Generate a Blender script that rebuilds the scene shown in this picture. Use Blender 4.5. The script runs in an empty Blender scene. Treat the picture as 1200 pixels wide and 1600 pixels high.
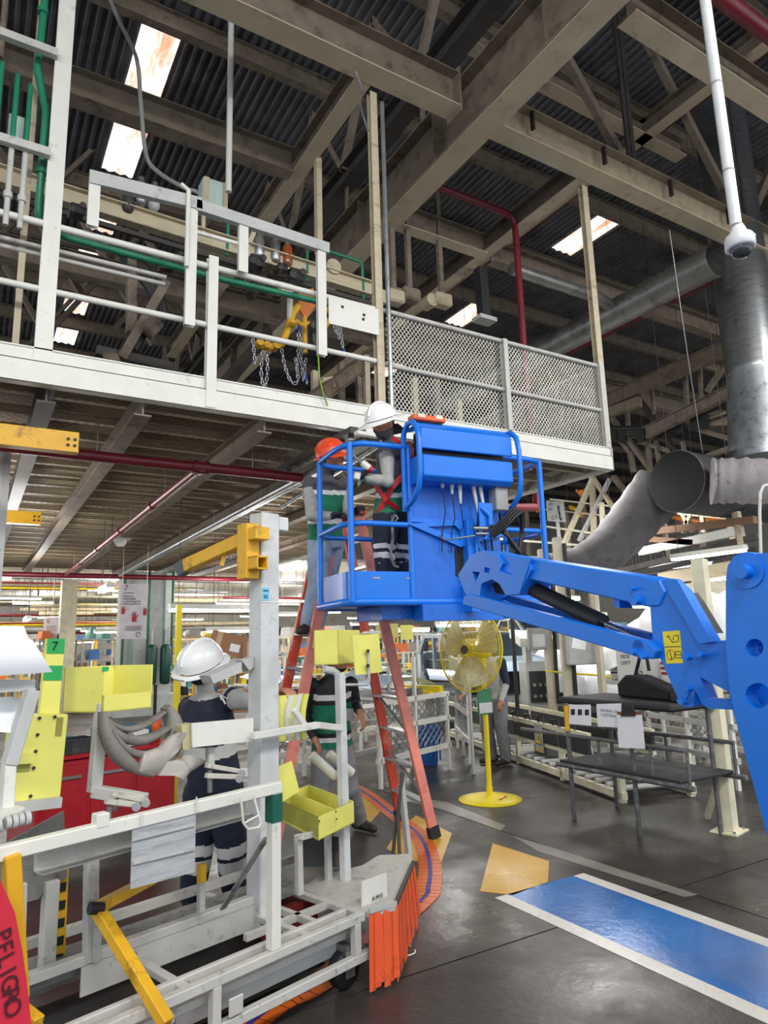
import bpy, bmesh, math, random
from mathutils import Vector, Matrix
random.seed(11)
S = bpy.context.scene
COL = S.collection
V = Vector
PI = math.pi
# ---------------------------------------------------------------- camera
FPX, YAW, PIT, ROL, EYE = 1067.0, math.radians(31.245), math.radians(10.75), math.radians(-1.625), 1.65
CF = V((math.sin(YAW)*math.cos(PIT), math.cos(YAW)*math.cos(PIT), math.sin(PIT)))
_r = V((math.cos(YAW), -math.sin(YAW), 0)); _u = _r.cross(CF)
CR = _r*math.cos(ROL) + _u*math.sin(ROL); CU = -_r*math.sin(ROL) + _u*math.cos(ROL)
CC = V((0, 0, EYE))
cam = bpy.data.cameras.new('camera'); camo = bpy.data.objects.new('camera', cam); COL.objects.link(camo)
cam.sensor_fit = 'VERTICAL'; cam.sensor_height = 36; cam.lens = 36*FPX/1600; cam.clip_end = 200; cam.clip_start = .05
mw = Matrix((CR, CU, -CF)).transposed().to_4x4(); mw.translation = CC; camo.matrix_world = mw
S.camera = camo
# ---------------------------------------------------------------- world, lamps of the hall, exposure
S.view_settings.view_transform = 'Standard'; S.view_settings.look = 'None'
S.view_settings.gamma = 1; S.view_settings.use_curve_mapping = False
S.view_settings.exposure = 0.22
wd = bpy.data.worlds.new('hall_daylight'); S.world = wd; wd.use_nodes = True
bg = wd.node_tree.nodes['Background']; bg.inputs[0].default_value = (.86, .93, 1, 1); bg.inputs[1].default_value = 1.25
def area(name, loc, to, w, h, power, col=(1, .97, .92)):
    l = bpy.data.lights.new(name, 'AREA'); l.shape = 'RECTANGLE'; l.size = w; l.size_y = h; l.energy = power; l.color = col
    o = bpy.data.objects.new(name, l); COL.objects.link(o); o.location = loc
    o.rotation_euler = (V(to)-V(loc)).to_track_quat('-Z', 'Y').to_euler(); return o
# rows of high-bay lamps that hang over the aisle beside and behind the photographer
for i, (x, y) in enumerate([(-3.5, -3.0), (1.0, -2.2), (5.5, -1.6), (10.5, .6)]):
    area('high_bay_lamp_light', (x, y, 7.2), (x+.4, y+3.2, 0), 2.2, .8, 230)
# tube lamps over the car line
for i, (x, y) in enumerate([(9.5, 8.5), (13.5, 6.0), (16, 11), (11, 14), (20, 8), (21, 15)]):
    area('line_lamp_light', (x, y, 4.6), (x, y, 0), 2.4, 1.0, 190, (1, .98, .95))
def point_fill(name, loc, power, r=.35, col=(1, .98, .95)):
    l = bpy.data.lights.new(name, 'POINT'); l.energy = power; l.shadow_soft_size = r; l.color = col
    o = bpy.data.objects.new(name, l); COL.objects.link(o); o.location = loc
for i, (x, y) in enumerate([(-.3, 8.2), (4.6, 9.0), (.5, 11.5), (4.9, 13), (1.0, 16.0), (5.5, 17.2), (-1.5, 14)]):
    point_fill('mezzanine_fill_light', (x, y, 2.95), 75)  # added fill that brightens the soffit, not tied to any lamp fixture
for i, (x, y) in enumerate([(-1, 22), (4, 22.5), (9, 22), (15, 23), (0, 28), (6, 28), (12, 28), (18, 29), (3, 36), (10, 36), (17, 37)]):
    point_fill('far_hall_fill_light', (x, y, 3.5), 300)  # added fill that brightens the far hall, apart from its tube lamps
# ---------------------------------------------------------------- measuring helpers
def ray(px, py): return CF + CR*((px-600)/FPX) - CU*((py-800)/FPX)
def at(px, py, d): return CC + ray(px, py)*d
def on(px, py, ax, v):
    d = ray(px, py); k = 'xyz'.index(ax); return CC + d*((v-CC[k])/d[k])
def fl(px, py, z=0): return on(px, py, 'z', z)
class Fr:                                        # an upright local frame: e1 along, e2 across, z up
    def __init__(s, o, deg): s.o = V(o); a = math.radians(deg); s.a = a; s.e1 = V((math.cos(a), math.sin(a), 0)); s.e2 = V((-math.sin(a), math.cos(a), 0))
    def loc(s, p): q = V(p)-s.o; return V((q.dot(s.e1), q.dot(s.e2), q.z))
    def y(s, px, py, yl):
        d = ray(px, py); return s.loc(CC + d*((s.o+s.e2*yl-CC).dot(s.e2)/d.dot(s.e2)))
    def x(s, px, py, xl):
        d = ray(px, py); return s.loc(CC + d*((s.o+s.e1*xl-CC).dot(s.e1)/d.dot(s.e1)))
    def z(s, px, py, z): return s.loc(fl(px, py, z+s.o.z))
    def w(s, p): return s.o + s.e1*p[0] + s.e2*p[1] + V((0, 0, p[2]))
# ---------------------------------------------------------------- materials
def lin(c):
    return tuple(((v/255)/12.92 if v/255 <= .04045 else ((v/255+.055)/1.055)**2.4) for v in c)
MATS = {}
def M(name, c, rough=.5, metal=0, var=.18, scale=6, dirt=None, dscale=3, damt=.5, bump=0, bscale=60, emit=0, alpha=1, trans=0, stretch=None, spec=None):
    if name in MATS: return MATS[name]
    m = bpy.data.materials.new(name); m.use_nodes = True; nt = m.node_tree; N = nt.nodes; L = nt.links
    b = N['Principled BSDF']; c = lin(c)
    b.inputs['Roughness'].default_value = rough; b.inputs['Metallic'].default_value = metal
    if spec is not None: b.inputs['Specular IOR Level'].default_value = spec
    tc = N.new('ShaderNodeTexCoord'); src = tc.outputs['Object']
    if stretch:
        mp = N.new('ShaderNodeMapping'); mp.inputs['Scale'].default_value = stretch; L.new(src, mp.inputs[0]); src = mp.outputs[0]
    n1 = N.new('ShaderNodeTexNoise'); n1.inputs['Scale'].default_value = scale; n1.inputs['Detail'].default_value = 6; L.new(src, n1.inputs['Vector'])
    r = N.new('ShaderNodeValToRGB'); r.color_ramp.elements[0].position = .3; r.color_ramp.elements[1].position = .7
    r.color_ramp.elements[0].color = tuple(v*(1-var) for v in c)+(1,); r.color_ramp.elements[1].color = tuple(min(1, v*(1+var*.6)) for v in c)+(1,)
    L.new(n1.outputs['Fac'], r.inputs[0]); out = r.outputs[0]
    if dirt:
        n2 = N.new('ShaderNodeTexNoise'); n2.inputs['Scale'].default_value = dscale; n2.inputs['Detail'].default_value = 8; n2.inputs['Roughness'].default_value = .7; L.new(src, n2.inputs['Vector'])
        r2 = N.new('ShaderNodeValToRGB'); r2.color_ramp.elements[0].position = .62-.25*damt; r2.color_ramp.elements[1].position = .78-.2*damt
        r2.color_ramp.elements[0].color = (0, 0, 0, 1); r2.color_ramp.elements[1].color = (1, 1, 1, 1); L.new(n2.outputs['Fac'], r2.inputs[0])
        mx = N.new('ShaderNodeMix'); mx.data_type = 'RGBA'; L.new(r2.outputs[0], mx.inputs[0]); L.new(out, mx.inputs[6]); mx.inputs[7].default_value = lin(dirt)+(1,); out = mx.outputs[2]
    L.new(out, b.inputs['Base Color'])
    if bump:
        n3 = N.new('ShaderNodeTexNoise'); n3.inputs['Scale'].default_value = bscale; n3.inputs['Detail'].default_value = 4; L.new(src, n3.inputs['Vector'])
        bp = N.new('ShaderNodeBump'); bp.inputs['Strength'].default_value = bump; bp.inputs['Distance'].default_value = .02; L.new(n3.outputs['Fac'], bp.inputs['Height']); L.new(bp.outputs[0], b.inputs['Normal'])
    if emit: L.new(out, b.inputs['Emission Color']); b.inputs['Emission Strength'].default_value = emit
    if alpha < 1: b.inputs['Alpha'].default_value = alpha
    if trans: b.inputs['Transmission Weight'].default_value = trans
    MATS[name] = m; return m
WHITE = M('white_paint', (220, 219, 210), .42, var=.06, dirt=(160, 150, 132), damt=.08, dscale=9)
OFFW = M('aged_white_paint', (190, 188, 182), .48, var=.1, dirt=(104, 98, 92), damt=.2, dscale=18)
CREAM = M('cream_steel_paint', (192, 178, 150), .5, var=.12, dirt=(122, 108, 88), damt=.28, dscale=5, stretch=(.5, .5, 2))
DUSTY_SHADED = M('dusty_shaded_brown_steel', (124, 111, 95), .6, dirt=(72, 63, 56), damt=.42, dscale=4)
DARKS = M('dark_grimy_steel', (62, 57, 54), .55, dirt=(34, 32, 32), damt=.5)
REDP = M('red_pipe_paint', (116, 28, 40), .4, dirt=(70, 24, 30), damt=.35)
GREENP = M('green_pipe_paint', (36, 128, 96), .4, var=.2)
GALV = M('galvanised_steel', (168, 172, 176), .35, .75, dirt=(110, 112, 114), damt=.4, dscale=8)
STEEL = M('bare_steel', (150, 150, 150), .35, .8, var=.2)
BLUE = M('boom_blue_paint', (16, 116, 222), .38, var=.08, scale=3, bump=.04, bscale=25)
BLUED = M('boom_blue_paint_matt', (18, 104, 208), .36, var=.15, dirt=(10, 60, 140), damt=.25)
YEL = M('safety_yellow_paint', (226, 172, 32), .45, dirt=(120, 88, 30), damt=.35, dscale=6)
FANY = M('fan_yellow_paint', (236, 212, 30), .4, var=.1)
BIN = M('pale_yellow_plastic', (226, 222, 112), .5, var=.07, dirt=(150, 150, 84), damt=.1, dscale=5)
BLACK = M('black_rubber', (26, 26, 28), .55)
BLACKP = M('black_plastic', (36, 37, 40), .4, dirt=(90, 90, 90), damt=.15)
ORANGE = M('ladder_orange_fibreglass', (206, 72, 46), .5, var=.15, dirt=(226, 150, 130), damt=.35, dscale=5)
ORPALE = M('faded_ladder_fibreglass', (222, 132, 116), .55, dirt=(200, 96, 76), damt=.4, dscale=5)
ALU = M('worn_aluminium', (176, 178, 180), .35, .8, dirt=(100, 100, 100), damt=.4, dscale=10)
SKIRT = M('orange_rubber_skirt', (226, 88, 40), .5, var=.12, dirt=(120, 50, 34), damt=.25, dscale=6)
GREY = M('grey_plastic', (150, 150, 148), .5)
LGREY = M('light_grey_paint', (184, 185, 182), .5, var=.1, dirt=(128, 126, 122), damt=.15, dscale=9)
PAPER = M('white_paper', (236, 238, 242), .7, var=.04)
CARD = M('brown_cardboard', (160, 116, 84), .8, var=.12)
RED = M('red_lacquer', (168, 22, 34), .35, dirt=(90, 14, 20), damt=.25)
TEAL = M('teal_plastic', (58, 116, 138), .4, var=.12)
PBLUE = M('blue_plastic', (28, 96, 170), .4, var=.1)
DGREEN = M('dark_green_paint', (18, 92, 66), .45, var=.15)
TGREEN = M('green_tape', (34, 160, 78), .4, var=.08)
GLOW = M('lit_tube', (255, 252, 244), .5, var=.0, emit=14)
SKYL = M('skylight_sheet', (255, 250, 246), .5, var=.03, dirt=(206, 146, 112), damt=.75, dscale=1.1, emit=1.4, stretch=(3, .6, 1))
INK = M('black_ink', (22, 22, 24), .6)
REDINK = M('red_ink', (176, 26, 52), .6)
# ---------------------------------------------------------------- mesh building
def basis(d, up=(0, 0, 1)):
    d = V(d).normalized(); up = V(up)
    if abs(d.dot(up.normalized())) > .98: up = V((1, 0, 0)) if abs(d.x) < .9 else V((0, 1, 0))
    s = d.cross(up).normalized(); return d, s, s.cross(d).normalized()
class MB:
    def __init__(s): s.v = []; s.f = []; s.m = []; s.sm = []
    def add(s, vs, fs, mi=0, smooth=False):
        o = len(s.v); s.v += [tuple(v) for v in vs]
        for f in fs: s.f.append([i+o for i in f]); s.m.append(mi); s.sm.append(smooth)
        return s
    def hexa(s, p, mi=0):                         # 8 corners: bottom loop, top loop
        return s.add(p, [(3, 2, 1, 0), (4, 5, 6, 7), (0, 1, 5, 4), (1, 2, 6, 5), (2, 3, 7, 6), (3, 0, 4, 7)], mi)
    def bx(s, x0, x1, y0, y1, z0, z1, mi=0):
        return s.hexa([(x0, y0, z0), (x1, y0, z0), (x1, y1, z0), (x0, y1, z0), (x0, y0, z1), (x1, y0, z1), (x1, y1, z1), (x0, y1, z1)], mi)
    def box(s, c, sz, rot=None, mi=0):
        c = V(c); h = V(sz)/2; r = rot if rot else Matrix.Identity(3)
        return s.hexa([c + r @ V((a*h.x, b*h.y, z*h.z)) for z in (-1, 1) for a, b in ((-1, -1), (1, -1), (1, 1), (-1, 1))], mi)
    def bar(s, a, b, w, h=None, up=(0, 0, 1), mi=0):
        h = h or w; a = V(a); b = V(b); d, x, y = basis(b-a, up); x = x*w/2; y = y*h/2
        return s.hexa([a-x-y, a+x-y, a+x+y, a-x+y, b-x-y, b+x-y, b+x+y, b-x+y], mi)
    def ib(s, a, b, w, h, t=.015, up=(0, 0, 1), mi=0, mb_=None):   # I section, a-b is the centre of the section
        a = V(a); b = V(b); d, x, y = basis(b-a, up)
        s.bar(a+y*(h-t)/2, b+y*(h-t)/2, w, t, up, mi); s.bar(a-y*(h-t)/2, b-y*(h-t)/2, w, t, up, mi if mb_ is None else mb_)
        return s.bar(a, b, t, h-2*t, up, mi)
    def ch(s, a, b, w, h, t=.012, up=(0, 0, 1), side=1, mi=0):  # channel open to one side
        a = V(a); b = V(b); d, x, y = basis(b-a, up)
        s.bar(a+y*(h-t)/2, b+y*(h-t)/2, w, t, up, mi); s.bar(a-y*(h-t)/2, b-y*(h-t)/2, w, t, up, mi)
        o = x*side*(w-t)/2; return s.bar(a+o, b+o, t, h-2*t, up, mi)
    def an(s, a, b, w, t=.008, up=(0, 0, 1), mi=0):      # angle section
        a = V(a); b = V(b); d, x, y = basis(b-a, up)
        s.bar(a-y*w/2, b-y*w/2, w, t, up, mi); return s.bar(a-x*w/2, b-x*w/2, t, w, up, mi)
    def cyl(s, a, b, r, r1=None, n=14, cap=True, mi=0, smooth=True):
        a = V(a); b = V(b); r1 = r if r1 is None else r1; d, x, y = basis(b-a)
        c = [(math.cos(2*PI*i/n), math.sin(2*PI*i/n)) for i in range(n)]
        vs = [a+x*(u*r)+y*(w*r) for u, w in c] + [b+x*(u*r1)+y*(w*r1) for u, w in c]
        s.add(vs, [(i, (i+1) % n, n+(i+1) % n, n+i) for i in range(n)], mi, smooth)
        if cap: s.add(vs[:n], [tuple(range(n))[::-1]], mi); s.add(vs[n:], [tuple(range(n))], mi)
        return s
    def tube(s, pts, r, n=8, closed=False, mi=0, cap=True):
        pts = [V(p) for p in pts]; k = len(pts); rr = r if isinstance(r, (list, tuple)) else [r]*k
        vs = []; x = None
        for i, p in enumerate(pts):
            t = (pts[(i+1) % k]-pts[i-1]) if (closed or 0 < i < k-1) else (pts[1]-pts[0] if i == 0 else pts[-1]-pts[-2])
            t.normalize()
            if x is None: _, x, y = basis(t)
            x = (x - t*x.dot(t)).normalized(); y = t.cross(x)
            vs += [p + x*(rr[i]*math.cos(2*PI*j/n)) + y*(rr[i]*math.sin(2*PI*j/n)) for j in range(n)]
        fs = []
        for i in range(k if closed else k-1):
            a = i*n; b = ((i+1) % k)*n
            fs += [(a+j, a+(j+1) % n, b+(j+1) % n, b+j) for j in range(n)]
        s.add(vs, fs, mi, True)
        if cap and not closed: s.add(vs[:n], [tuple(range(n))[::-1]], mi); s.add(vs[-n:], [tuple(range(n))], mi)
        return s
    def lathe(s, prof, c, axis=(0, 0, 1), n=24, mi=0, smooth=True):   # prof: (radius, height)
        c = V(c); d, x, y = basis(axis); k = len(prof)
        vs = [c+d*h+x*(r*math.cos(2*PI*j/n))+y*(r*math.sin(2*PI*j/n)) for r, h in prof for j in range(n)]
        return s.add(vs, [(i*n+j, i*n+(j+1) % n, (i+1)*n+(j+1) % n, (i+1)*n+j) for i in range(k-1) for j in range(n)], mi, smooth)
    def ell(s, c, r, n=16, k=10, rot=None, mi=0):
        c = V(c); R = rot or Matrix.Identity(3); r = V(r) if not isinstance(r, (int, float)) else V((r, r, r))
        vs = [c + R @ V((r.x*math.sin(PI*i/k)*math.cos(2*PI*j/n), r.y*math.sin(PI*i/k)*math.sin(2*PI*j/n), r.z*math.cos(PI*i/k))) for i in range(k+1) for j in range(n)]
        return s.add(vs, [(i*n+j, (i+1)*n+j, (i+1)*n+(j+1) % n, i*n+(j+1) % n) for i in range(k) for j in range(n)], mi, True)
    def prism(s, poly, depth, mi=0):              # poly: 3-D points of a flat outline; depth: Vector
        poly = [V(p) for p in poly]; d = V(depth); n = len(poly)
        s.add(poly+[p+d for p in poly], [tuple(range(n))[::-1], tuple(range(n, 2*n))]+[(i, (i+1) % n, n+(i+1) % n, n+i) for i in range(n)], mi); return s
    def plate(s, outer, holes, depth, mi=0):       # flat outline with holes, thickened
        d = V(depth); bm = bmesh.new(); loops = [[V(p) for p in outer]]+[[V(p) for p in h] for h in holes]
        for lp in loops:
            vs = [bm.verts.new(p) for p in lp]
            for i in range(len(vs)): bm.edges.new((vs[i], vs[(i+1) % len(vs)]))
        bmesh.ops.triangle_fill(bm, edges=bm.edges[:], use_beauty=True, normal=d.normalized())
        bm.verts.index_update(); vs = [v.co.copy() for v in bm.verts]; fs = [[v.index for v in f.verts] for f in bm.faces]; bm.free()
        n = len(vs); s.add(vs, fs, mi); s.add([v+d for v in vs], [f[::-1] for f in fs], mi)
        for lp in loops:
            k = len(lp); s.add(lp+[p+d for p in lp], [(i, (i+1) % k, k+(i+1) % k, k+i) for i in range(k)], mi)
        return s
    def grid(s, fn, nu, nv, mi=0, thick=None, smooth=True):   # fn(u,v)->point, optional thickness vector
        vs = [V(fn(i/nu, j/nv)) for i in range(nu+1) for j in range(nv+1)]
        q = [(i*(nv+1)+j, (i+1)*(nv+1)+j, (i+1)*(nv+1)+j+1, i*(nv+1)+j+1) for i in range(nu) for j in range(nv)]
        s.add(vs, q, mi, smooth)
        if thick:
            t = V(thick); n = len(vs); s.add([v+t for v in vs], [f[::-1] for f in q], mi, smooth)
            ed = [i*(nv+1) for i in range(nu+1)]+[nu*(nv+1)+j for j in range(1, nv+1)]+[i*(nv+1)+nv for i in range(nu-1, -1, -1)]+[j for j in range(nv-1, 0, -1)]
            k = len(ed); pv = [vs[i] for i in ed]; s.add(pv+[p+t for p in pv], [(i, (i+1) % k, k+(i+1) % k, k+i) for i in range(k)], mi)
        return s
    def mesh(s, name, mats, bevel=0, weld=False):
        me = bpy.data.meshes.new(name); me.from_pydata(s.v, [], s.f)
        me.polygons.foreach_set('material_index', s.m); me.polygons.foreach_set('use_smooth', s.sm)
        for m in mats: me.materials.append(m)
        bm = bmesh.new(); bm.from_mesh(me)
        if weld: bmesh.ops.remove_doubles(bm, verts=bm.verts[:], dist=1e-4)
        bmesh.ops.recalc_face_normals(bm, faces=bm.faces[:])
        if bevel:
            es = [e for e in bm.edges if len(e.link_faces) == 2 and not (e.link_faces[0].smooth and e.link_faces[1].smooth) and e.calc_face_angle(0) > .6]
            bmesh.ops.bevel(bm, geom=es, offset=bevel, segments=1, affect='EDGES', clamp_overlap=True)
        bm.to_mesh(me); bm.free(); me.update(); return me
def tag(o, label=None, cat=None, group=None, kind=None):
    if label: o['label'] = label
    if cat: o['category'] = cat
    if group: o['group'] = group
    if kind: o['kind'] = kind
    return o
def obj(name, mb, mats, parent=None, bevel=0, label=None, cat=None, group=None, kind=None, world=False, weld=False):
    me = mb if isinstance(mb, bpy.types.Mesh) else mb.mesh(name, mats if isinstance(mats, (list, tuple)) else [mats], bevel, weld)
    o = bpy.data.objects.new(name, me); COL.objects.link(o)
    if parent:
        o.parent = parent
        if world: o.matrix_parent_inverse = WORLD(parent).inverted()
    return tag(o, label, cat, group, kind)
def WORLD(o):
    m = Matrix.LocRotScale(o.location, o.rotation_euler, o.scale)
    return (WORLD(o.parent) @ o.matrix_parent_inverse @ m) if o.parent else m
def thing(name, label, cat, loc=(0, 0, 0), deg=0, group=None, kind=None):
    o = bpy.data.objects.new(name, None); COL.objects.link(o); o.empty_display_size = .1
    o.location = loc; o.rotation_euler = (0, 0, math.radians(deg)); return tag(o, label, cat, group, kind)
def copy_tree(o, loc=None, deg=None, label=None, parent=None):
    c = o.copy(); COL.objects.link(c)
    if parent: c.parent = parent
    if loc is not None: c.location = loc
    if deg is not None: c.rotation_euler = (0, 0, math.radians(deg))
    if label: c['label'] = label
    for ch in [x for x in bpy.data.objects if x.parent == o]: copy_tree(ch, parent=c)
    return c
def text(name, body, size, origin, xdir, updir, mat, parent=None, ext=.0008, align='CENTER', world=True, sx=1):
    cu = bpy.data.curves.new(name, 'FONT'); cu.body = body; cu.size = size; cu.extrude = ext; cu.align_x = align; cu.align_y = 'CENTER'; cu.resolution_u = 3
    t = bpy.data.objects.new('tmp', cu); me = bpy.data.meshes.new_from_object(t); bpy.data.objects.remove(t); me.name = name
    x = V(xdir).normalized(); z = x.cross(V(updir)).normalized(); y = z.cross(x)
    m = Matrix((x*sx, y, z)).transposed().to_4x4(); m.translation = V(origin); me.transform(m)
    me.materials.clear(); me.materials.append(mat)
    return obj(name, me, mat, parent, world=world)
def mesh_lattice(mb, o, u, v, W, H, cw, chh, r=.004, mi=0):  # two families of crossing diagonal strands clipped to W x H
    o = V(o); u = V(u).normalized(); v = V(v).normalized(); n = u.cross(v)
    for sg in (1, -1):
        k = chh/cw; step = cw; span = H/k
        t = -span if sg > 0 else 0; end = W if sg > 0 else W+span
        while t < end:
            pts = []
            # line: x = t + sg*y/k
            y0, y1 = 0, H
            x0 = t; x1 = t+sg*H/k
            if sg > 0:
                if x0 < 0: y0 = -x0*k
                if x1 > W: y1 = (W-t)*k
            else:
                if x0 > W: y0 = (x0-W)*k
                if x1 < 0: y1 = x0*k
            if y1-y0 > 1e-3:
                off = n*(sg*r*.6)
                mb.bar(o+u*(t+sg*y0/k)+v*y0+off, o+u*(t+sg*y1/k)+v*y1+off, r*2, r*1.2, n)
            t += step
    return mb
# ================================================================ SETTING: floor
def floor_mat(name, c1, c2, c3, r0, r1):
    m = bpy.data.materials.new(name); m.use_nodes = True; nt = m.node_tree; N = nt.nodes; L = nt.links; b = N['Principled BSDF']
    g = N.new('ShaderNodeNewGeometry'); p = g.outputs['Position']
    def noise(sc, det=6, ro=.6):
        n = N.new('ShaderNodeTexNoise'); n.inputs['Scale'].default_value = sc; n.inputs['Detail'].default_value = det; n.inputs['Roughness'].default_value = ro; L.new(p, n.inputs['Vector']); return n.outputs['Fac']
    def ramp(f, a, ca, bb, cb):
        r = N.new('ShaderNodeValToRGB'); r.color_ramp.elements[0].position = a; r.color_ramp.elements[0].color = ca; r.color_ramp.elements[1].position = bb; r.color_ramp.elements[1].color = cb; L.new(f, r.inputs[0]); return r.outputs[0]
    base = ramp(noise(1.1), .35, lin(c1)+(1,), .68, lin(c2)+(1,))
    spk = ramp(noise(30, 10, .85), .545, (0, 0, 0, 1), .72, (.8, .8, .8, 1))
    mx = N.new('ShaderNodeMix'); mx.data_type = 'RGBA'; L.new(spk, mx.inputs[0]); L.new(base, mx.inputs[6]); mx.inputs[7].default_value = lin(c3)+(1,)
    L.new(mx.outputs[2], b.inputs['Base Color'])
    mr = N.new('ShaderNodeMapRange'); L.new(noise(.9, 5, .65), mr.inputs[0]); mr.inputs[1].default_value = .35; mr.inputs[2].default_value = .65; mr.inputs[3].default_value = r0; mr.inputs[4].default_value = r1
    L.new(mr.outputs[0], b.inputs['Roughness'])
    bp = N.new('ShaderNodeBump'); bp.inputs['Strength'].default_value = .2; bp.inputs['Distance'].default_value = .01; L.new(noise(22, 6), bp.inputs['Height']); L.new(bp.outputs[0], b.inputs['Normal'])
    return m
CONC = floor_mat('polished_dark_concrete', (42, 38, 36), (64, 59, 55), (100, 92, 85), .22, .6)
floor = obj('floor', MB().bx(-16, 42, -9, 46, -.3, -.012), M('floor_joint', (28, 26, 25), .9), kind='structure')
xs = [-15.9, -11, -5.9, -.9, 4.12, 9.1, 14.1, 19.1, 24.1, 29.1, 34.1, 41.9]; ys = [-8.9, -1.8, 3.22, 8.2, 13.2, 18.2, 23.2, 28.2, 33.2, 38.2, 45.9]
sl = {}
for i in range(len(xs)-1):
    for j in range(len(ys)-1):
        k = (round(xs[i+1]-xs[i], 2), round(ys[j+1]-ys[j], 2))
        o = obj('floor_slab', sl.get(k) or MB().bx(.006, k[0]-.006, .006, k[1]-.006, -.012, 0), CONC, floor); sl[k] = o.data; o.location = (xs[i], ys[j], 0)
# painted markings: thin coats of paint on the slabs
PB = floor_mat('blue_floor_paint', (26, 88, 158), (44, 122, 200), (20, 50, 96), .10, .3)
PW = floor_mat('white_floor_paint', (196, 193, 184), (222, 220, 212), (120, 116, 108), .2, .45)
PY = floor_mat('yellow_floor_paint', (188, 142, 22), (212, 164, 34), (120, 92, 40), .2, .45)
PG = floor_mat('worn_pale_floor_paint', (108, 103, 96), (146, 141, 132), (66, 62, 58), .15, .5)
PO = floor_mat('orange_guide_tape', (192, 84, 20), (214, 104, 30), (120, 60, 24), .3, .55)
PU = M('dark_blue_guide_stripe', (58, 52, 140), .5)
def coat(name, mat, poly, z, label, cat='floor marking', group=None):
    z0 = .0005; return obj(name, MB().prism([(p[0], p[1], z0) for p in poly], (0, 0, z-z0)), mat, label=label, cat=cat, group=group)
x0, x1, x2, x3, ye = 3.05, 3.155, 3.76, 3.86, 3.78
coat('lane_paint', PB, [(x1, -8), (x2, -8), (x2, ye), (x1, ye)], .0025, 'wide glossy blue painted lane between two white lines')
coat('lane_line', PW, [(x0, -8), (x1-.001, -8), (x1-.001, ye), (x0, ye)], .0025, 'white floor line along the cart side of the blue lane')
coat('lane_line', PW, [(x2+.001, -8), (x3, -8), (x3, ye), (x2+.001, ye)], .0025, 'white floor line along the rack side of the blue lane')
coat('floor_patch', PY, [fl(*q) for q in ((770, 1318), (858, 1346), (856, 1378), (802, 1399), (750, 1393))], .0025, 'bright yellow painted patch at the end of the blue lane')
coat('floor_patch', PY, [fl(*q) for q in ((650, 1274), (706, 1302), (690, 1346), (642, 1346), (604, 1326), (620, 1300))], .0015, 'worn yellow floor patch under the front foot of the ladder')
coat('floor_patch', PY, [fl(*q) for q in ((562, 1240), (594, 1268), (577, 1288), (556, 1262))], .0015, 'small worn yellow patch beside the standing worker boots')
coat('worn_line', PG, [fl(*q) for q in ((632, 1243), (700, 1254), (790, 1290), (782, 1298), (690, 1264), (634, 1252))], .0015, 'worn pale floor line passing in front of the fan base')
coat('worn_line', PG, [fl(*q) for q in ((800, 1306), (862, 1324), (1090, 1398), (1070, 1402), (840, 1330))], .0015, 'worn pale strip beside the slab joint past the yellow patch')
# guide tape for the cart: short lengths left and right of a blue stripe
def spline(pts, n):
    out = []; P = [pts[0]*2-pts[1]]+pts+[pts[-1]*2-pts[-2]]
    for i in range(1, len(P)-2):
        for k in range(n):
            t = k/n; a, b, c, d = P[i-1:i+3]
            out.append(.5*((2*b)+(c-a)*t+(2*a-5*b+4*c-d)*t*t+(3*b-a-3*c+d)*t**3))
    return out+[P[-2]]
gp = [V((.05, 2.42, 0)), fl(400, 1592), fl(503, 1533)] + [fl(*q) for q in ((655, 1410), (669, 1386), (672, 1357), (666, 1327), (653, 1303), (633, 1287), (607, 1267), (567, 1237), (500, 1200))]
gc = spline(gp, 5)
track = thing('guide_track', 'orange guide tape with dark blue centre stripe curving around the cart', 'floor tape', (gc[0].x, gc[0].y, 0))
def strip(i, a, b, z):
    q = []
    for k, s in ((i, a), (i+1, a), (i+1, b), (i, b)):
        t = gc[min(k+1, len(gc)-1)]-gc[max(k-1, 0)]; n = V((-t.y, t.x, 0)).normalized(); q.append(gc[k]+n*s)
    t = (gc[i+1]-gc[i]); e = t.normalized()*.003
    q = [q[0]+e, q[1]-e, q[2]-e, q[3]+e]
    return MB().prism([(p.x, p.y, .003) for p in q], (0, 0, z))
for i in range(len(gc)-1):
    obj('tape_length', strip(i, -.085, -.016, .0012), PO, track, world=True)
    obj('tape_length', strip(i, .016, .085, .0012), PO, track, world=True)
    obj('centre_stripe', strip(i, -.014, .014, .0012), PU, track, world=True)
obj('cable_tie', MB().tube([fl(636+12*math.cos(a), 1484+9*math.sin(a), .004)+V((.012*math.sin(2*a), 0, 0)) for a in [k*PI/8 for k in range(15)]], .0035, 6), WHITE, label='loose white cable tie lying on the floor by the skirt', cat='cable tie')
# ================================================================ SETTING: roof
RZ = 11.6
ROOF = M('corrugated_roof_sheet', (104, 104, 108), .5, .25, var=.25, scale=1.5, dirt=(66, 62, 60), damt=.5, dscale=1.2)
def corr(x0, x1, y0, y1, z):
    mb = MB(); vs = []; pit = .16; n = int((x1-x0)/pit); pr = ((0, 0), (.03, .045), (.08, .045), (.11, 0))
    for i in range(n):
        for dx, dz in pr: vs += [(x0+i*pit+dx, y0, z+dz), (x0+i*pit+dx, y1, z+dz)]
    vs += [(x1, y0, z), (x1, y1, z)]; k = len(vs)//2
    return mb.add(vs, [(2*i, 2*i+1, 2*i+3, 2*i+2) for i in range(k-1)])
sky = [(1.70, 2.32), (12.3, 13.0), (23.3, 24.0)]
ceil = obj('ceiling', corr(-16, 42, -9, 46, RZ), ROOF, kind='structure')
ceil.data.materials.clear(); ceil.data.materials.append(ROOF)
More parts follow.
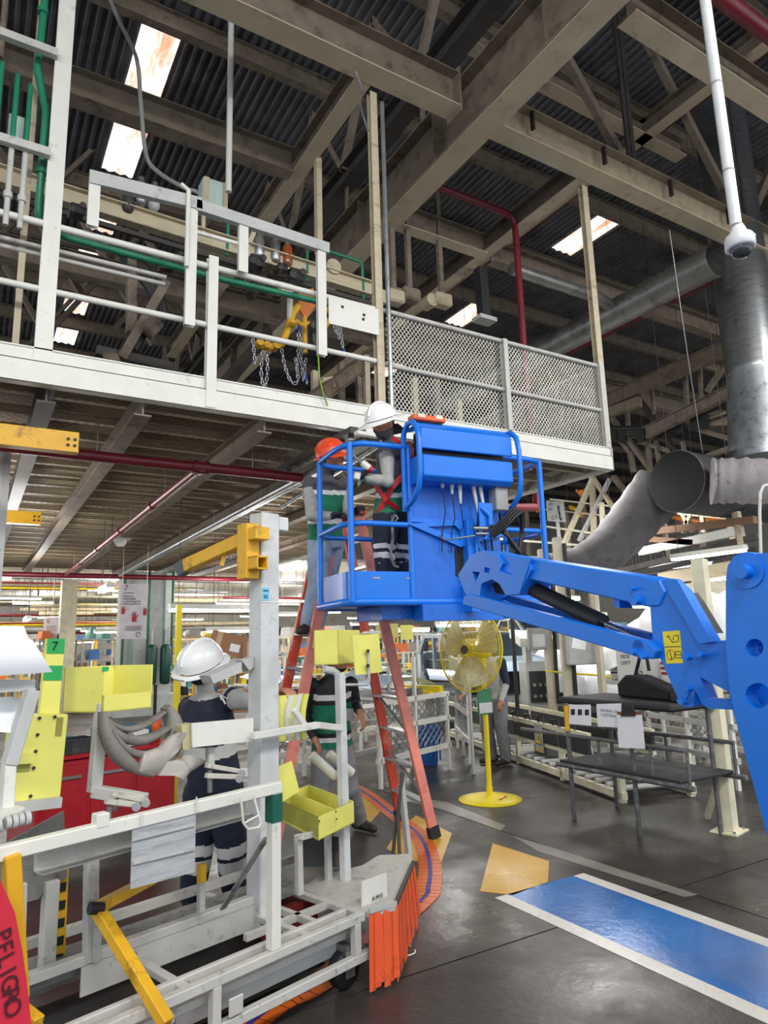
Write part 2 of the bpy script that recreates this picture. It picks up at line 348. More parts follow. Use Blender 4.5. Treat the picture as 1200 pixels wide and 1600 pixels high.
# cut the roof where the skylight strips run, then lay corrugated and clear sheets in turn
ceil.data = corr(-16, sky[0][0], -9, 46, RZ).mesh('ceiling', [ROOF])
for a, b in ((sky[0][1], sky[1][0]), (sky[1][1], sky[2][0]), (sky[2][1], 42)):
    obj('roof_bay', corr(a, b, -9, 46, RZ), ROOF, ceil)
vis = {0: range(-2, 9), 1: (0, 2, 4), 2: (1, 4)}
for s, (a, b) in enumerate(sky):
    y = -9
    for k in vis[s]:
        ya = 9.92+2.36*k; obj('roof_infill', corr(a, b, y, ya, RZ), ROOF, ceil) if ya-y > .05 else None
        mb = MB(); nn = 8
        mb.grid(lambda u, v: (a+(b-a)*u, ya+1.56*v, RZ-.02+.02*math.sin(u*6*PI)), 24, 1, thick=(0, 0, .015))
        p = obj('skylight_pane', mb, SKYL, ceil)
        y = ya+1.56
    obj('roof_infill', corr(a, b, y, 46, RZ), ROOF, ceil)
for k in range(-5, 15):
    y = 9.5+2.36*k+(.0); obj('purlin', MB().ib((-16, y, RZ-.19), (42, y, RZ-.19), .16, .34), DUSTY_SHADED, ceil)
obj('wall_back', MB().bx(-16, 42, 46, 46.3, 0, 12), M('far_wall_cladding', (206, 201, 190), .7, dirt=(160, 154, 144), damt=.3, dscale=.5), kind='structure')
obj('wall_right', MB().bx(42, 42.3, -9, 46, 0, 12), MATS['far_wall_cladding'], kind='structure')
# ================================================================ hall steelwork
def beam(name, label, a, b, w, h, mat, sec='i', grp=None, **k):
    mb = MB(); mb.ib(a, b, w, h, mb_=1) if sec == 'i' else mb.bar(a, b, w, h)
    return obj(name, mb, [DUSTY_SHADED, mat] if sec == 'i' else mat, label=label, cat='steel beam', group=grp)  # darker web, lighter bottom flange: light from below put into the colours
g = thing('plate_girder', 'deep dusty girder crossing overhead from top centre down behind the walkway posts', 'girder', (4.8, 5, 7.6))
mb = MB(); mb.ib((4.8, -8, 7.98), (4.8, 38, 7.98), .34, .78, .025); obj('girder_web', mb, DUSTY_SHADED, g, world=True)
mb = MB(); mb.bx(4.64, 4.96, -8, 38, 7.575, 7.59); obj('bottom_flange', mb, CREAM, g, world=True)  # girder web kept darker than this flange, its shading held in the colours
for y in range(-6, 36, 2):
    obj('stiffener', MB().bx(4.66, 4.94, y+.2, y+.215, 7.62, 8.34), DUSTY_SHADED, g, world=True)
mb = MB().ib((4.8, -8, 9.15), (4.8, 38, 9.15), .26, .34); obj('upper_chord', mb, DARKS, g, world=True)
for k in range(-3, 18):
    y = k*2.2
    obj('brace', MB().an((4.75, y, 9.3), (4.75, y+1.1, 11.2), .1), DUSTY_SHADED, g, world=True)
    obj('brace', MB().an((4.75, y+1.1, 11.2), (4.75, y+2.2, 9.3), .1), DUSTY_SHADED, g, world=True)
    obj('hanger', MB().bar((4.8, y, 8.37), (4.8, y, 9.0), .09, .02, (1, 0, 0)), DUSTY_SHADED, g, world=True)
b = beam('crane_beam', 'thick cream I beam ending at bolted plate near top centre of roof', (-6, 5.5, 7.96), (4.45, 5.5, 7.96), .26, .46, CREAM)
obj('end_plate', MB().bx(4.45, 4.47, 5.36, 5.64, 7.66, 8.26), DUSTY_SHADED, b)
t = thing('roof_truss', 'cream beam with dark raking struts crossing the upper right of the roof', 'truss', (5.06, 5.5, 7.73))
obj('bottom_chord', MB().ib((4.98, 5.5, 7.96), (20, 5.5, 7.96), .26, .46, mb_=1), [M('shaded_tan_steel', (158, 144, 120), .55, dirt=(110, 98, 82), damt=.35, dscale=4), CREAM], t, world=True)  # tan web over cream flange: the shade on the web is painted
for k, (a, bb) in enumerate([((7.47, 8.2), (5.35, 10.85)), ((7.9, 11.2), (10.15, 8.25)), ((10.45, 8.2), (12.6, 11.2)), ((15.2, 8.2), (12.8, 11.2))]):
    obj('diagonal', MB().bar((a[0], 5.5, a[1]), (bb[0], 5.5, bb[1]), .1, .12), DUSTY_SHADED, t, world=True)
for x in (7.6, 10.3, 13, 15.6):
    for s in (-.05, .05): obj('upright', MB().an((x+s, 5.5, 8.2), (x+s, 5.5, 11.3), .08, up=(0, 1, 0)), DARKS, t, world=True)
for x in (5.6, 6.9, 8.3, 9.7): obj('bolt_plate', MB().bx(x, x+.03, 5.36, 5.42, 7.9, 8.16), DARKS, t, world=True)
beam('roof_beam', 'dusty beam spanning left of the roof below the skylights', (-6, 7.38, 7.86), (3.2, 7.38, 7.86), .2, .36, DUSTY_SHADED)
beam('roof_beam', 'long cream beam raking down from the tall walkway post to the left', (3.3, 5.64, 7.88), (3.3, 14, 7.88), .2, .3, CREAM)
beam('roof_beam', 'cream beam raking down left from the guarded corner post', (6.72, 5.64, 7.88), (6.72, 14, 7.88), .2, .3, CREAM)
beam('roof_beam', 'cream cross beam between the girder and guarded corner beam', (4.98, 7.6, 7.8), (6.6, 7.6, 7.8), .2, .34, CREAM)
beam('roof_beam', 'dusty cross beam right of guarded corner beam under the long skylight', (6.84, 7.7, 7.8), (20, 7.7, 7.8), .2, .34, DUSTY_SHADED)
beam('roof_beam', 'double cream beam at the top right corner of the roof', (5.3, 3.7, 8.0), (20, 3.7, 8.0), .24, .36, CREAM)
beam('roof_beam', 'high cream beam behind dark upright at upper right', (5, 6.1, 9.7), (9.8, 6.1, 9.7), .22, .3, CREAM)
beam('roof_beam', 'short high cream beam raking behind the double dark upright', (8.84, 3, 9.7), (8.84, 16, 9.7), .2, .3, CREAM)
beam('roof_beam', 'far dusty beam crossing the roof behind the guarded walkway', (5, 11.2, 7.8), (24, 11.2, 7.8), .24, .4, DUSTY_SHADED)
beam('roof_beam', 'far left dusty beam crossing behind the walkway rails', (-6, 11.2, 7.8), (4.6, 11.2, 7.8), .24, .4, DUSTY_SHADED)
for k, (xx, yy) in enumerate([(.4, 12), (1.9, 13.4), (1.0, 17), (2.9, 13.0)]):
    a = thing('cross_brace', ['crossed braces in front of the small left skylights', 'thin raking brace behind left walkway rail', 'far raking brace under the left skylight row', 'faint brace behind the yellow hoist arms'][k], 'brace', (xx, yy, 7.9))
    obj('brace_bar', MB().an((xx-.9, yy, 7.7), (xx+.9, yy, 10.6), .1), DUSTY_SHADED, a, world=True)
    obj('brace_bar', MB().an((xx+.9, yy+.05, 7.7), (xx-.9, yy+.05, 10.6), .1), DUSTY_SHADED, a, world=True)
def pipe(name, label, pts, r, mat, cat='pipe', grp=None, n=10):
    return obj(name, MB().tube(pts, r, n), mat, label=label, cat=cat, group=grp)
pipe('sprinkler_pipe', 'thin dark red pipe running beside the deep girder', [(5.03, 0, 7.9), (5.03, 4.82, 7.9)], .035, REDP)
pipe('sprinkler_pipe', 'thick dark red pipe in the top right corner', [(5.2, 3.12, 7.9), (14, 3.12, 7.9)], .085, REDP)
pipe('sprinkler_pipe', 'dark red pipe across the roof right of the girder that turns down behind guard', [(5.05, 6.87, 7.9), (6.5, 6.87, 7.9), (6.6, 6.87, 7.85), (6.62, 6.87, 7.7), (6.62, 6.87, 4.0)], .05, REDP)
pipe('sprinkler_pipe', 'faint dark red pipe raking across the far right roof', [(9.3, 3, 9.9), (9.3, 18, 9.9)], .05, REDP)
pipe('sprinkler_pipe', 'thin red pipe crossing below the far right roof sheets', [(12.4, 4, 8.6), (12.4, 20, 8.6)], .045, REDP)
# ================================================================ mezzanine walkway
MY, MZ, MX = 5.68, 3.70, 6.88
mz = thing('mezzanine', 'white framed steel mezzanine walkway with rails, mesh guards and mesh underside', 'mezzanine', (3.4, MY, MZ))
def mp(name, mb, mat, **k): return obj(name, mb, mat, mz, world=True, **k)
mp('edge_beam', MB().bx(-6, MX, MY, MY+.012, MZ, MZ+.19).bx(-6, MX, MY, MY+.09, MZ, MZ+.012).bx(-6, MX, MY, MY+.09, MZ+.178, MZ+.19), WHITE, bevel=.003)
mp('kick_plate', MB().bx(-6, MX, MY+.02, MY+.03, MZ+.192, MZ+.30).bx(-6, MX, MY+.01, MY+.05, MZ+.29, MZ+.302), WHITE)
mp('edge_beam', MB().bx(MX-.012, MX, MY, 20, MZ, MZ+.30), OFFW)
mp('deck', MB().bx(-6, MX-.02, MY+.04, 20, MZ+.235, MZ+.25), M('deck_underside', (110, 98, 82), .7, dirt=(60, 52, 45), damt=.5, bump=.3, bscale=40))
nj = 0
for k in range(24):
    y = MY+.45+.58*k; mp('joist', MB().ch((-6, y, MZ+.095), (MX-.03, y, MZ+.095), .06, .085, side=-1), CREAM)
XB = [-2.9, -1.8, -.7, .4, 1.14, 2.23, 3.3, 4.4, 5.5]
for k, x in enumerate(XB):
    mp('cross_beam', MB().ib((x, MY+.1, MZ-.03), (x, 20, MZ-.03), .14, .16), DARKS if k == 3 else DUSTY_SHADED)
SOF = M('soffit_wire', (126, 112, 90), .6, .3)
for k in range(len(XB)):
    xa = XB[k]+.08; xb = (XB[k+1] if k+1 < len(XB) else MX)-.08
    mp('soffit_mesh', mesh_lattice(MB(), (xa, MY+.1, MZ+.03), (1, 0, 0), (0, 1, 0), xb-xa, 14.2, .085, .12, .0019), SOF)
# corrugated trays between joists (dense rusty sheet above the wire)
RUST = M('rusty_deck_tray', (120, 102, 80), .75, dirt=(92, 60, 40), damt=.35, dscale=2, bump=.4, bscale=30)
mb = MB(); vs = []
for i in range(430):
    y = MY+.1+i*.033; z = MZ+.225+(.012 if i % 2 else 0); vs += [(-6, y, z), (MX-.03, y, z)]
mp('deck_tray', MB().add(vs, [(2*i, 2*i+1, 2*i+3, 2*i+2) for i in range(429)]), RUST)
# posts
def post(name, x, z0, z1, w=.1, y=MY+.05, mat=WHITE, d=.08): return mp(name, MB().ib((x, y, z0), (x, y, z1), w, d, .01, up=(0, 1, 0)), mat)
p = post('tall_post', .35, MZ+.02, 9.4, .13); post('tall_post', 3.47, MZ+.2, 7.73, .085, mat=CREAM); post('corner_post', 6.83, MZ+.3, 7.73, .10, mat=CREAM)
obj('conduit', MB().cyl((3.56, MY-.02, 3.9), (3.56, MY-.02, 7.6), .024), GALV, mz, world=True)
post('rail_post', 1.69, MZ+.02, 5.18, .09, MY+.03); post('rail_post', 5.18, MZ+.3, 5.12, .06, MY+.03, mat=OFFW); post('rail_post', -1.6, MZ+.02, 5.18, .09, MY+.03)
mp('guard_corner', MB().bx(6.78, 6.86, MY, MY+.06, MZ+.3, 5.14), OFFW)
mp('rail', MB().cyl((-6, MY+.04, 4.51), (3.42, MY+.04, 4.51), .028), WHITE)
mp('rail', MB().cyl((-6, MY+.04, 5.09), (3.42, MY+.04, 5.09), .03), WHITE)
for z in (4.50, 5.11): mp('rail', MB().cyl((3.52, MY+.05, z), (6.8, MY+.05, z), .026), OFFW)
EXP = M('expanded_metal', (196, 194, 184), .45, .4)
mp('guard_mesh', mesh_lattice(MB(), (3.58, MY+.07, MZ+.32), (1, 0, 0), (0, 0, 1), 1.57, 1.07, .05, .064, .0036), EXP)
mp('guard_mesh', mesh_lattice(MB(), (5.22, MY+.07, MZ+.32), (1, 0, 0), (0, 0, 1), 1.56, 1.07, .05, .064, .0036), EXP)
for z in (4.50, 5.11): mp('rail', MB().cyl((MX-.06, MY+.05, z), (MX-.06, 9.6, z), .026), OFFW)
mp('guard_mesh', mesh_lattice(MB(), (MX-.05, MY+.1, MZ+.32), (0, 1, 0), (0, 0, 1), 3.9, 1.07, .05, .064, .0036), EXP)
# channel frame hung in front of the rails, with its drop legs
def drop(x, z0, z1): mp('drop_leg', MB().ch((x, MY-.05, z0), (x, MY-.05, z1), .09, .05, .006, up=(0, 1, 0)), WHITE)
mp('frame_channel', MB().ch((.6, MY-.06, 5.56), (1.55, MY-.06, 5.62), .06, .12, .006), LGREY)
mp('frame_channel', MB().ch((1.5, MY-.06, 5.60), (2.84, MY-.06, 5.56), .06, .11, .006), LGREY)
drop(.645, 5.12, 5.6); drop(1.47, 4.42, 5.66); drop(1.95, 5.06, 5.56); drop(2.76, 4.40, 5.58)
mp('rail', MB().cyl((1.5, MY-.04, 5.35), (1.95, MY-.04, 5.35), .02), WHITE)
mp('upright_pipe', MB().tube([(1.42, MY-.1, 4.95), (1.42, MY-.1, 5.70), (1.35, MY-.1, 5.74)], .022), WHITE)
obj('sign_plate', MB().bx(2.86, 3.44, MY-.012, MY-.006, 4.78, 5.07), WHITE, mz, world=True)
for a in ((3.0, 4.98), (3.25, 4.95), (3.24, 4.9)): obj('scuff', MB().bx(a[0], a[0]+.03, MY-.014, MY-.0125, a[1], a[1]+.03), INK, mz, world=True)
# low rails and pipes at far left of the walkway
for k, z in enumerate((5.09, 5.0, 4.94)): pass
for zz, (xa, xb), r, yy in ((4.98, (-6, 1.32), .02, MY+.22), (4.93, (-6, 1.32), .02, MY+.26)): mp('air_pipe', MB().cyl((xa, yy, zz), (xb, yy, zz), r), OFFW)
mp('pipe_ledge', MB().ch((-6, MY-.02, 6.66), (.3, MY-.02, 6.66), .06, .07, .008), OFFW)
mp('pipe_ledge', MB().ch((-6, MY-.02, 5.70), (.3, MY-.02, 5.70), .06, .07, .008), OFFW)
for k, x in enumerate((-.22, -.10, .02, .12)):
    mp('drop_pipe', MB().cyl((x, MY+.02, 4.98), (x, MY+.02, 5.68), .022), OFFW)
    mp('pipe_joint', MB().cyl((x, MY+.02, 5.22), (x, MY+.02, 5.27), .034), OFFW)
    mp('green_pipe', MB().tube([(x, MY+.1, 5.7), (x, MY+.1, 6.5-.06*k), (x, MY+.16, 6.6-.06*k), (x, MY+.5, 6.7)], .02), GREENP)
mp('green_pipe', MB().tube([(.2, MY+.14, 8.6), (.17, MY+.14, 6.8), (.16, MY+.14, 6.6), (.25, MY+.14, 6.2), (.25, MY+.14, 5.25), (.27, MY+.2, 5.18), (.5, MY+.3, 5.17), (1.9, MY+.34, 5.17), (3.3, MY+.34, 5.2)], .032, 10), GREENP)
for z in (7.15, 5.6): mp('pipe_joint', MB().cyl((.17+(.08 if z < 6 else 0), MY+.14, z), (.17+(.08 if z < 6 else 0), MY+.14, z+.05), .045), GREENP)
mp('cream_upright', MB().bar((.16, MY+.3, 4.0), (.16, MY+.3, 9.4), .09, .05), CREAM)
obj('junction_box', MB().bx(-.02, .1, MY+.3, MY+.4, 5.95, 6.2), M('pale_green_box', (176, 198, 186), .5), mz, world=True, bevel=.004)
for x in (-.12, -.3): mp('drop_pipe', MB().cyl((x, MY+.3, 6.7), (x, MY+.3, 9.3), .025), DUSTY_SHADED)
# columns that carry the mezzanine
# ================================================================ boom lift
B = Fr((2.28, 4.26, 0), -7)
bl = thing('boom_lift', 'bright blue boom lift with railed basket, control panel and jointed arm', 'boom lift', B.w((0, 0, 0)), -7)
def bp(name, mb, mat, parent=None, **k): return obj(name, mb, mat, parent or bl, **k)
def rrect(x0, x1, y0, y1, z, r=.12, n=5):
    out = []
    for cx, cy, a0 in ((x1-r, y1-r, 0), (x0+r, y1-r, 90), (x0+r, y0+r, 180), (x1-r, y0+r, 270)):
        for i in range(n+1): a = math.radians(a0+90*i/n); out.append(V((cx+r*math.cos(a), cy+r*math.sin(a), z)))
    return out
X0, X1, Y1, ZF, ZT, ZM = 0.0, 1.76, .74, 1.93, 3.10, 2.50
basket = bp('basket', MB().tube(rrect(X0, X1, 0, Y1, ZF), .03, 10, closed=True), BLUE)
bp('basket_floor', MB().prism(rrect(X0+.02, X1-.02, .02, Y1-.02, ZF-.015), (0, 0, .03)), BLUED, basket)
bp('under_frame', MB().bx(.3, 1.5, .12, .62, ZF-.12, ZF-.02).bx(.55, 1.25, -.05, .1, ZF-.14, ZF-.02), BLUED, basket)
mb = mesh_lattice(MB(), (.45, .115, ZF-.115), (1, 0, 0), (0, 0, 1), .95, .09, .06, .05, .006); bp('floor_grating', mb, BLUED, basket)
pts = rrect(X0, X1, 0, Y1, ZF)
def wall(pl, z0, z1, t=.008):
    mb = MB(); n = len(pl)
    for i in range(n-1):
        a, b = pl[i], pl[i+1]; mb.hexa([(a.x, a.y, z0), (b.x, b.y, z0), (b.x, b.y+t, z0), (a.x, a.y+t, z0), (a.x, a.y, z1), (b.x, b.y, z1), (b.x, b.y+t, z1), (a.x, a.y+t, z1)])
    return mb
bp('toe_board', wall(pts[6:18]+[pts[18]], ZF+.02, ZF+.22), BLUE, basket)
bp('toe_board', wall(pts[18:24]+pts[:7], ZF+.02, ZF+.22), BLUE, basket)
for x in (.13, .4): bp('toe_board_slot', MB().bx(x+.05, x+.11, -.004, -.001, ZF+.165, ZF+.178), GREY, basket)
def railpts(z, gap=True):
    q = rrect(X0, X1, 0, Y1, z, .16, 6); return q
bp('top_rail', MB().tube([(.5, 0, ZT), (.2, 0, ZT), (.12, .01, ZT), (.02, .12, ZT), (-.0, .25, ZT), (-.0, .58, ZT), (.04, .7, ZT), (.16, Y1, ZT), (.75, Y1, ZT)], .023, 10), BLUE, basket)
bp('top_rail', MB().tube([(1.2, 0, ZT), (1.6, 0, ZT), (1.71, .03, ZT), (X1, .14, ZT), (X1, .58, ZT), (1.72, .7, ZT), (1.6, Y1, ZT), (1.15, Y1, ZT)], .023, 10), BLUE, basket)
bp('mid_rail', MB().tube([(.5, 0, ZM), (.14, 0, ZM), (.03, .06, ZM), (-.0, .16, ZM), (-.0, .62, ZM), (.1, Y1, ZM), (.75, Y1, ZM)], .021, 10), BLUE, basket)
bp('mid_rail', MB().tube([(1.25, 0, ZM), (1.66, 0, ZM), (X1, .1, ZM), (X1, .62, ZM), (1.66, Y1, ZM), (1.15, Y1, ZM)], .021, 10), BLUE, basket)
for x, y in ((.03, .02), (.5, 0), (.0, .62), (1.73, .02), (X1, .62), (.72, Y1), (1.2, Y1)):
    bp('rail_post', MB().cyl((x, y, ZF), (x, y, ZT), .023), BLUE, basket)
# control panel hump on the side that faces the arm
pan = bp('control_panel', MB().bx(.50, 1.30, -.22, -.20, 3.04, 3.20), BLUE, bevel=.006)
bp('panel_top', MB().prism([(.5, -.22, 3.20), (.5, -.16, 3.245), (.5, .0, 3.245), (.5, .0, 3.22), (.5, -.2, 3.18)], (.80, 0, 0)), BLUE, pan)
bp('panel_box', MB().prism([(.5, -.24, 2.83), (.5, -.24, 2.985), (.5, -.2, 3.0), (.5, .02, 3.0), (.5, .02, 2.80), (.5, -.2, 2.80)], (.78, 0, 0)), BLUE, pan, bevel=.006)
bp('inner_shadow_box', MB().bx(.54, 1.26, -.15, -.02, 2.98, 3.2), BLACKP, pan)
for x in (.46, 1.33):
    bp('guard_hoop', MB().tube([(x, 0, 2.6), (x, 0, 3.10), (x, -.02, 3.2), (x, -.09, 3.255), (x, -.17, 3.25), (x, -.24, 3.19), (x, -.265, 3.08), (x, -.265, 2.86), (x, -.24, 2.74), (x, -.14, 2.66), (x, 0, 2.62)], .021, 10), BLUE, pan)
bp('hoop_bar', MB().cyl((.46, -.1, 3.262), (1.33, -.1, 3.262), .016), BLUE, pan)
bp('back_sheet', MB().bx(.49, 1.28, -.012, .0, ZF+.02, 2.84), BLUED, bevel=.003)
bp('sheet_fold', MB().bx(.49, 1.28, -.03, -.012, 2.52, 2.55), BLUE)
bp('black_slot', MB().bx(.86, .93, -.02, -.012, 2.12, 2.34), BLACK)
bp('switch_box', MB().bx(1.16, 1.27, -.17, -.06, 2.62, 2.8), GREY, bevel=.006)
for i, (x, h) in enumerate(((.72, .03), (.8, .07), (.87, .14), (.99, .2), (1.05, .2))):
    g = bp('cable_gland', MB().cyl((x, -.12, 2.8), (x+.03*(i > 2), -.12, 2.8-h), .018, .009, 8), LGREY)
    bp('cable', MB().tube([(x+.03*(i > 2), -.12, 2.8-h), (x+.02, -.11, 2.62-h), (x+.02+.1*(i > 2), -.05, 2.45), (x+.02+.12*(i > 2), -.03, 2.3)], .008 if i > 2 else .004, 6), BLACK, g)
cl = thing('level_box', 'small orange plastic box lying on top of the basket panel', 'box', B.w((.62, -.1, 3.25)), -7)
obj('case', MB().bx(-.14, .14, -.05, .05, .03, .075), M('orange_plastic', (226, 92, 34), .45), cl, bevel=.008)
[obj('tape_piece', MB().bx(x, x+.06, -.055, .045, .05, .078), M('worn_label', (230, 214, 190), .6), cl) for x in (-.1, .05)]
# mounting bracket between basket and jib
br = bp('jib_bracket', MB().bx(.93, .99, -.10, -.012, ZF+.0, 2.55), BLUE, bevel=.005)
bp('bracket_arm', MB().plate([(.46, -.03, 2.50), (.98, -.03, 2.56), (1.02, -.03, 2.5), (.95, -.03, 2.36), (.9, -.03, 2.34)], [[(.62, -.03, 2.485), (.86, -.03, 2.505), (.9, -.03, 2.47), (.88, -.03, 2.43), (.80, -.03, 2.43)]], (0, -.015, 0)), BLUE, br)
bp('bracket_arm', MB().plate([(1.02, -.03, 2.50), (1.28, -.03, 2.54), (1.28, -.03, 2.44), (1.04, -.03, 2.38)], [[(1.1, -.03, 2.475), (1.22, -.03, 2.5), (1.22, -.03, 2.47), (1.1, -.03, 2.44)]], (0, -.015, 0)), BLUE, br)
bp('gusset', MB().plate([(.98, -.11, 2.42), (.98, -.11, 2.15), (1.14, -.11, 2.2)], [[(1.0, -.11, 2.34), (1.0, -.11, 2.2), (1.08, -.11, 2.22)]], (0, -.015, 0)), BLUE, br)
bp('clip_plate', MB().tube([(1.0, -.2, 2.62), (1.06, -.22, 2.56), (1.06, -.22, 2.44), (1.02, -.2, 2.38)], .02, 6).bx(.98, 1.1, -.2, -.185, 2.46, 2.66), BLUE, br)
bp('bracket_post', MB().bx(.9, .97, -.16, -.02, ZF-.08, ZF+.12), BLUE, br)
for k in range(7):
    a = (k-3)*.018
    bp('hose', MB().tube(spline([V(v_) for v_ in ([(1.04, -.24+a*.6, 2.44+a), (1.12, -.3+a, 2.52+a), (1.2, -.32+a, 2.6-abs(a)), (1.27, -.3+a*.6, 2.56), (1.29, -.28, 2.42+a), (1.22+a, -.32, 2.25+a), (1.16, -.38, 2.16+a)] if k < 4 else [(1.04, -.24, 2.42+a), (1.12, -.3, 2.4+a), (1.2, -.34+a, 2.32), (1.24, -.4, 2.18+a), (1.2, -.5, 2.1)])], 4), .013, 7), BLACK, br)
bp('hose_fitting', MB().cyl((.92, -.2, 2.46), (1.04, -.22, 2.46), .016).cyl((.94, -.2, 2.42), (1.03, -.22, 2.42), .013), STEEL, br)
bp('rod', MB().tube([(.72, -.05, 2.42), (.73, -.1, 2.38), (.95, -.18, 2.41)], .007, 6), STEEL, br)
# jib: all measured in the vertical plane of the arm
JA = at(757, 890, 4.15); JB = at(1015, 922, 3.05); dj = JB-JA
J = Fr((JA.x, JA.y, 0), math.degrees(math.atan2(dj.y, dj.x)))
def jl(px, py, yl=0): return J.y(px, py, yl)
def jw(px, py, yl=0): return J.w(J.y(px, py, yl))
nrm = J.e2.copy()
if nrm.dot(CC-JA) < 0: nrm = -nrm; SG = -1
else: SG = 1
def jp(name, poly, off, th, mat, parent=None, holes=(), bevel=0):          # outline on the arm plane, shifted and thickened towards the viewer
    yl = SG*(off+th); out = [jw(*q, yl) for q in poly]; hs = [[jw(*q, yl) for q in h] for h in holes]
    mb = MB().plate(out, hs, nrm*-th) if hs else MB().prism(out, nrm*-th)
    return obj(name, mb, mat, parent or bl, world=True, bevel=bevel)
def disc(cx, cy, r, n=16): return [(cx+r*math.cos(2*PI*i/n), cy+r*math.sin(2*PI*i/n)) for i in range(n)]
jib = jp('jib_box', [(752, 872), (760, 862), (1000, 900), (1030, 906), (1040, 925), (1030, 947), (1010, 948), (826, 905), (808, 912), (760, 906)], -.07, .14, BLUE, bevel=.006)
jp('jib_head', [(716, 898), (735, 868), (752, 860), (776, 866), (786, 880), (780, 892), (808, 902), (826, 878), (830, 890), (812, 928), (790, 930), (780, 912), (768, 905), (752, 912), (748, 940), (728, 930), (722, 915)], -.09, .18, BLUE, jib, holes=[[(738, 893), (750, 894), (743, 910)], [(757, 886), (766, 888), (764, 896), (756, 894)]], bevel=.003)
jp('jib_ear', [(812, 872), (830, 874), (822, 906), (810, 926), (790, 926), (795, 905)], .075, .012, BLUE, jib)
jp('weld_flange', [(824, 873), (829, 873), (812, 926), (807, 926)], .085, .012, BLUE, jib)
jp('stop_lug', [(958, 936), (968, 938), (968, 950), (958, 947)], -.04, .08, BLUE, jib)
link = jp('jib_link', [(724, 931), (735, 928), (1012, 1002), (1026, 1016), (1020, 1030), (1000, 1028), (734, 948), (722, 945)], .05, .05, BLUE, bevel=.005)
jp('jib_link', [(782, 936), (792, 930), (1012, 990), (1026, 1002), (1020, 1012), (1000, 1010)], -.12, .05, BLUED)
cyl = obj('cylinder', MB().cyl(jw(828, 918), jw(942, 973), .042, n=18), BLACK, bl, world=True)
obj('rod', MB().cyl(jw(940, 972), jw(1016, 1005), .016, n=12), M('chrome', (220, 222, 225), .12, 1), cyl, world=True)
obj('cylinder_clevis', MB().cyl(jw(820, 915)-nrm*.05, jw(820, 915)+nrm*.05, .05), BLACK, cyl, world=True)
mb = MB()
for k in range(4): mb.tube([jw(770+3*k, 905, .0), jw(776+3*k, 925-2*k), jw(790, 928-4*k), jw(800-3*k, 908)], .01, 6)
obj('hose', mb, BLACK, jib, world=True)
root = jp('knuckle_plate', [(1006, 914), (1046, 904), (1066, 922), (1112, 1003), (1144, 999), (1144, 1109), (1106, 1107), (1096, 1099), (1086, 1078), (1083, 1104), (1070, 1106), (1062, 1098), (1020, 1002), (1016, 950)], .0, .06, BLUE, holes=[[(1094, 1058), (1140, 1082), (1140, 1094), (1106, 1092)]], bevel=.003)
jp('knuckle_plate', [(1010, 916), (1046, 906), (1066, 924), (1112, 1005), (1144, 1001), (1144, 1105), (1106, 1100), (1066, 1090), (1020, 1002), (1016, 950)], -.14, .03, BLUED, holes=[[(1094, 1058), (1140, 1082), (1140, 1094), (1106, 1092)]])
jp('edge_rib', [(1046, 904), (1058, 906), (1112, 1003), (1092, 1006), (1044, 925)], .06, .03, BLUE, root)
jp('edge_rib', [(1066, 926), (1076, 940), (1106, 990), (1096, 985)], -.12, .1, BLACK, root)
for (x, y, r) in ((1014, 938, 8), (1022, 1010, 11), (1010, 920, 3)):
    obj('pivot_pin', MB().cyl(jw(x, y)-nrm*.1, jw(x, y)+nrm*.1, r/FPX*3.0, n=16), BLUE, root, world=True)
for (a, b) in (((1076, 1026), (1099, 1022)), ((1069, 1095), (1078, 1076)), ((992, 1018), (1008, 1026))):
    lp = obj('lock_plate', MB().bar(jw(*a, SG*.105), jw(*b, SG*.105), .014, .012, nrm), BLUE, root, world=True)
    obj('bolt_head', MB().cyl(jw(*a, SG*.1)-nrm*.01, jw(*a, SG*.1)+nrm*.025, .016, n=6), BLUE, lp, world=True)
    obj('bolt_head', MB().cyl(jw(*b, SG*.1)-nrm*.01, jw(*b, SG*.1)+nrm*.025, .012, n=6), BLUE, lp, world=True)
arm = jp('arm_plate', [(1134, 905), (1137, 884), (1147, 869), (1164, 862), (1182, 866), (1230, 858), (1300, 880), (1330, 1420), (1245, 1440), (1200, 1310), (1146, 1112), (1138, 1060), (1134, 1000)], .10, .07, BLUE, holes=[disc(1179, 1012, 14), disc(1184, 1087, 20)], bevel=.003)
jp('arm_inner_plate', [(1150, 905), (1160, 880), (1300, 890), (1330, 1420), (1250, 1430), (1160, 1100)], -.1, .05, BLUED)
jp('arm_inner_rib', [(1168, 990), (1200, 1000), (1200, 1012), (1168, 1006)], -.04, .12, BLUE, arm)
jp('arm_inner_rib', [(1170, 1070), (1198, 1110), (1192, 1114), (1166, 1076)], -.04, .12, BLUE, arm)
obj('arm_pin', MB().cyl(jw(1161, 893, SG*.2)-nrm*.1, jw(1161, 893, SG*.2)+nrm*.015, .026, n=18), BLUE, arm, world=True)
jp('pin_plate', disc(1166, 893, 27, 24), .165, .012, BLUE, arm)
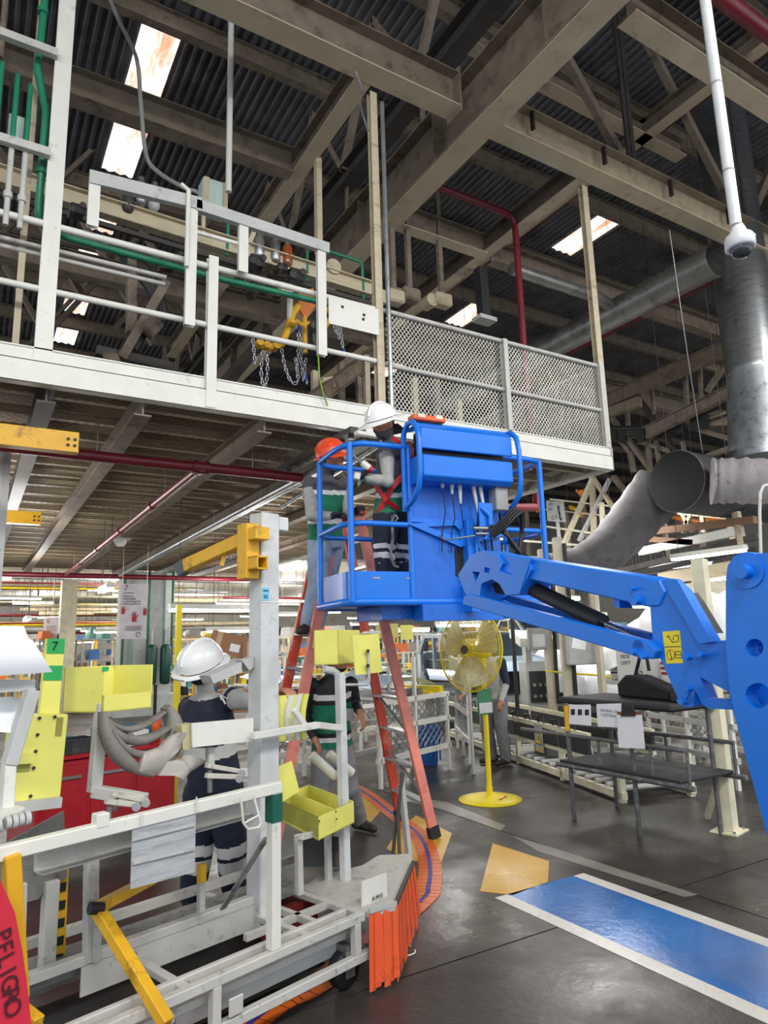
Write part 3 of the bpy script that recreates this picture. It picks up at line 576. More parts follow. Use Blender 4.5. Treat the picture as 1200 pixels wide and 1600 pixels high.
# decal: two warning pictures
dc = jp('decal', [(1035, 987), (1062, 985), (1067, 1036), (1041, 1037)], .0605, .0012, M('decal_yellow', (232, 214, 44), .45, var=.05), root)
def dline(a, b, w=.003, mat=INK): obj('pictogram', MB().bar(jw(*a, SG*.0622), jw(*b, SG*.0622), w, .0006, nrm), mat, dc, world=True)
for a, b in (((1041, 994), (1045, 996)), ((1044, 992), (1047, 998)), ((1046, 997), (1051, 1004)), ((1050, 1004), (1060, 1002)), ((1052, 994), (1052, 1001)), ((1053, 993), (1060, 993)), ((1060, 993), (1060, 1001)), ((1038, 1011), (1064, 1010)),
             ((1046, 1016), (1050, 1030)), ((1047, 1030), (1052, 1029)), ((1055, 1018), (1064, 1018)), ((1055, 1018), (1055, 1028)), ((1064, 1018), (1065, 1028)), ((1055, 1028), (1065, 1028)), ((1056, 1023), (1064, 1023))): dline(a, b)
for k in range(14):
    a0, a1 = 2*PI*k/14, 2*PI*(k+1)/14; dline((1048+6*math.cos(a0), 1023+8*math.sin(a0)), (1048+6*math.cos(a1), 1023+8*math.sin(a1)), .002, REDINK)
# the machine the arm belongs to, just out of the frame
cp = jw(1290, 1425)+nrm*.1; cp = V((cp.x+.9, cp.y-.75, 0))
ch = obj('chassis', MB().bx(cp.x-.5, cp.x+.5, cp.y-.9, cp.y+.6, .18, .5).bx(cp.x-.35, cp.x+.45, cp.y-.8, cp.y+.4, .5, 1.0), BLUED, bl, world=True, bevel=.02)
for sx in (-.55, .55):
    for sy in (-.7, .4): obj('wheel', MB().cyl((cp.x+sx-.1, cp.y+sy, .25), (cp.x+sx+.1, cp.y+sy, .25), .25, n=20), BLACK, bl, world=True)
a0 = jw(1290, 1400)+nrm*.05; obj('boom_section', MB().bar(a0, (cp.x, cp.y, .9), .16, .22), BLUE, bl, world=True)
# ================================================================ step ladder
ld = thing('step_ladder', 'orange fibreglass double-sided step ladder standing behind the basket', 'ladder', (2.83, 5.5, 0))
R1, R2, L1, L2 = V((3.52, 5.12, .0)), V((3.62, 5.82, 0)), V((2.10, 5.26, 0)), V((2.2, 5.95, 0))
TR1, TR2, TL1, TL2 = V((2.95, 5.3, 2.78)), V((2.97, 5.62, 2.78)), V((2.74, 5.32, 2.78)), V((2.76, 5.64, 2.78))
def lrail(a, b, mat):
    d = (b-a).normalized(); o = obj('rail', MB().ch(a+d*.06, b, .085, .035, .006, up=(0, 1, 0)), mat, ld, world=True)
    obj('rubber_foot', MB().bar(a+V((0, 0, .004)), a+d*.10, .1, .055, (0, 1, 0)), BLACK, o, world=True)
lrail(R1, TR1, ORPALE); lrail(R2, TR2, ORANGE); lrail(L1, TL1, ORPALE); lrail(L2, TL2, ORANGE)
for k in range(1, 10):
    t = k/9.6
    for a, b, ta, tb in ((R1, R2, TR1, TR2), (L1, L2, TL1, TL2)):
        p, q = a.lerp(ta, t), b.lerp(tb, t); obj('step', MB().bar(p, q, .085, .022), ALU, ld, world=True)
obj('top_cap', MB().bx(2.7, 3.0, 5.24, 5.7, 2.78, 2.84), ORANGE, ld, world=True, bevel=.01)
for t in (.12, .3): obj('back_brace', MB().bar(R1.lerp(TR1, t), R2.lerp(TR2, t+.12), .03, .006), ALU, ld, world=True)
for (a, b, t) in ((L1, TL1, .36), (L1, TL1, .58)):
    p = a.lerp(b, t); q = a.lerp(b, t+.055); o = V((0, -.045, 0))
    s = obj('label', MB().bar(p+o, q+o, .045, .001, (0, 1, 0)), M('ladder_label', (226, 206, 170), .6, dirt=(60, 50, 40), damt=.35, dscale=40), ld, world=True)
# ================================================================ pedestal fan
fn = thing('pedestal_fan', 'tall yellow pedestal fan with round wire cage and dish base', 'fan', (4.79, 5.93, 0))
def fp(n, mb, m, p=None, **k): return obj(n, mb, m, p or fn, **k)
fp('base', MB().lathe([(0, .075), (.05, .072), (.12, .05), (.25, .03), (.325, .012), (.33, 0), (0, 0)], (0, 0, .001), n=36), FANY)
for k, (x, y) in enumerate(((-.02, -.2), (.05, -.17), (.09, -.15))): fp('base_mark', MB().box((x, y, .047), (.05, .014, .002), Matrix.Rotation(.5*k, 3, 'Z') @ Matrix.Rotation(.18, 3, 'X')), REDINK)
fp('pole', MB().cyl((0, 0, .07), (0, 0, 1.45), .028), FANY); fp('pole_collar', MB().cyl((0, 0, .07), (0, 0, .13), .034), FANY)
hc = V((0, 0, 1.52))
ax = V((-.97, -.20, .08)).normalized()          # the way the fan faces
fh = fp('motor', MB().cyl(hc-ax*.02, hc+ax*.16, .075, n=18).ell(hc-ax*.04, (.08, .08, .08)), FANY)
cage = MB(); cc = hc+ax*.20; dd, sx, sy = basis(ax); RC = .43
def ring(r, off, w, mb): mb.tube([cc+ax*off+sx*(r*math.cos(2*PI*i/32))+sy*(r*math.sin(2*PI*i/32)) for i in range(32)], w, 5, closed=True)
for k in range(1, 19):
    r = .05+k*(RC-.05)/18; ring(r, .09*(1-(r/RC)**4), .0022, cage); ring(r, -.10*(1-(r/RC)**4), .0022, cage)
for k in range(24):
    a = 2*PI*k/24; e = sx*math.cos(a)+sy*math.sin(a)
    for s in (.09, -.10): cage.tube([cc+ax*(s*(1-(r/RC)**4))+e*r for r in (.04, .15, .25, .35, .4, RC)], .0024, 5)
fp('cage', cage, FANY, fh); mb = MB(); ring(RC, 0, .009, mb); fp('cage_rim', mb, FANY, fh)
fp('cage_badge', MB().cyl(cc+ax*.088, cc+ax*.10, .045, n=18), BLACK, fh)
BRASS = M('fan_blade_metal', (214, 206, 176), .25, .7)
for k in range(3):
    a0 = 2*PI*k/3+.5
    def bf(u, v, a0=a0):
        r = .07+.31*u; a = a0+(v-.5)*(1.5-.25*u); return cc-ax*.01+ax*(.09*(v-.5))+sx*(r*math.cos(a))+sy*(r*math.sin(a))
    fp('blade', MB().grid(bf, 8, 8, thick=ax*.004), BRASS, fh)
fp('hub', MB().cyl(cc-ax*.06, cc+ax*.04, .07, n=18), FANY, fh)
mb = MB(); mb.grid(lambda u, v: V((-.13+.2*u, -.035-.01*math.sin(u*5), .86+.26*v+.01*u)), 8, 4, thick=(0, -.004, 0)); tg = fp('tag_cloth', mb, M('green_cloth', (66, 128, 92), .8))
fp('tag_card', MB().bx(-.12, .055, -.055, -.05, .88, .985), M('tag_grey', (200, 198, 196), .6), tg)
# ================================================================ parts cart in the foreground
C = Fr((1.76, 3.24, 0), math.degrees(math.atan2(.277, .961)))
ct = thing('parts_cart', 'white tubular parts cart with yellow bins, tall post and orange skirt', 'cart', C.w((0, 0, 0)), math.degrees(C.a))
def cp_(name, mb, mat, parent=None, **k): return obj(name, mb, mat, parent or ct, **k)
def q(px, py, w): return C.y(px, py, w)
def panel(name, mat, poly, w, th, parent=None, **k): return cp_(name, MB().prism([q(x, y, w) for x, y in poly], (0, th, 0)), mat, parent, **k)
def cbar(name, a, b, w1, w2=None, mat=OFFW, t=.04, h=None, parent=None, bevel=.003):
    return cp_(name, MB().bar(q(*a, w1), q(*b, w1 if w2 is None else w2), t, h or t), mat, parent, bevel=bevel)
# chassis rails
cp_('lower_rail', MB().bx(-2.2, .06, -.02, .02, .12, .16), OFFW, bevel=.004); cp_('upper_rail', MB().bx(-2.2, .02, -.02, .02, .30, .34), OFFW, bevel=.004)
cp_('lower_rail', MB().bx(-2.2, .06, .06, .10, .22, .25), OFFW); cp_('inner_rail', MB().bx(-2.2, -.02, .07, .10, .31, .345), OFFW, bevel=.004)
cp_('side_channel', MB().bx(-2.2, -.02, .10, .105, .15, .27), LGREY); cp_('side_channel', MB().bx(-2.2, .0, .1, .16, .145, .152), LGREY)
for x in (-.83, -.03, -1.75): cp_('short_upright', MB().bx(x-.02, x+.02, -.02, .02, .16, .30), OFFW, bevel=.003)
cp_('lug', MB().bx(-.78, -.71, -.03, -.02, .17, .24), OFFW, bevel=.004)
MW = .42
cp_('middle_rail', MB().bx(-2.3, -.30, MW-.02, MW+.03, .38, .42), OFFW, bevel=.004)
cp_('middle_channel', MB().bx(-1.2, -.30, MW-.02, MW-.012, .27, .38), OFFW)
cp_('plank', MB().bx(-1.6, .05, MW+.05, MW+.3, .33, .36), M('grey_plank', (132, 132, 128), .7, dirt=(90, 88, 84), damt=.5, dscale=20, bump=.2))
cp_('far_rail', MB().bx(-2.3, .3, .86, .9, .34, .38), OFFW); cp_('far_rail', MB().bx(-2.3, .3, .86, .9, .14, .18), OFFW)
for x in (-1.9, -1.45, -.95, -.32, .02): cp_('cross_member', MB().bx(x-.02, x+.02, .0, .88, .305, .335), OFFW, bevel=.003)
cp_('cross_member', MB().bx(-.2, -.17, .1, .5, .3, .33), OFFW); cp_('inner_rail', MB().bx(-.5, .0, .24, .27, .3, .33), OFFW)
cp_('belly_plate', MB().bx(-2.2, -.1, .15, .8, .10, .115), M('dark_belly_plate', (44, 42, 42), .6, dirt=(90, 60, 50), damt=.3))
cp_('axle_box', MB().bx(-.15, .12, .45, .8, .12, .28), M('dark_red_box', (150, 42, 30), .6, dirt=(60, 24, 20), damt=.4))
for x, y in ((-.05, .07), (-1.7, .07), (-.05, .8), (-1.7, .8)):
    w_ = cp_('caster', MB().bx(x-.02, x+.02, y-.045, y+.045, .14, .2).bx(x-.03, x+.03, y-.05, y-.042, .06, .18).bx(x-.03, x+.03, y+.042, y+.05, .06, .18), STEEL)
    cp_('tyre', MB().lathe([(.03, -.035), (.075, -.035), (.085, -.02), (.085, .02), (.075, .035), (.03, .035)], (x, y, .087), (0, 1, 0), 20), BLACK, w_)
# front frame: end post, top rail
cp_('end_post', MB().bx(-.555, -.505, -.02, .03, .34, 1.03), WHITE, bevel=.004); cp_('green_band', MB().bx(-.558, -.502, -.023, .033, .865, .985), M('dark_green_tape', (22, 92, 74), .5))
cp_('top_rail', MB().bar((-2.0, 0, .985), (-.5, 0, 1.01), .045, .05), WHITE, bevel=.005)
cp_('rail_block', MB().box((-1.34, 0, 1.03), (.05, .05, .05)), WHITE, bevel=.004)
cp_('top_channel', MB().ch((-1.50, .14, .905), (-.56, .14, .925), .08, .095, .006, side=-1), OFFW)
cbar('diagonal_brace', (417, 1308), (348, 1420), .05, .36, ALU, .035, .012)
# hanging board, hooks
hb = panel('hanging_board', M('scuffed_grey_board', (176, 178, 180), .5, dirt=(140, 142, 144), damt=.5, stretch=(1, 1, 8), dscale=4), [(206, 1284), (305, 1260), (303, 1362), (203, 1389)], -.01, -.006)
for y in (.93, .86): cp_('board_batten', MB().bar(q(207, 1312+(0 if y > .9 else 37), -.022), q(304, 1288+(0 if y > .9 else 38), -.022), .012, .004, (0, 1, 0)), LGREY, hb)
for x in (221, 307): cp_('hook_tie', MB().tube([q(x, 1268 if x < 300 else 1245, -.03), q(x, 1290 if x < 300 else 1268, -.03)], .003, 5), WHITE, hb)
cp_('wire_stirrup', MB().tube([q(*p, -.05) for p in ((376, 1246), (380, 1285), (387, 1296), (404, 1293), (408, 1284), (396, 1244))], .006, 7), WHITE)
cp_('wire_stirrup', MB().tube([q(*p, -.05) for p in ((382, 1286), (404, 1274))], .005, 6), WHITE)
# left uprights, yellow guard bars
cp_('upright', MB().bar(q(143, 1322, .36), q(141, 1500, .42), .05, .05), OFFW, bevel=.004); cp_('upright', MB().bar(q(153, 1438, .36), q(151, 1500, .4), .03, .03), OFFW)
cbar('upright', (80, 1375), (72, 1520), .55, mat=OFFW, t=.055)
hz = cbar('hazard_upright', (96, 1340), (88, 1520), .66, mat=YEL, t=.05)
for k in range(6): cp_('black_band', MB().bar(q(96-k*1.4, 1352+28*k, .63), q(94.5-k*1.4, 1366+28*k, .63), .052, .004, (0, 1, 0)), BLACK, hz)
cbar('guard_bar', (17, 1335), (30, 1560), -.02, mat=YEL, t=.05, h=.05); cbar('guard_bar', (37, 1380), (30, 1600), .02, mat=OFFW, t=.02)
yb = cbar('swing_arm', (152, 1420), (262, 1600), .30, -.12, YEL, .045, .045); cbar('swing_arm', (152, 1418), (240, 1372), .30, .42, YEL, .045, .04)
cp_('pivot', MB().cyl(q(140, 1419, .28), q(160, 1419, .28), .024, n=10), BLACK, yb); cp_('ball_end', MB().ell(q(268, 1597, -.1), .016), STEEL, yb)
cp_('yellow_clip', MB().bar(q(315, 1378, .36), q(315, 1350, .36), .035, .03), YEL); cbar('clip_post', (314, 1425), (314, 1378), .38, mat=OFFW, t=.03)
cbar('guard_bar', (10, 1560), (60, 1600), .05, -.1, YEL, .04)
# ---- tall post with its stickers and yellow lifting bracket
tp = cp_('tall_post', MB().bx(-.335, -.215, MW-.06, MW+.06, .27, 2.37), LGREY if False else M('post_grey_paint', (202, 203, 202), .45, dirt=(150, 148, 146), damt=.25, dscale=6), bevel=.006)
cp_('post_stub', MB().bx(-.215, -.14, MW-.05, MW+.05, 2.28, 2.36), MATS['post_grey_paint'], tp, bevel=.006)
st = cp_('sticker', MB().bx(-.334, -.287, MW-.062, MW-.0605, 1.885, 1.955), M('blue_sticker', (120, 190, 224), .5, var=.05), tp)
F0 = C.w((0, 0, 0))
def ctext(body, size, p, mat, par, xd=None, ud=(0, 0, 1), **k): return text('lettering', body, size, C.w(p), xd or C.e1, ud, mat, par, **k)
ctext('03', .026, (-.312, MW-.0635, 1.905), INK, st); ctext('PUERTA', .011, (-.311, MW-.0635, 1.938), INK, st)
cp_('weld_seam', MB().bx(-.337, -.213, MW-.0625, MW-.06, 1.875, 1.88), WHITE, tp)
yk = cp_('lift_bracket', MB().bx(-.43, -.345, MW-.05, MW+.04, 2.0, 2.30), YEL, tp, bevel=.004)
cp_('square_socket', MB().bx(-.42, -.33, MW-.12, MW-.04, 2.205, 2.275), YEL, yk, bevel=.004)
so = MB(); z0, z1, xa, xb = 2.045, 2.115, -.42, -.35
for a in ((xa, xb, z0, z0+.008), (xa, xb, z1-.008, z1), (xa, xa+.008, z0, z1), (xb-.008, xb, z0, z1)): so.bx(a[0], a[1], MW-.13, MW-.04, a[2], a[3])
cp_('square_socket', so, YEL, yk); cp_('socket_void', MB().bx(xa+.01, xb-.01, MW-.06, MW-.05, z0+.01, z1-.01), BLACK, yk)
cp_('lift_arm', MB().bar(q(388, 840, MW), q(292, 884, MW+.55), .06, .075), YEL, yk, bevel=.004)
cp_('arm_tip', MB().bar(q(296, 882, MW+.55), q(279, 892, MW+.62), .062, .078), M('dark_tip', (74, 78, 84), .5), yk)
cp_('coil', MB().tube([q(352+t*5-.0, 872+3*math.sin(t*6), MW+.3) for t in [k/6 for k in range(-24, 12)]], .006, 6), STEEL, yk)
cp_('arm_plate', MB().bar(q(356, 852, MW+.2), q(346, 884, MW+.22), .03, .02), YEL, yk)
# ---- yellow tall board and box at left
tb = panel('label_board', BIN, [(74, 998), (102, 998), (93, 1116), (62, 1116)], .52, .03, bevel=.003)
g1 = panel('green_tape', TGREEN, [(74, 998), (101.5, 998), (100, 1021), (72.5, 1021)], .519, -.002, tb)
panel('green_tape', TGREEN, [(70, 1040), (98, 1040), (96, 1063), (67, 1063)], .519, -.002, tb)
ctext('7', .055, q(86, 1010, .515), INK, g1)
bb = panel('yellow_box', BIN, [(28, 1118), (107, 1116), (94, 1250), (16, 1257)], .44, .12, bevel=.004)
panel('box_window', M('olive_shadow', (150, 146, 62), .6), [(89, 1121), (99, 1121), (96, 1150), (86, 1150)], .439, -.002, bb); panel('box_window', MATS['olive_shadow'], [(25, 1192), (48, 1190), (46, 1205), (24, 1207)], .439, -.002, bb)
panel('box_ledge', BIN, [(22, 1178), (52, 1176), (50, 1192), (20, 1194)], .438, -.02, bb)
for x, y in ((62, 1122), (59, 1148), (56, 1174), (53, 1200), (48, 1244), (86, 1120)): cp_('screw', MB().cyl(q(x, y, .44), q(x, y, .432), .007, n=8), BLACK, bb)
panel('box_base', LGREY, [(16, 1256), (98, 1246), (96, 1262), (14, 1272)], .40, .16)
# ---- post, deck and sheet holder at far left
cbar('sheet_post', (50, 1078), (14, 1195), .2, mat=LGREY, t=.06, h=.045); cbar('sheet_post', (14, 1190), (8, 1290), .2, mat=WHITE, t=.05, h=.04)
panel('sheet_holder', LGREY, [(-40, 1062), (56, 1062), (54, 1078), (-40, 1086)], .22, .05)
panel('foot_plate', WHITE, [(-30, 1272), (40, 1262), (22, 1276), (-30, 1290)], .12, .1)
for k, x in enumerate((-8, 8, 18, 28, 38)): cp_('clamp_knob', MB().cyl(q(x, 1288-x*.25, .05), q(x+8, 1286-x*.25, .05), .024-.003*(k % 2), n=10), LGREY)
panel('side_tray', M('dusty_grey_tray', (128, 126, 122), .6, dirt=(80, 78, 76), damt=.5), [(-40, 1345), (100, 1268), (105, 1372), (-40, 1408)], .62, .02)
panel('side_tray', MATS['dusty_grey_tray'], [(-40, 1375), (100, 1350), (60, 1405), (-40, 1430)], .55, .05)
sh = thing('paper_sheet', 'large curled white sheet clipped at the left end of the cart', 'paper sheet', C.w(q(30, 1060, .2)))
obj('sheet', MB().grid(lambda u, v: C.w(q(-60+u*(138-6*(1-v)*5+(20*v if v > .3 else 0))*.9, 978+v*82-10*u*v, .2-.05*math.sin(v*2.5))), 6, 12, thick=(0, .003, 0)), PAPER, sh, world=True)
s2 = thing('paper_sheet', 'second white sheet curling below the clip at far left', 'paper sheet', C.w(q(10, 1130, .25)))
obj('sheet', MB().grid(lambda u, v: C.w(q(-60+u*(92-16*v), 1085+v*54+6*u, .25+.05*math.sin(v*3+u))), 5, 8, thick=(0, .003, 0)), PAPER, s2, world=True)
# ---- open bins made of five thin sheets
def openbin(name, A, Bq, Cq, h, parent=None, mat=BIN, t=.006, low=None, label=None):
    A, Bq, Cq = V(A), V(Bq), V(Cq); u = Bq-A; v = Cq-A; u.z = v.z = 0; D = A+u+v; dn = V((0, 0, -h)); o = cp_(name, MB().prism([A+dn, A+dn+u, A+dn+u+v, A+dn+v], (0, 0, t)), mat, parent)
    un_, vn = u.normalized()*t, v.normalized()*t
    def side(nm, a, b, inn, cut=0): cp_(nm, MB().prism([a+dn, b+dn, b-V((0, 0, cut)), a-V((0, 0, cut))], inn), mat, o)
    side('bin_side', A, A+u, vn, (low or 0)); side('bin_side', A+v, A+u+v, -vn); side('bin_side', A, A+v, un_); side('bin_side', A+u, A+u+v, -un_)
    return o
A = q(497, 1277, .25); z = A.z
b1 = openbin('yellow_bin', A, C.z(553, 1252, z), C.z(428, 1246, z), .115)
cp_('bin_divider', MB().prism([A.lerp(C.z(428, 1246, z), .0)+V((0, 0, -.1)), A, C.z(428, 1246, z), C.z(428, 1246, z)+V((0, 0, -.1))], (C.z(553, 1252, z)-A)*.02), BIN, b1)
mid = (C.z(553, 1252, z)-A)*.45; cp_('bin_divider', MB().prism([A+mid+V((0, 0, -.1)), A+mid, C.z(428, 1246, z)+mid, C.z(428, 1246, z)+mid+V((0, 0, -.1))], (C.z(553, 1252, z)-A)*.02), BIN, b1)
cp_('bin_backboard', MB().prism([q(*p, .42) for p in ((425, 1202), (456, 1189), (468, 1236), (427, 1262))], (0, .008, 0)), BIN, b1)
for x, y in ((499, 1283), (525, 1268), (526, 1280)): cp_('rivet', MB().cyl(q(x, y, .25), q(x, y, .235), .005, n=8), BLACK, b1)
for (x, y, w) in ((466, 1304, .3), (512, 1300, .5)): cbar('bin_leg', (x, y), (x+2, 1398), w, mat=OFFW, t=.034)
cbar('bin_bearer', (470, 1308), (540, 1290), .26, .5, OFFW, .03)
A = q(163, 1042, .45); Bq = q(239, 1042, .47); Cq = q(101, 1041, .66); Bq.z = Cq.z = A.z
b2 = openbin('yellow_bin', A, Bq, Cq, .20, low=.125)
cp_('bin_tape', MB().bx(A.x-.01, A.x+.02, A.y-.003, A.y, A.z-.02, A.z), TGREEN, b2)
cbar('bin_post', (160, 1098), (147, 1238), .48, mat=OFFW, t=.05); cbar('bin_foot', (146, 1236), (228, 1250), .48, .3, OFFW, .05)
# upper right bins
A = q(528, 984, .50); Bq = q(562, 980, .62); Cq = q(490, 983, .62); Bq.z = Cq.z = A.z
b3 = openbin('yellow_bin', A, Bq, Cq, .21, low=.0)
pb = panel('yellow_plate', BIN, [(550, 993), (592, 990), (597, 1050), (556, 1055)], .38, .008)
cp_('plate_strap', MB().tube([q(575, 1018, .37), q(577, 1064, .37), q(574, 1070, .38), q(538, 1070, .45)], .009, 6), LGREY, pb)
for y in (1017, 1040): cp_('screw', MB().cyl(q(575, y, .37), q(575, y, .35), .011, n=8), BLACK, pb)
cbar('bin_mast', (531, 1052), (541, 1412), .42, mat=MATS['post_grey_paint'], t=.048)
cp_('mast_bend', MB().tube([q(531, 1068, .5), q(529, 1054, .5), q(520, 1048, .5), q(506, 1046, .52)], .024, 8), LGREY)
cp_('mast_tube', MB().cyl(q(534, 1215, .5), q(538, 1330, .5), .024), LGREY)
for a, b in (((487, 1180), (524, 1213)), ((514, 1178), (550, 1208))): cp_('cut_pipe', MB().cyl(q(*a, .55), q(*b, .5), .027), M('pale_tube', (206, 204, 190), .5))
# curved fixture beside the tall post
cx = q(452, 1085, .4)
fx = cp_('curved_fixture', MB().grid(lambda u, v: V((cx.x-.10+.2*u, .40-.05*math.sin(PI*u)+.02*v, cx.z-.24*v+.0)), 10, 6, thick=(0, .01, 0)), BIN)
for k, u in enumerate((.3, .55, .75)): cp_('fixture_rib', MB().grid(lambda a, v, u=u, k=k: V((cx.x-.10+.2*u+.03*a-.02*math.sin(PI*v), .345-.01*k+.02*v, cx.z-.24*v)), 2, 8, thick=(0, .02, 0)), WHITE if k != 2 else BIN, fx)
cbar('fixture_arm', (395, 1150), (495, 1133), .3, mat=WHITE, t=.035); cbar('fixture_arm', (495, 1133), (535, 1138), .3, .42, WHITE, .035); cbar('fixture_arm', (458, 1108), (478, 1136), .3, mat=WHITE, t=.03)
# grey angled box beside helmeted worker and white shelf panel
ab = panel('angled_box', LGREY, [(328, 1056), (378, 1034), (378, 1050), (334, 1068)], .42, .10); panel('box_flap', LGREY, [(378, 1032), (397, 1026), (397, 1042), (390, 1048)], .42, .06, ab)
wp = panel('white_panel', WHITE, [(300, 1130), (396, 1122), (396, 1158), (301, 1168)], .34, .012); panel('panel_edge', M('straw_edge', (190, 182, 140), .6), [(284, 1134), (300, 1130), (301, 1170), (286, 1172)], .36, .06, wp)
cbar('panel_post', (328, 1168), (328, 1196), .4, mat=OFFW, t=.035)
for k, (a, b, w) in enumerate((((322, 1196), (380, 1206), .3), ((322, 1212), (376, 1214), .25), ((175, 1240), (230, 1252), .3), ((165, 1252), (215, 1258), .25))):
    c_ = cbar('clamp_jaw', a, b, w, mat=M('aged_clamp', (198, 194, 182), .5, dirt=(110, 106, 96), damt=.4, dscale=14), t=.03, h=.022)
    cp_('clamp_pivot', MB().cyl(q(b[0]-2, b[1]+3, w-.03), q(b[0]-2, b[1]+3, w+.03), .018, n=12), STEEL, c_); cp_('clamp_spindle', MB().cyl(q(a[0]+6, a[1]+8, w), q(a[0]+6, a[1]+26, w), .012, n=8), STEEL, c_)
# ---- nose tray, skirt, straps
TZ = .33
nose = [C.z(566, 1352, TZ), C.z(592, 1336, TZ), C.z(638, 1334, TZ), C.z(644, 1350, TZ), C.z(618, 1416, TZ), C.z(577, 1427, TZ), C.z(548, 1418, TZ), C.z(470, 1388, TZ), C.z(500, 1368, TZ)]
cp_('nose_tray', MB().prism([V((p.x, p.y, TZ-.02)) for p in nose], (0, 0, .02)), M('tray_grey', (186, 184, 176), .45, dirt=(112, 108, 100), damt=.4, dscale=6))
panel('nose_plate', WHITE, [(566, 1378), (604, 1364), (606, 1416), (566, 1430)], .06, .008)
text('lettering', 'A·M15', .03, C.w(q(590, 1402, .055)), C.e1, (0, 0, 1), INK, ct)
sa = [C.z(577, 1427, TZ), C.z(619, 1414, TZ), C.z(646, 1350, TZ)]; sb = [C.z(578, 1551, .012), C.z(622, 1534, .012), C.z(656, 1433, .012)]
n1 = 6
for (a0, a1, c0, c1, n) in ((sa[0], sa[1], sb[0], sb[1], 6), (sa[1], sa[2], sb[1], sb[2], 12)):
    for k in range(n):
        p0, p1 = a0.lerp(a1, k/n), a0.lerp(a1, (k+1)/n); r0, r1 = c0.lerp(c1, k/n), c0.lerp(c1, (k+1)/n); t = (p1-p0).normalized(); nn = V((t.y, -t.x, 0))*(.006*(k % 2))
        lift = V((0, 0, .012*((k*7) % 3)))
        cp_('skirt_strip', MB().prism([p0+nn, p1+nn+t*.008, r1+nn+t*.008+lift, r0+nn+lift], V((-t.y, t.x, 0))*.004), SKIRT)
cp_('skirt_rail', MB().bar(sa[0]+V((0, 0, .01)), sa[1]+V((0, 0, .01)), .02, .02), LGREY); cp_('skirt_rail', MB().bar(sa[1]+V((0, 0, .01)), sa[2]+V((0, 0, .01)), .02, .02), DARKS)
cp_('nose_post', MB().bar(q(641, 1360, .75), q(627, 1225, .75), .035, .035), LGREY)
for pts_ in (((630, 1207), (618, 1290), (612, 1360), (609, 1408)), ((628, 1207), (622, 1280), (624, 1330), (629, 1374))):
    pp = [q(x, y, .68-.2*k/3) for k, (x, y) in enumerate(pts_)]
    mb = MB()
    for a, b in zip(pp, pp[1:]): mb.bar(a, b, .03, .006, (0, 1, 0))
    cp_('black_strap', mb, M('strap_webbing', (58, 58, 58), .8))
# ---- loose things on and under the cart
cr = thing('black_crate', 'tilted black plastic crate under the right yellow bin', 'crate', C.w((.32, .62, .36)), math.degrees(C.a)+35)
cr.rotation_euler = (0, math.radians(16), math.radians(math.degrees(C.a)+35))
obj('crate_body', MB().bx(-.13, .13, -.1, .1, 0, .01).bx(-.13, -.12, -.1, .1, .01, .15).bx(.12, .13, -.1, .1, .01, .15).bx(-.12, .12, -.1, -.09, .01, .15).bx(-.12, .12, .09, .1, .01, .15), BLACKP, cr)
obj('crate_rim', MB().tube([(-.135, -.105, .15), (.135, -.105, .15), (.135, .105, .15), (-.135, .105, .15)], .008, 6, closed=True), BLACKP, cr)
sp = thing('warning_strap', 'red warning strap with black lettering hanging at lower left', 'strap', C.w(q(20, 1560, -.12)))
pp = [C.w(q(x, y, -.12)) for x, y in ((-22, 1392), (0, 1440), (12, 1500), (20, 1560), (26, 1620), (30, 1680))]
mb = MB(); w_ = .045; vs = []
for i, p in enumerate(pp):
    t = (pp[min(i+1, 5)]-pp[max(i-1, 0)]).normalized(); s = t.cross(V((-C.e2.x, -C.e2.y, 0))).normalized(); vs += [p-s*w_, p+s*w_]
mb.add(vs+[V(v)+C.e2*.003 for v in vs], [(2*i, 2*i+1, 2*i+3, 2*i+2) for i in range(5)]+[(12+2*i, 12+2*i+1, 12+2*i+3, 12+2*i+2) for i in range(5)]+[(2*i, 2*i+2, 14+2*i, 12+2*i) for i in range(5)]+[(2*i+1, 2*i+3, 15+2*i, 13+2*i) for i in range(5)])
obj('strap_band', mb, M('red_strap', (206, 40, 62), .6), sp, world=True)
for i, chh in enumerate('PELIGRO'):
    t = i/6; x = 4+t*15; y = 1462+t*113
    text('letter', chh, .07, C.w(q(x, y, -.125)), (C.w(q(x+1.6, y+10, -.12))-C.w(q(x, y, -.12))), (C.w(q(x+10, y-1.6, -.12))-C.w(q(x, y, -.12))), M('faded_black_ink', (70, 20, 26), .7), sp)
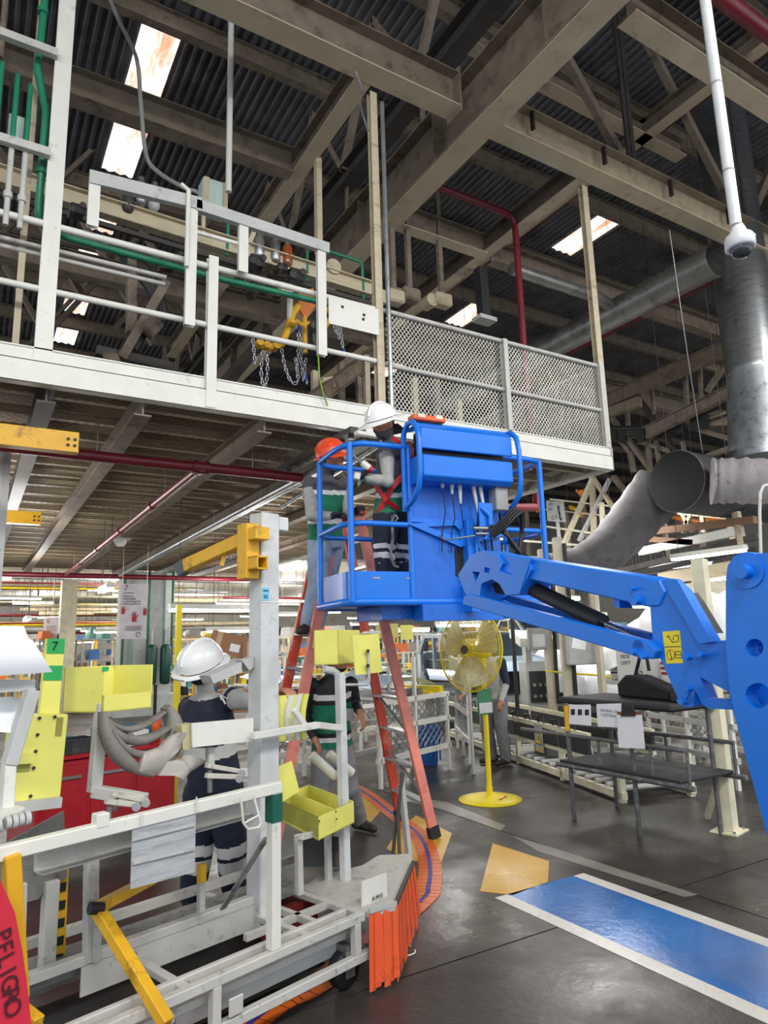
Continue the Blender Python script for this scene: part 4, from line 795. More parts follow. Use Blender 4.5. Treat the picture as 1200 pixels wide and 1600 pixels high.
# grey moulded bumper bracket lying on the cart clamps
bk = thing('bumper_bracket', 'worn grey moulded bumper bracket with curved ribs lying across the cart', 'car part', C.w(q(235, 1200, .42)))
GW = M('worn_grey_moulding', (124, 120, 114), .55, dirt=(84, 80, 76), damt=.45, dscale=9)
def arc(p0, p1, p2, n=10): p0, p1, p2 = [C.w(q(*p[:2], p[2])) for p in (p0, p1, p2)]; return [p0*(1-t)**2+p1*2*t*(1-t)+p2*t*t for t in [k/n for k in range(n+1)]]
def ribbon(pts, w, th):
    mb = MB(); n = len(pts); vs = []
    for i, p in enumerate(pts):
        t = (pts[min(i+1, n-1)]-pts[max(i-1, 0)]).normalized(); s_ = t.cross(C.e2).normalized(); k = math.sin(PI*(.12+.76*i/(n-1)))
        for a_, b_ in ((-1, -1), (-.6, -1.6), (.6, -1.6), (1, -1), (1, 1), (-1, 1)): vs.append(p+s_*(a_*w/2*k)+C.e2*(b_*th/2))
    mb.add(vs, [(i*6+j, i*6+(j+1) % 6, (i+1)*6+(j+1) % 6, (i+1)*6+j) for i in range(n-1) for j in range(6)], 0, True); mb.add(vs[:6], [(0, 1, 2, 3, 4, 5)]); mb.add(vs[-6:], [(5, 4, 3, 2, 1, 0)]); return mb
for n_, ar, w_, t_ in (('rib', ((160, 1118, .4), (195, 1165, .38), (255, 1112, .5)), .026, .04), ('rib', ((162, 1124, .4), (198, 1186, .36), (266, 1134, .5)), .042, .045), ('rib', ((172, 1140, .38), (205, 1208, .36), (272, 1160, .5)), .034, .045), ('side_arm', ((160, 1112, .4), (165, 1190, .36), (235, 1210, .38)), .06, .045), ('side_arm', ((258, 1104, .52), (285, 1140, .5), (262, 1190, .42)), .08, .05)):
    obj(n_, ribbon(arc(*ar, n=12), w_, t_), GW, bk, world=True)
obj('web', MB().bar(C.w(q(198, 1140, .4)), C.w(q(208, 1156, .4)), .03, .02), GW, bk, world=True)
GL = M('pale_worn_moulding', (168, 162, 154), .55, dirt=(120, 114, 106), damt=.4, dscale=8)
def shell(pts, w, th, name, wv=.03):
    ps = [C.w(q(x, y, w+wv*math.sin(i*1.7))) for i, (x, y) in enumerate(pts)]; c = sum(ps, V())/len(ps)-C.e2*.04; n = len(ps)
    mb = MB().add(ps+[c], [(i, (i+1) % n, n) for i in range(n)], 0, True); mb.add([p+C.e2*th for p in ps]+[c+C.e2*th], [((i+1) % n, i, n) for i in range(n)], 0, True)
    mb.add(ps+[p+C.e2*th for p in ps], [(i, (i+1) % n, n+(i+1) % n, n+i) for i in range(n)]); obj(name, mb, GL, bk, world=True)
shell([(226, 1176), (250, 1168), (268, 1150), (284, 1144), (296, 1146), (288, 1160), (278, 1175), (262, 1190), (248, 1210), (228, 1214), (218, 1205)], .36, .02, 'end_shell')
shell([(262, 1190), (286, 1186), (292, 1178), (318, 1186), (320, 1192), (298, 1206), (288, 1218), (272, 1212), (248, 1212)], .34, .02, 'end_shell')
# ================================================================ people
import numpy as np
SKIN = M('skin', (176, 120, 92), .55, var=.08, scale=20)
NAVY = M('navy_cloth', (30, 36, 56), .8, var=.25, scale=14, bump=.4, bscale=16)
GREYC = M('grey_sleeve_cloth', (172, 170, 166), .85, var=.16, scale=12, bump=.5, bscale=14)
JEANS = M('pale_jeans', (150, 168, 190), .85, var=.25, scale=9, bump=.5, bscale=12)
GREENV = M('green_vest_cloth', (20, 116, 84), .75, var=.25, scale=10, bump=.4, bscale=14)
REFL = M('reflective_tape', (214, 214, 212), .35, var=.06)
GREYT = M('grey_trouser_cloth', (122, 122, 124), .85, var=.25, scale=9, bump=.5, bscale=12)
GLOVE = M('dark_glove', (46, 46, 50), .7); PGREEN = M('pale_green_glove', (150, 176, 156), .7)
BOOT = M('work_boot', (46, 40, 38), .6, dirt=(110, 60, 40), damt=.2); HAIR = M('dark_hair', (24, 20, 20), .6)
HATW = M('white_helmet_shell', (236, 236, 236), .3, var=.05); HATO = M('orange_helmet_shell', (226, 74, 34), .3, var=.1, dirt=(240, 220, 205), damt=.18, dscale=12)
CHAR = M('charcoal_cloth', (74, 74, 80), .8, var=.2, bump=.4, bscale=14); EYEM = M('eye_dark', (20, 16, 14), .2)
def cap(mb, pts, rr, n=12):
    pts = [V(p) for p in pts]; mb.tube(pts, rr, n)
    for p, r in zip(pts, rr): mb.ell(p, r*.995, n, 8)
def hand(mb, w, tip, nrm_, side, curl=.6, L=.19):
    d = (V(tip)-V(w)).normalized(); n = V(nrm_); n = (n-d*n.dot(d)).normalized(); s = d.cross(n)*side
    R_ = Matrix((s, n, d)).transposed(); c = V(w)+d*.055
    mb.ell(c, (.041, .017, .052), 12, 8, R_); cap(mb, [V(w)-d*.02, V(w)+d*.03], [.027, .026], 10)
    for k, (o, ln) in enumerate(((-.03, .068), (-.010, .08), (.011, .076), (.031, .06))):
        b = V(w)+d*.092+s*o; a1 = curl*.7; a2 = curl*1.7
        p1 = b+(d*math.cos(a1)+n*math.sin(a1))*ln*.5; p2 = p1+(d*math.cos(a2)+n*math.sin(a2))*ln*.3; p3 = p2+(d*math.cos(a2+.4)+n*math.sin(a2+.4))*ln*.25
        cap(mb, [b-d*.015, b, p1, p2, p3], [.0105, .0105, .0098, .0092, .0082], 8)
    b = V(w)+d*.03-s*.032; e = (-s*.75+d*.6+n*.35).normalized(); p1 = b+e*.04; p2 = p1+(d*.8-s*.25+n*.5).normalized()*.032
    cap(mb, [b, p1, p2], [.014, .0115, .0095], 8)
def person(label, J_, mats, zones, face, hat=None, vox=.0095, hands=((0, 0),), curl=(.6, .6), fat=1.0, hatmat=None, brim=.045, group=None, hs=1.0):
    """J_: joint dict in metres; zones(kind, t) -> material index; mats: slots"""
    P = {k: V(v) for k, v in J_.items()}; mb = MB()
    pel, che, nec, hd = P['pelvis'], P['chest'], P['neck'], P['head']
    sh = (P['sL']-P['sR']).normalized(); hp = (P['hL']-P['hR']).normalized()
    # torso rings
    axp = [pel-(che-pel)*.28, pel, pel.lerp(che, .5), che, che.lerp(nec, .62), nec]
    wd_ = [(.165, .125), (.175, .125), (.165, .12), (.185, .13), (.165, .105), (.06, .062)]
    vs = []; n = 18
    for i, (p, (a, b)) in enumerate(zip(axp, wd_)):
        t = (axp[min(i+1, 5)]-axp[max(i-1, 0)]).normalized(); s = hp.lerp(sh, i/5); s = (s-t*s.dot(t)).normalized(); f_ = t.cross(s)
        vs += [p+s*(a*fat*math.cos(2*PI*j/n))+f_*(b*fat*math.sin(2*PI*j/n)) for j in range(n)]
    mb.add(vs, [(i*n+j, i*n+(j+1) % n, (i+1)*n+(j+1) % n, (i+1)*n+j) for i in range(5) for j in range(n)]+[tuple(range(n))[::-1], tuple(range(5*n, 6*n))])
    bones = [('torso', axp[0], nec, .16)]
    cap(mb, [nec-(nec-che)*.15, nec, hd-(hd-nec)*.35], [.066, .056, .054], 12); bones.append(('neck', nec, hd-(hd-nec)*.4, .055))
    fd = V(face).normalized(); up = (hd-nec).normalized(); up = (up-fd*up.dot(fd)).normalized(); rt = fd.cross(up)
    HR = Matrix((rt, fd, up)).transposed()
    mb.ell(hd, (.076, .097, .112), 18, 14, HR); mb.ell(hd+fd*.035-up*.055, (.052, .058, .056), 14, 10, HR)
    cap(mb, [hd+fd*.092+up*.012, hd+fd*.112-up*.026], [.010, .015], 8)
    for s in (-1, 1): mb.ell(hd+rt*(.077*s)-fd*.005-up*.012, (.012, .022, .032), 8, 8, HR)
    mb.ell(hd+fd*.088-up*.062, (.024, .012, .012), 8, 6, HR); mb.ell(hd+fd*.085+up*.028, (.05, .014, .012), 8, 6, HR)
    bones.append(('head', hd, hd+up*.001, .1))
    for k, s in (('L', 1), ('R', -1)):
        S_, E_, W_ = P['s'+k], P['e'+k], P['w'+k]
        cap(mb, [S_, S_.lerp(E_, .5), E_, E_.lerp(W_, .55), W_], [.068*fat, .056, .05, .045, .036], 12)
        bones += [('uarm'+k, S_, E_, .055), ('farm'+k, E_, W_, .045), ('hand'+k, W_+(W_-E_).normalized()*.02, P['t'+k], .04)]
        hand(mb, W_, P['t'+k], P.get('n'+k, (0, 0, -1)), s, curl[0 if k == 'L' else 1])
        H_, K_, A_, T_ = P['h'+k], P['k'+k], P['a'+k], P['f'+k]
        cap(mb, [H_, H_.lerp(K_, .5), K_, K_.lerp(A_, .35), A_.lerp(K_, .1), A_], [.112*fat, .102*fat, .084*fat, .084*fat, .077, .062], 14)
        bones += [('thigh'+k, H_, K_, .09), ('shin'+k, K_, A_, .07)]
        fd2 = (T_-A_); fd2.z = 0; fd2.normalize(); hz_ = A_.z-.075
        heel = V((A_.x, A_.y, hz_+.04))-fd2*.045; toe = V((A_.x, A_.y, hz_+.033))+fd2*.17
        cap(mb, [V((A_.x, A_.y, A_.z)), heel.lerp(toe, .2)+V((0, 0, .012)), toe], [.05, .05, .038], 12); cap(mb, [heel, toe], [.042, .036], 12)
        bones.append(('foot'+k, heel, toe, .05))
    me = mb.mesh('body_raw', [SKIN]); tmp = bpy.data.objects.new('tmp', me); COL.objects.link(tmp)
    m = tmp.modifiers.new('r', 'REMESH'); m.mode = 'VOXEL'; m.voxel_size = vox; m.use_smooth_shade = True
    m = tmp.modifiers.new('s', 'SMOOTH'); m.factor = .5; m.iterations = 3
    dg = bpy.context.evaluated_depsgraph_get(); dg.update(); bm_ = bpy.data.meshes.new_from_object(tmp.evaluated_get(dg)); bpy.data.objects.remove(tmp)
    bm_.name = 'body'; bm_.materials.clear()
    for q_ in mats: bm_.materials.append(q_)
    npoly = len(bm_.polygons); co = np.empty(npoly*3); bm_.polygons.foreach_get('center', co); co = co.reshape(-1, 3)
    best = np.full(npoly, 1e9); which = np.zeros(npoly, int); tt = np.zeros(npoly)
    for i, (nm, a, b, r) in enumerate(bones):
        a_, d_ = np.array(a), np.array(b-a); L2 = max(d_@d_, 1e-9); t = ((co-a_)@d_)/L2; tc = np.clip(t, 0, 1); dist = np.linalg.norm(co-(a_+tc[:, None]*d_), axis=1)/r
        w = dist < best; best[w] = dist[w]; which[w] = i; tt[w] = t[w]
    idx = np.zeros(npoly, np.int32); off = (co-np.array(pel))@np.array(fd)
    for i, (nm, *_r) in enumerate(bones):
        for j in np.nonzero(which == i)[0]: idx[j] = zones(nm, tt[j])
    bm_.polygons.foreach_set('material_index', idx); bm_.polygons.foreach_set('use_smooth', np.ones(npoly, bool)); bm_.update()
    base = V((pel.x, pel.y, min(P['aL'].z, P['aR'].z)-.08))
    th = thing('person', label, 'person', base, group=group); obj('body', bm_, None, th, world=True)
    for s in (-1, 1): obj('eye', MB().ell(hd+fd*.091+rt*(.031*s)+up*.012, .0095, 8, 6), EYEM, th, world=True)
    if hat:
        hc = hd+up*(.052-.03*(hs-1)); hb_ = MB(); n = 28
        def dome(u, v): a = 2*PI*u; e = v*PI/2; rr = math.cos(e); return hc+(fd*(.142*math.cos(a))+rt*(.122*math.sin(a)))*rr*hs+up*hs*(.128*math.sin(e)+.006*abs(math.cos(a*1)) * (1 if abs(math.sin(a)) < .2 else 0))
        hb_.grid(dome, n, 8); ht = obj('helmet', hb_, hatmat, th, world=True)
        def br(u, v):
            a = 2*PI*u; fr = max(0, math.cos(a)); w = brim*(.5+.5*fr if hat == 'cap' else 1); k = 1+0*v
            return hc+fd*((.142*hs+w*v)*math.cos(a))+rt*((.122*hs+w*v)*math.sin(a))-up*(.006+.028*v*(.4+.6*fr))
        obj('brim', MB().grid(br, n, 3, thick=-up*.004), hatmat, ht, world=True)
        obj('ridge', MB().tube([hc+fd*(.144*hs*math.cos(a))+up*(.13*hs*math.sin(a)) for a in [PI*(.12+.76*k/12) for k in range(13)]], .010, 8), hatmat, ht, world=True)
        obj('hair', MB().ell(hd-fd*.018+up*.012, (.081, .092, .105), 14, 10, HR), HAIR, th, world=True)
    return th, P, dict(up=up, fd=fd, rt=rt)
def zl(torso, arm, fore, handm, leg, foot, neck, head, bands=(), legb=(), sleeve0=None):
    def z(nm, t):
        if nm == 'torso':
            if t < .12: return leg
            for a, b, m in bands:
                if a < t < b: return m
            return torso
        if nm == 'neck': return neck
        if nm == 'head': return head
        if nm[:4] == 'uarm': return sleeve0 if (sleeve0 is not None and t < .2) else arm
        if nm[:4] == 'farm': return fore
        if nm[:4] == 'hand': return handm if not isinstance(handm, dict) else handm[nm[4]]
        if nm[:4] == 'shin':
            for a, b, m in legb:
                if a < t < b: return m
            return leg
        if nm[:5] == 'thigh':
            for a, b, m in legb:
                if a < t-1 < b: return m
            return leg
        return foot
    return z
# --- worker on the ladder, orange helmet
JA_ = dict(pelvis=at(509, 838, 5.98), chest=at(506, 772, 5.98), neck=at(511, 744, 5.98), head=at(519, 718, 5.93), sR=at(484, 756, 5.92), sL=at(533, 757, 6.06), eR=at(486, 806, 5.78), wR=at(518, 806, 5.62), tR=at(552, 797, 5.58), eL=at(545, 802, 5.95), wL=at(556, 800, 5.74), tL=at(566, 786, 5.62),
           hR=at(500, 846, 5.92), hL=at(520, 846, 6.05), kR=at(496, 914, 5.86), kL=at(510, 912, 6.05), aR=at(481, 978, 5.9), aL=at(495, 974, 6.12), fR=at(470, 992, 5.75), fL=at(492, 988, 5.95))
wa, PA, HA = person('worker in orange helmet, green vest and pale jeans standing on the ladder', JA_, [SKIN, GREYC, GREENV, REFL, JEANS, BOOT, GLOVE, CHAR, INK],
    zl(2, 1, 1, 6, 4, 5, 7, 0, bands=((.42, .47, 8), (.34, .41, 3), (.74, .80, 3), (.8, 1.2, 7)), sleeve0=7), face=(.62, -.78, .06), hat='cap', hatmat=HATO, brim=.04, curl=(.9, .9))
# --- worker in the basket, white helmet and harness
JB_ = dict(pelvis=at(612, 796, 5.42), chest=at(616, 726, 5.42), neck=at(608, 691, 5.42), head=at(598, 664, 5.38), sL=at(604, 702, 5.30), sR=at(634, 706, 5.56), eL=at(606, 752, 5.16), wL=at(578, 748, 5.14), tL=at(552, 738, 5.16), eR=at(612, 752, 5.66), wR=at(584, 752, 5.55), tR=at(558, 748, 5.50),
           hL=at(604, 806, 5.34), hR=at(624, 806, 5.5), kL=at(600, 862, 5.28), kR=at(622, 862, 5.45), aL=at(606, 920, 5.36), aR=at(626, 918, 5.52), fL=at(590, 925, 5.3), fR=at(610, 922, 5.42))
fz = B.w((0, 0, ZF+.015)).z
for k in 'LR': JB_['a'+k].z = fz+.085; JB_['f'+k].z = fz+.02
wb, PB_, HB = person('worker in wide white helmet, green vest and red harness inside the blue basket', JB_, [SKIN, GREYC, GREENV, REFL, NAVY, BOOT, PGREEN, CHAR],
    zl(7, 1, 1, 6, 4, 5, 2, 0, bands=((.12, .3, 2), (.3, .36, 3), (.36, .52, 2)), sleeve0=7, legb=((-.18, -.05, 3), (.05, .2, 3))), face=(-.86, -.22, -.42), hat='full', hatmat=HATW, brim=.065, curl=(1.0, .8))
HRED = M('red_harness_webbing', (196, 30, 40), .6)
def strap(par, pts, w=.042):
    mb = MB(); pts = [V(p) for p in pts]
    for a, b in zip(pts, pts[1:]): mb.bar(a, b, w, .006, (a+b)*.5-PB_['chest'].lerp(PB_['pelvis'], .5))
    return obj('harness_strap', mb, HRED, par, world=True)
strap(wb, [at(614, 684, 5.29), at(624, 692, 5.25), at(630, 712, 5.26), at(632, 732, 5.27)]); strap(wb, [at(640, 690, 5.36), at(644, 720, 5.33), at(640, 745, 5.3)], .05)
strap(wb, [at(634, 738, 5.25), at(612, 762, 5.22), at(592, 800, 5.26), at(588, 812, 5.3)]); strap(wb, [at(588, 760, 5.27), at(604, 782, 5.21), at(622, 796, 5.25)])
obj('lanyard', MB().tube([at(616, 806, 5.2), at(612, 815, 5.16), at(614, 840, 5.15), at(610, 868, 5.15), at(616, 884, 5.16), at(622, 886, 5.18)], .012, 8), M('grey_rope', (120, 120, 116), .8), wb, world=True)
obj('snap_hook', MB().tube([at(611, 808, 5.15), at(618, 804, 5.13), at(622, 810, 5.13), at(616, 816, 5.14)], .006, 6), STEEL, wb, world=True)
neckfl = obj('neck_flap', MB().grid(lambda u, v: PB_['head']-HB['fd']*(.05+.1*v)+HB['rt']*(.11*math.cos(PI*u))-HB['up']*(.02+.09*v), 8, 4, thick=(0, 0, .004)), CHAR, wb, world=True)
dr = thing('cordless_drill', 'white cordless drill gripped by the worker in the basket', 'drill', at(566, 740, 5.12))
da = at(572, 728, 5.1); db = at(553, 713, 5.12)
obj('drill_body', MB().cyl(at(580, 734, 5.1), at(566, 723, 5.11), .028, .026, 14), M('drill_white', (224, 222, 214), .4), dr, world=True)
obj('drill_band', MB().cyl(at(582, 736, 5.1), at(577, 732, 5.1), .0295, n=14), RED, dr, world=True)
obj('chuck', MB().cyl(at(566, 723, 5.11), at(560, 718, 5.115), .020, .012), STEEL, dr, world=True); obj('bit', MB().cyl(at(560, 718, 5.115), at(551, 711, 5.12), .006), STEEL, dr, world=True)
obj('handle', MB().bar(at(576, 732, 5.1), at(562, 748, 5.12), .034, .034), BLACK, dr, world=True, bevel=.006); obj('battery', MB().bar(at(563, 746, 5.12), at(553, 744, 5.12), .06, .05), M('battery_grey', (206, 206, 200), .4), dr, world=True, bevel=.006)
# --- worker standing behind the ladder
f1, f2 = fl(505, 1302), fl(566, 1300)
JC = dict(pelvis=at(520, 1160, 5.98), chest=at(518, 1092, 6.0), neck=at(518, 1055, 6.0), head=at(527, 1030, 5.96), sR=at(488, 1070, 5.95), sL=at(548, 1068, 6.05), eR=at(478, 1118, 5.95), wR=at(490, 1152, 5.8), tR=at(500, 1170, 5.76), eL=at(556, 1102, 6.05), wL=at(562, 1112, 5.84), tL=at(570, 1134, 5.8),
          hR=at(506, 1168, 5.95), hL=at(534, 1168, 6.02), kR=at(501, 1232, 5.86), kL=at(546, 1232, 5.92), aR=f1+V((0, .05, .085)), aL=f2+V((0, .05, .085)), fR=f1+V((.04, -.2, .02)), fL=f2+V((.08, -.2, .02)))
wc, PC, HC = person('worker in green vest and grey trousers standing on the floor behind the ladder', JC, [SKIN, CHAR, GREENV, REFL, GREYT, BOOT, INK],
    zl(2, 6, 6, 0, 4, 5, 6, 0, bands=((.12, .2, 2), (.2, .26, 3), (.26, .31, 6), (.66, .72, 6), (.72, .79, 3), (.79, 1.2, 6))), face=(.5, -.86, -.1), hat='cap', hatmat=HATW, curl=(.5, .6))
obj('vest_pocket', MB().box(PC['chest'].lerp(PC['pelvis'], .35)+V((.08, -.155, 0)), (.1, .012, .1), Matrix.Rotation(math.radians(-10), 3, 'Z')), GREYC, wc, world=True)
# --- worker with his back to us beside the cart
f1, f2 = fl(298, 1428), fl(366, 1420)
JD = dict(pelvis=at(336, 1222, 4.33), chest=at(322, 1126, 4.33), neck=at(322, 1084, 4.33), head=at(316, 1046, 4.3), sL=at(296, 1106, 4.42), sR=at(362, 1092, 4.24), eR=at(398, 1098, 4.02), wR=at(432, 1082, 3.80), tR=at(470, 1074, 3.68), eL=at(288, 1160, 4.5), wL=at(318, 1186, 4.6), tL=at(336, 1196, 4.68),
          hL=at(316, 1238, 4.38), hR=at(352, 1238, 4.3), kL=at(310, 1330, 4.3), kR=at(362, 1330, 4.26), aL=f1+V((0, 0, .085)), aR=f2+V((0, 0, .085)), fL=f1+V((.1, .2, .02)), fR=f2+V((.12, .2, .02)), nR=(0, 0, -1))
wdd, PD, HD = person('worker in white helmet and navy vest reaching past the tall cart post', JD, [SKIN, GREYC, NAVY, REFL, NAVY, BOOT, GREYC],
    zl(2, 1, 1, 0, 4, 5, 6, 0, sleeve0=2, bands=((.44, .56, 3), (.97, 1.3, 6)), legb=((-.14, .05, 3), (.12, .33, 3))), face=(.80, .40, .45), hat='full', hatmat=HATW, brim=.035, hs=1.12, fat=1.1, curl=(.5, .9))
text('lettering', 'VALIDACION', .017, PD['head']-HD['fd']*.2+HD['up']*.04, HD['rt'], HD['up'], M('helmet_ink', (60, 60, 90), .6), wdd)
obj('vest_emblem', MB().tube([at(352, 1100, 4.13), at(348, 1092, 4.13), at(343, 1088, 4.13)], .006, 6).tube([at(356, 1092, 4.13), at(340, 1084, 4.13)], .003, 6), REFL, wdd, world=True)
# --- worker half hidden behind the fan
f1 = fl(768, 1196); g_ = V((f1.x, f1.y, 0))
JE = dict(pelvis=g_+V((.12, .0, .92)), chest=g_+V((.02, -.02, 1.2)), neck=g_+V((-.06, -.03, 1.4)), head=g_+V((-.16, -.05, 1.55)), sR=g_+V((.1, -.2, 1.34)), sL=g_+V((.0, .2, 1.36)), eR=g_+V((.12, -.26, 1.06)), wR=g_+V((-.02, -.3, .86)), tR=g_+V((-.1, -.32, .76)), eL=g_+V((-.1, .24, 1.08)), wL=g_+V((-.24, .2, .92)), tL=g_+V((-.34, .18, .88)),
          hR=g_+V((.12, -.1, .88)), hL=g_+V((.12, .1, .88)), kR=g_+V((.1, -.12, .48)), kL=g_+V((.06, .12, .48)), aR=g_+V((.16, -.12, .085)), aL=g_+V((.12, .12, .085)), fR=g_+V((-.05, -.14, .02)), fL=g_+V((-.05, .14, .02)))
person('worker in pale grey shirt bending at the assembly line behind the fan', JE, [SKIN, GREYC, GREYC, REFL, GREYT, BOOT, NAVY, HAIR], zl(2, 6, 1, 0, 4, 5, 2, 7), face=(-.9, -.1, -.4), vox=.014)
# ================================================================ right side: post, pipe rack, roller line
def one(name, mb, mat, label, cat, **k): return obj(name, mb, mat, label=label, cat=cat, **k)
PCREAM = M('post_cream_paint', (226, 220, 190), .45, dirt=(150, 140, 110), damt=.2)
cpz = fl(1141, 1300)
t = thing('barrier_post', 'cream square post with bolted foot plate beside the blue arm', 'post', (cpz.x, cpz.y, 0), 12)
obj('shaft', MB().bx(-.055, .055, -.055, .055, .012, 2.3), PCREAM, t, bevel=.006); obj('foot_plate', MB().bx(-.12, .14, -.1, .12, .001, .014), PCREAM, t)
for x, y in ((-.09, -.07), (.11, .09), (.11, -.07)): obj('anchor_bolt', MB().cyl((x, y, .014), (x, y, .03), .011, n=6), STEEL, t)
obj('stay', MB().bar((.05, .05, .45), (.28, .3, .02), .04, .04), PCREAM, t)
# pipe work table
LP = M('grey_coated_pipe', (92, 92, 94), .45, dirt=(150, 148, 144), damt=.35, dscale=14)
FOAM = M('black_foam_mat', (44, 45, 48), .8, var=.2)
t = thing('work_table', 'grey pipe work table with black padded top and hanging papers', 'table', (5.25, 4.4, 0))
def tp_(n, mb, m, p=None, **k): return obj(n, mb, m, p or t, world=True, **k)
tx0, tx1, ty0, ty1 = 4.92, 5.6, 3.72, 5.0
tp_('table_top', MB().bx(tx0, tx1, ty0, ty1, 1.02, 1.08), FOAM, bevel=.02)
legs = [(4.93, 4.16), (4.9, 4.86), (5.58, 4.95), (5.5, 3.8)]
for k, (x, y) in enumerate(legs):
    l = tp_('leg', MB().cyl((x, y, .0), (x, y, 1.03), .021), LP)
    if k == 1: tp_('yellow_sleeve', MB().cyl((x, y, .78), (x, y, 1.01), .024), YEL, l)
tp_('shelf', MB().bx(4.86, 5.56, 3.66, 4.96, .49, .515), FOAM, bevel=.008)
for y in (3.72, 4.9): tp_('cross_pipe', MB().cyl((4.86, y, .49), (5.6, y, .49), .02), LP)
for x in (4.87, 5.56): tp_('cross_pipe', MB().cyl((x, 3.55, .47), (x, 5.0, .47), .022), LP)
for x, z in ((4.9, .74), (5.55, .74)): tp_('side_rail', MB().cyl((x, 3.62, z), (x, 5.5, z), .018), LP)
for x, y in ((4.92, 3.62), (5.56, 3.64), (4.9, 3.95), (5.56, 4.3), (4.9, 4.5)): tp_('upright', MB().cyl((x, y, .47), (x, y, .74), .014), LP)
pa = tp_('notice', MB().prism([on(890, 1101, 'x', 4.885), on(923, 1101, 'x', 4.885), on(924, 1134, 'x', 4.885), on(889, 1131, 'x', 4.885)], (-.002, 0, 0)), PAPER)
for k in range(3): tp_('picture', MB().prism([on(892+11*k, 1108+k*.3, 'x', 4.88), on(898+11*k, 1108+k*.3, 'x', 4.88), on(898+11*k, 1117+k*.3, 'x', 4.88), on(892+11*k, 1117+k*.3, 'x', 4.88)], (-.001, 0, 0)), INK, pa)
pb = tp_('notice', MB().prism([on(932, 1100, 'x', 4.885), on(971, 1099, 'x', 4.885), on(970, 1137, 'x', 4.885), on(934, 1135, 'x', 4.885)], (-.002, 0, 0)), PAPER)
text('lettering', 'MATERIAL DE', .032, on(951, 1111, 'x', 4.879), (0, -1, 0), (0, 0, 1), M('pencil', (150, 150, 154), .7), pb); text('lettering', 'CUSTODIA', .034, on(951, 1118, 'x', 4.879), (0, -1, 0), (0, 0, 1), MATS['pencil'], pb)
t = thing('clipboard', 'white paper on a clipboard hanging from the work table edge', 'clipboard', on(985, 1168, 'x', 4.84))
obj('board', MB().prism([on(964, 1112, 'x', 4.85), on(1002, 1112, 'x', 4.85), on(1008, 1170, 'x', 4.85), on(967, 1168, 'x', 4.85)], (.006, 0, 0)), M('brown_board', (130, 84, 60), .6), t, world=True)
obj('paper', MB().prism([on(964, 1117, 'x', 4.847), on(1003, 1117, 'x', 4.847), on(1008, 1170, 'x', 4.847), on(967, 1168, 'x', 4.847)], (-.002, 0, 0)), PAPER, t, world=True)
obj('clip', MB().prism([on(975, 1102, 'x', 4.85), on(990, 1102, 'x', 4.85), on(994, 1119, 'x', 4.85), on(972, 1119, 'x', 4.85)], (-.02, 0, 0)), BLACKP, t, world=True)
bag = thing('tool_bag', 'black cloth tool bag with white label on the work table', 'bag', (5.3, 4.2, 1.085), 80)
obj('bag_body', MB().prism([(-.34, -.1, 0), (.34, -.1, 0), (.33, -.09, .12), (.2, -.08, .2), (.05, -.07, .2), (-.2, -.08, .13), (-.33, -.09, .1)], (0, .2, 0)), M('black_cloth', (30, 31, 36), .9), bag, bevel=.02)
obj('bag_strap', MB().tube([(.0, 0, .24), (.02, 0, .42), (.08, .02, .36), (.16, .02, .2)], .016, 6), MATS['black_cloth'], bag); obj('bag_label', MB().box((-.1, -.112, .09), (.13, .003, .09)), PAPER, bag)
cc_ = thing('white_carton', 'white carton with black stamp standing behind the tool bag', 'carton', (5.5, 4.45, 1.085), 100)
obj('carton', MB().bx(-.22, .22, -.05, .05, 0, .42), WHITE, cc_, bevel=.004)
for k_, (b_, s_, x_, z_) in enumerate((('SIDE', .05, -.12, .36), ('LEFT', .05, -.12, .3), ('A2 -', .07, .03, .2))): text('lettering', b_, s_, (-x_, .052, z_), (-1, 0, 0), (0, 0, 1), INK, cc_, world=False)
cc_ = thing('white_carton', 'white carton with red stripes behind the tool bag near the arm', 'carton', (5.5, 3.98, 1.085), 95); obj('carton', MB().bx(-.2, .2, -.05, .05, 0, .36), WHITE, cc_, bevel=.004)
for k_ in range(3): obj('red_stripe', MB().bx(-.2, .2, .05, .052, .2+.045*k_, .225+.045*k_), RED, cc_)
one('parts_case', MB().bx(5.1, 5.4, 3.74, 3.86, 1.085, 1.2), BLACKP, 'flat black case on the work table near the blue arm', 'case', bevel=.01)
# roller line on the floor
K = Fr((5.74, 4.98, 0), math.degrees(math.atan2(.957, .29)))
kt = thing('roller_line', 'low cream roller conveyor with black side trunking behind the fan', 'conveyor', K.w((0, 0, 0)), math.degrees(K.a))
def kp(n, mb, m, p=None, **k): return obj(n, mb, m, p or kt, **k)
for y in (0, -.8):
    kp('base_rail', MB().bx(0, 5.3, y-.03, y+.03, .03, .10), PCREAM); kp('top_rail', MB().bx(.6, 5.3, y-.025, y+.025, .545, .60), PCREAM); kp('mid_rail', MB().bx(.6, 5.3, y-.02, y+.02, .32, .36), PCREAM)
    kp('trunking', MB().bx(.6, 5.3, y-.012, y+.03, .37, .54), BLACKP)
for k in range(25): kp('roller', MB().cyl((.12+.21*k, 0, .12), (.12+.21*k, -.8, .12), .028, n=10), LGREY)
for k in range(5):
    for y in (0, -.8): kp('support', MB().bx(.05+1.2*k-.03, .05+1.2*k+.03, y-.03, y+.03, 0, .6 if k else .42), PCREAM)
for k in range(11): kp('tool_clip', MB().tube([(.9+.38*k, .0, .6), (.92+.38*k, .0, .66+.02*(k % 3)), (1.02+.38*k, .02, .66), (1.04+.38*k, .0, .6)], .014, 6), BLACK)
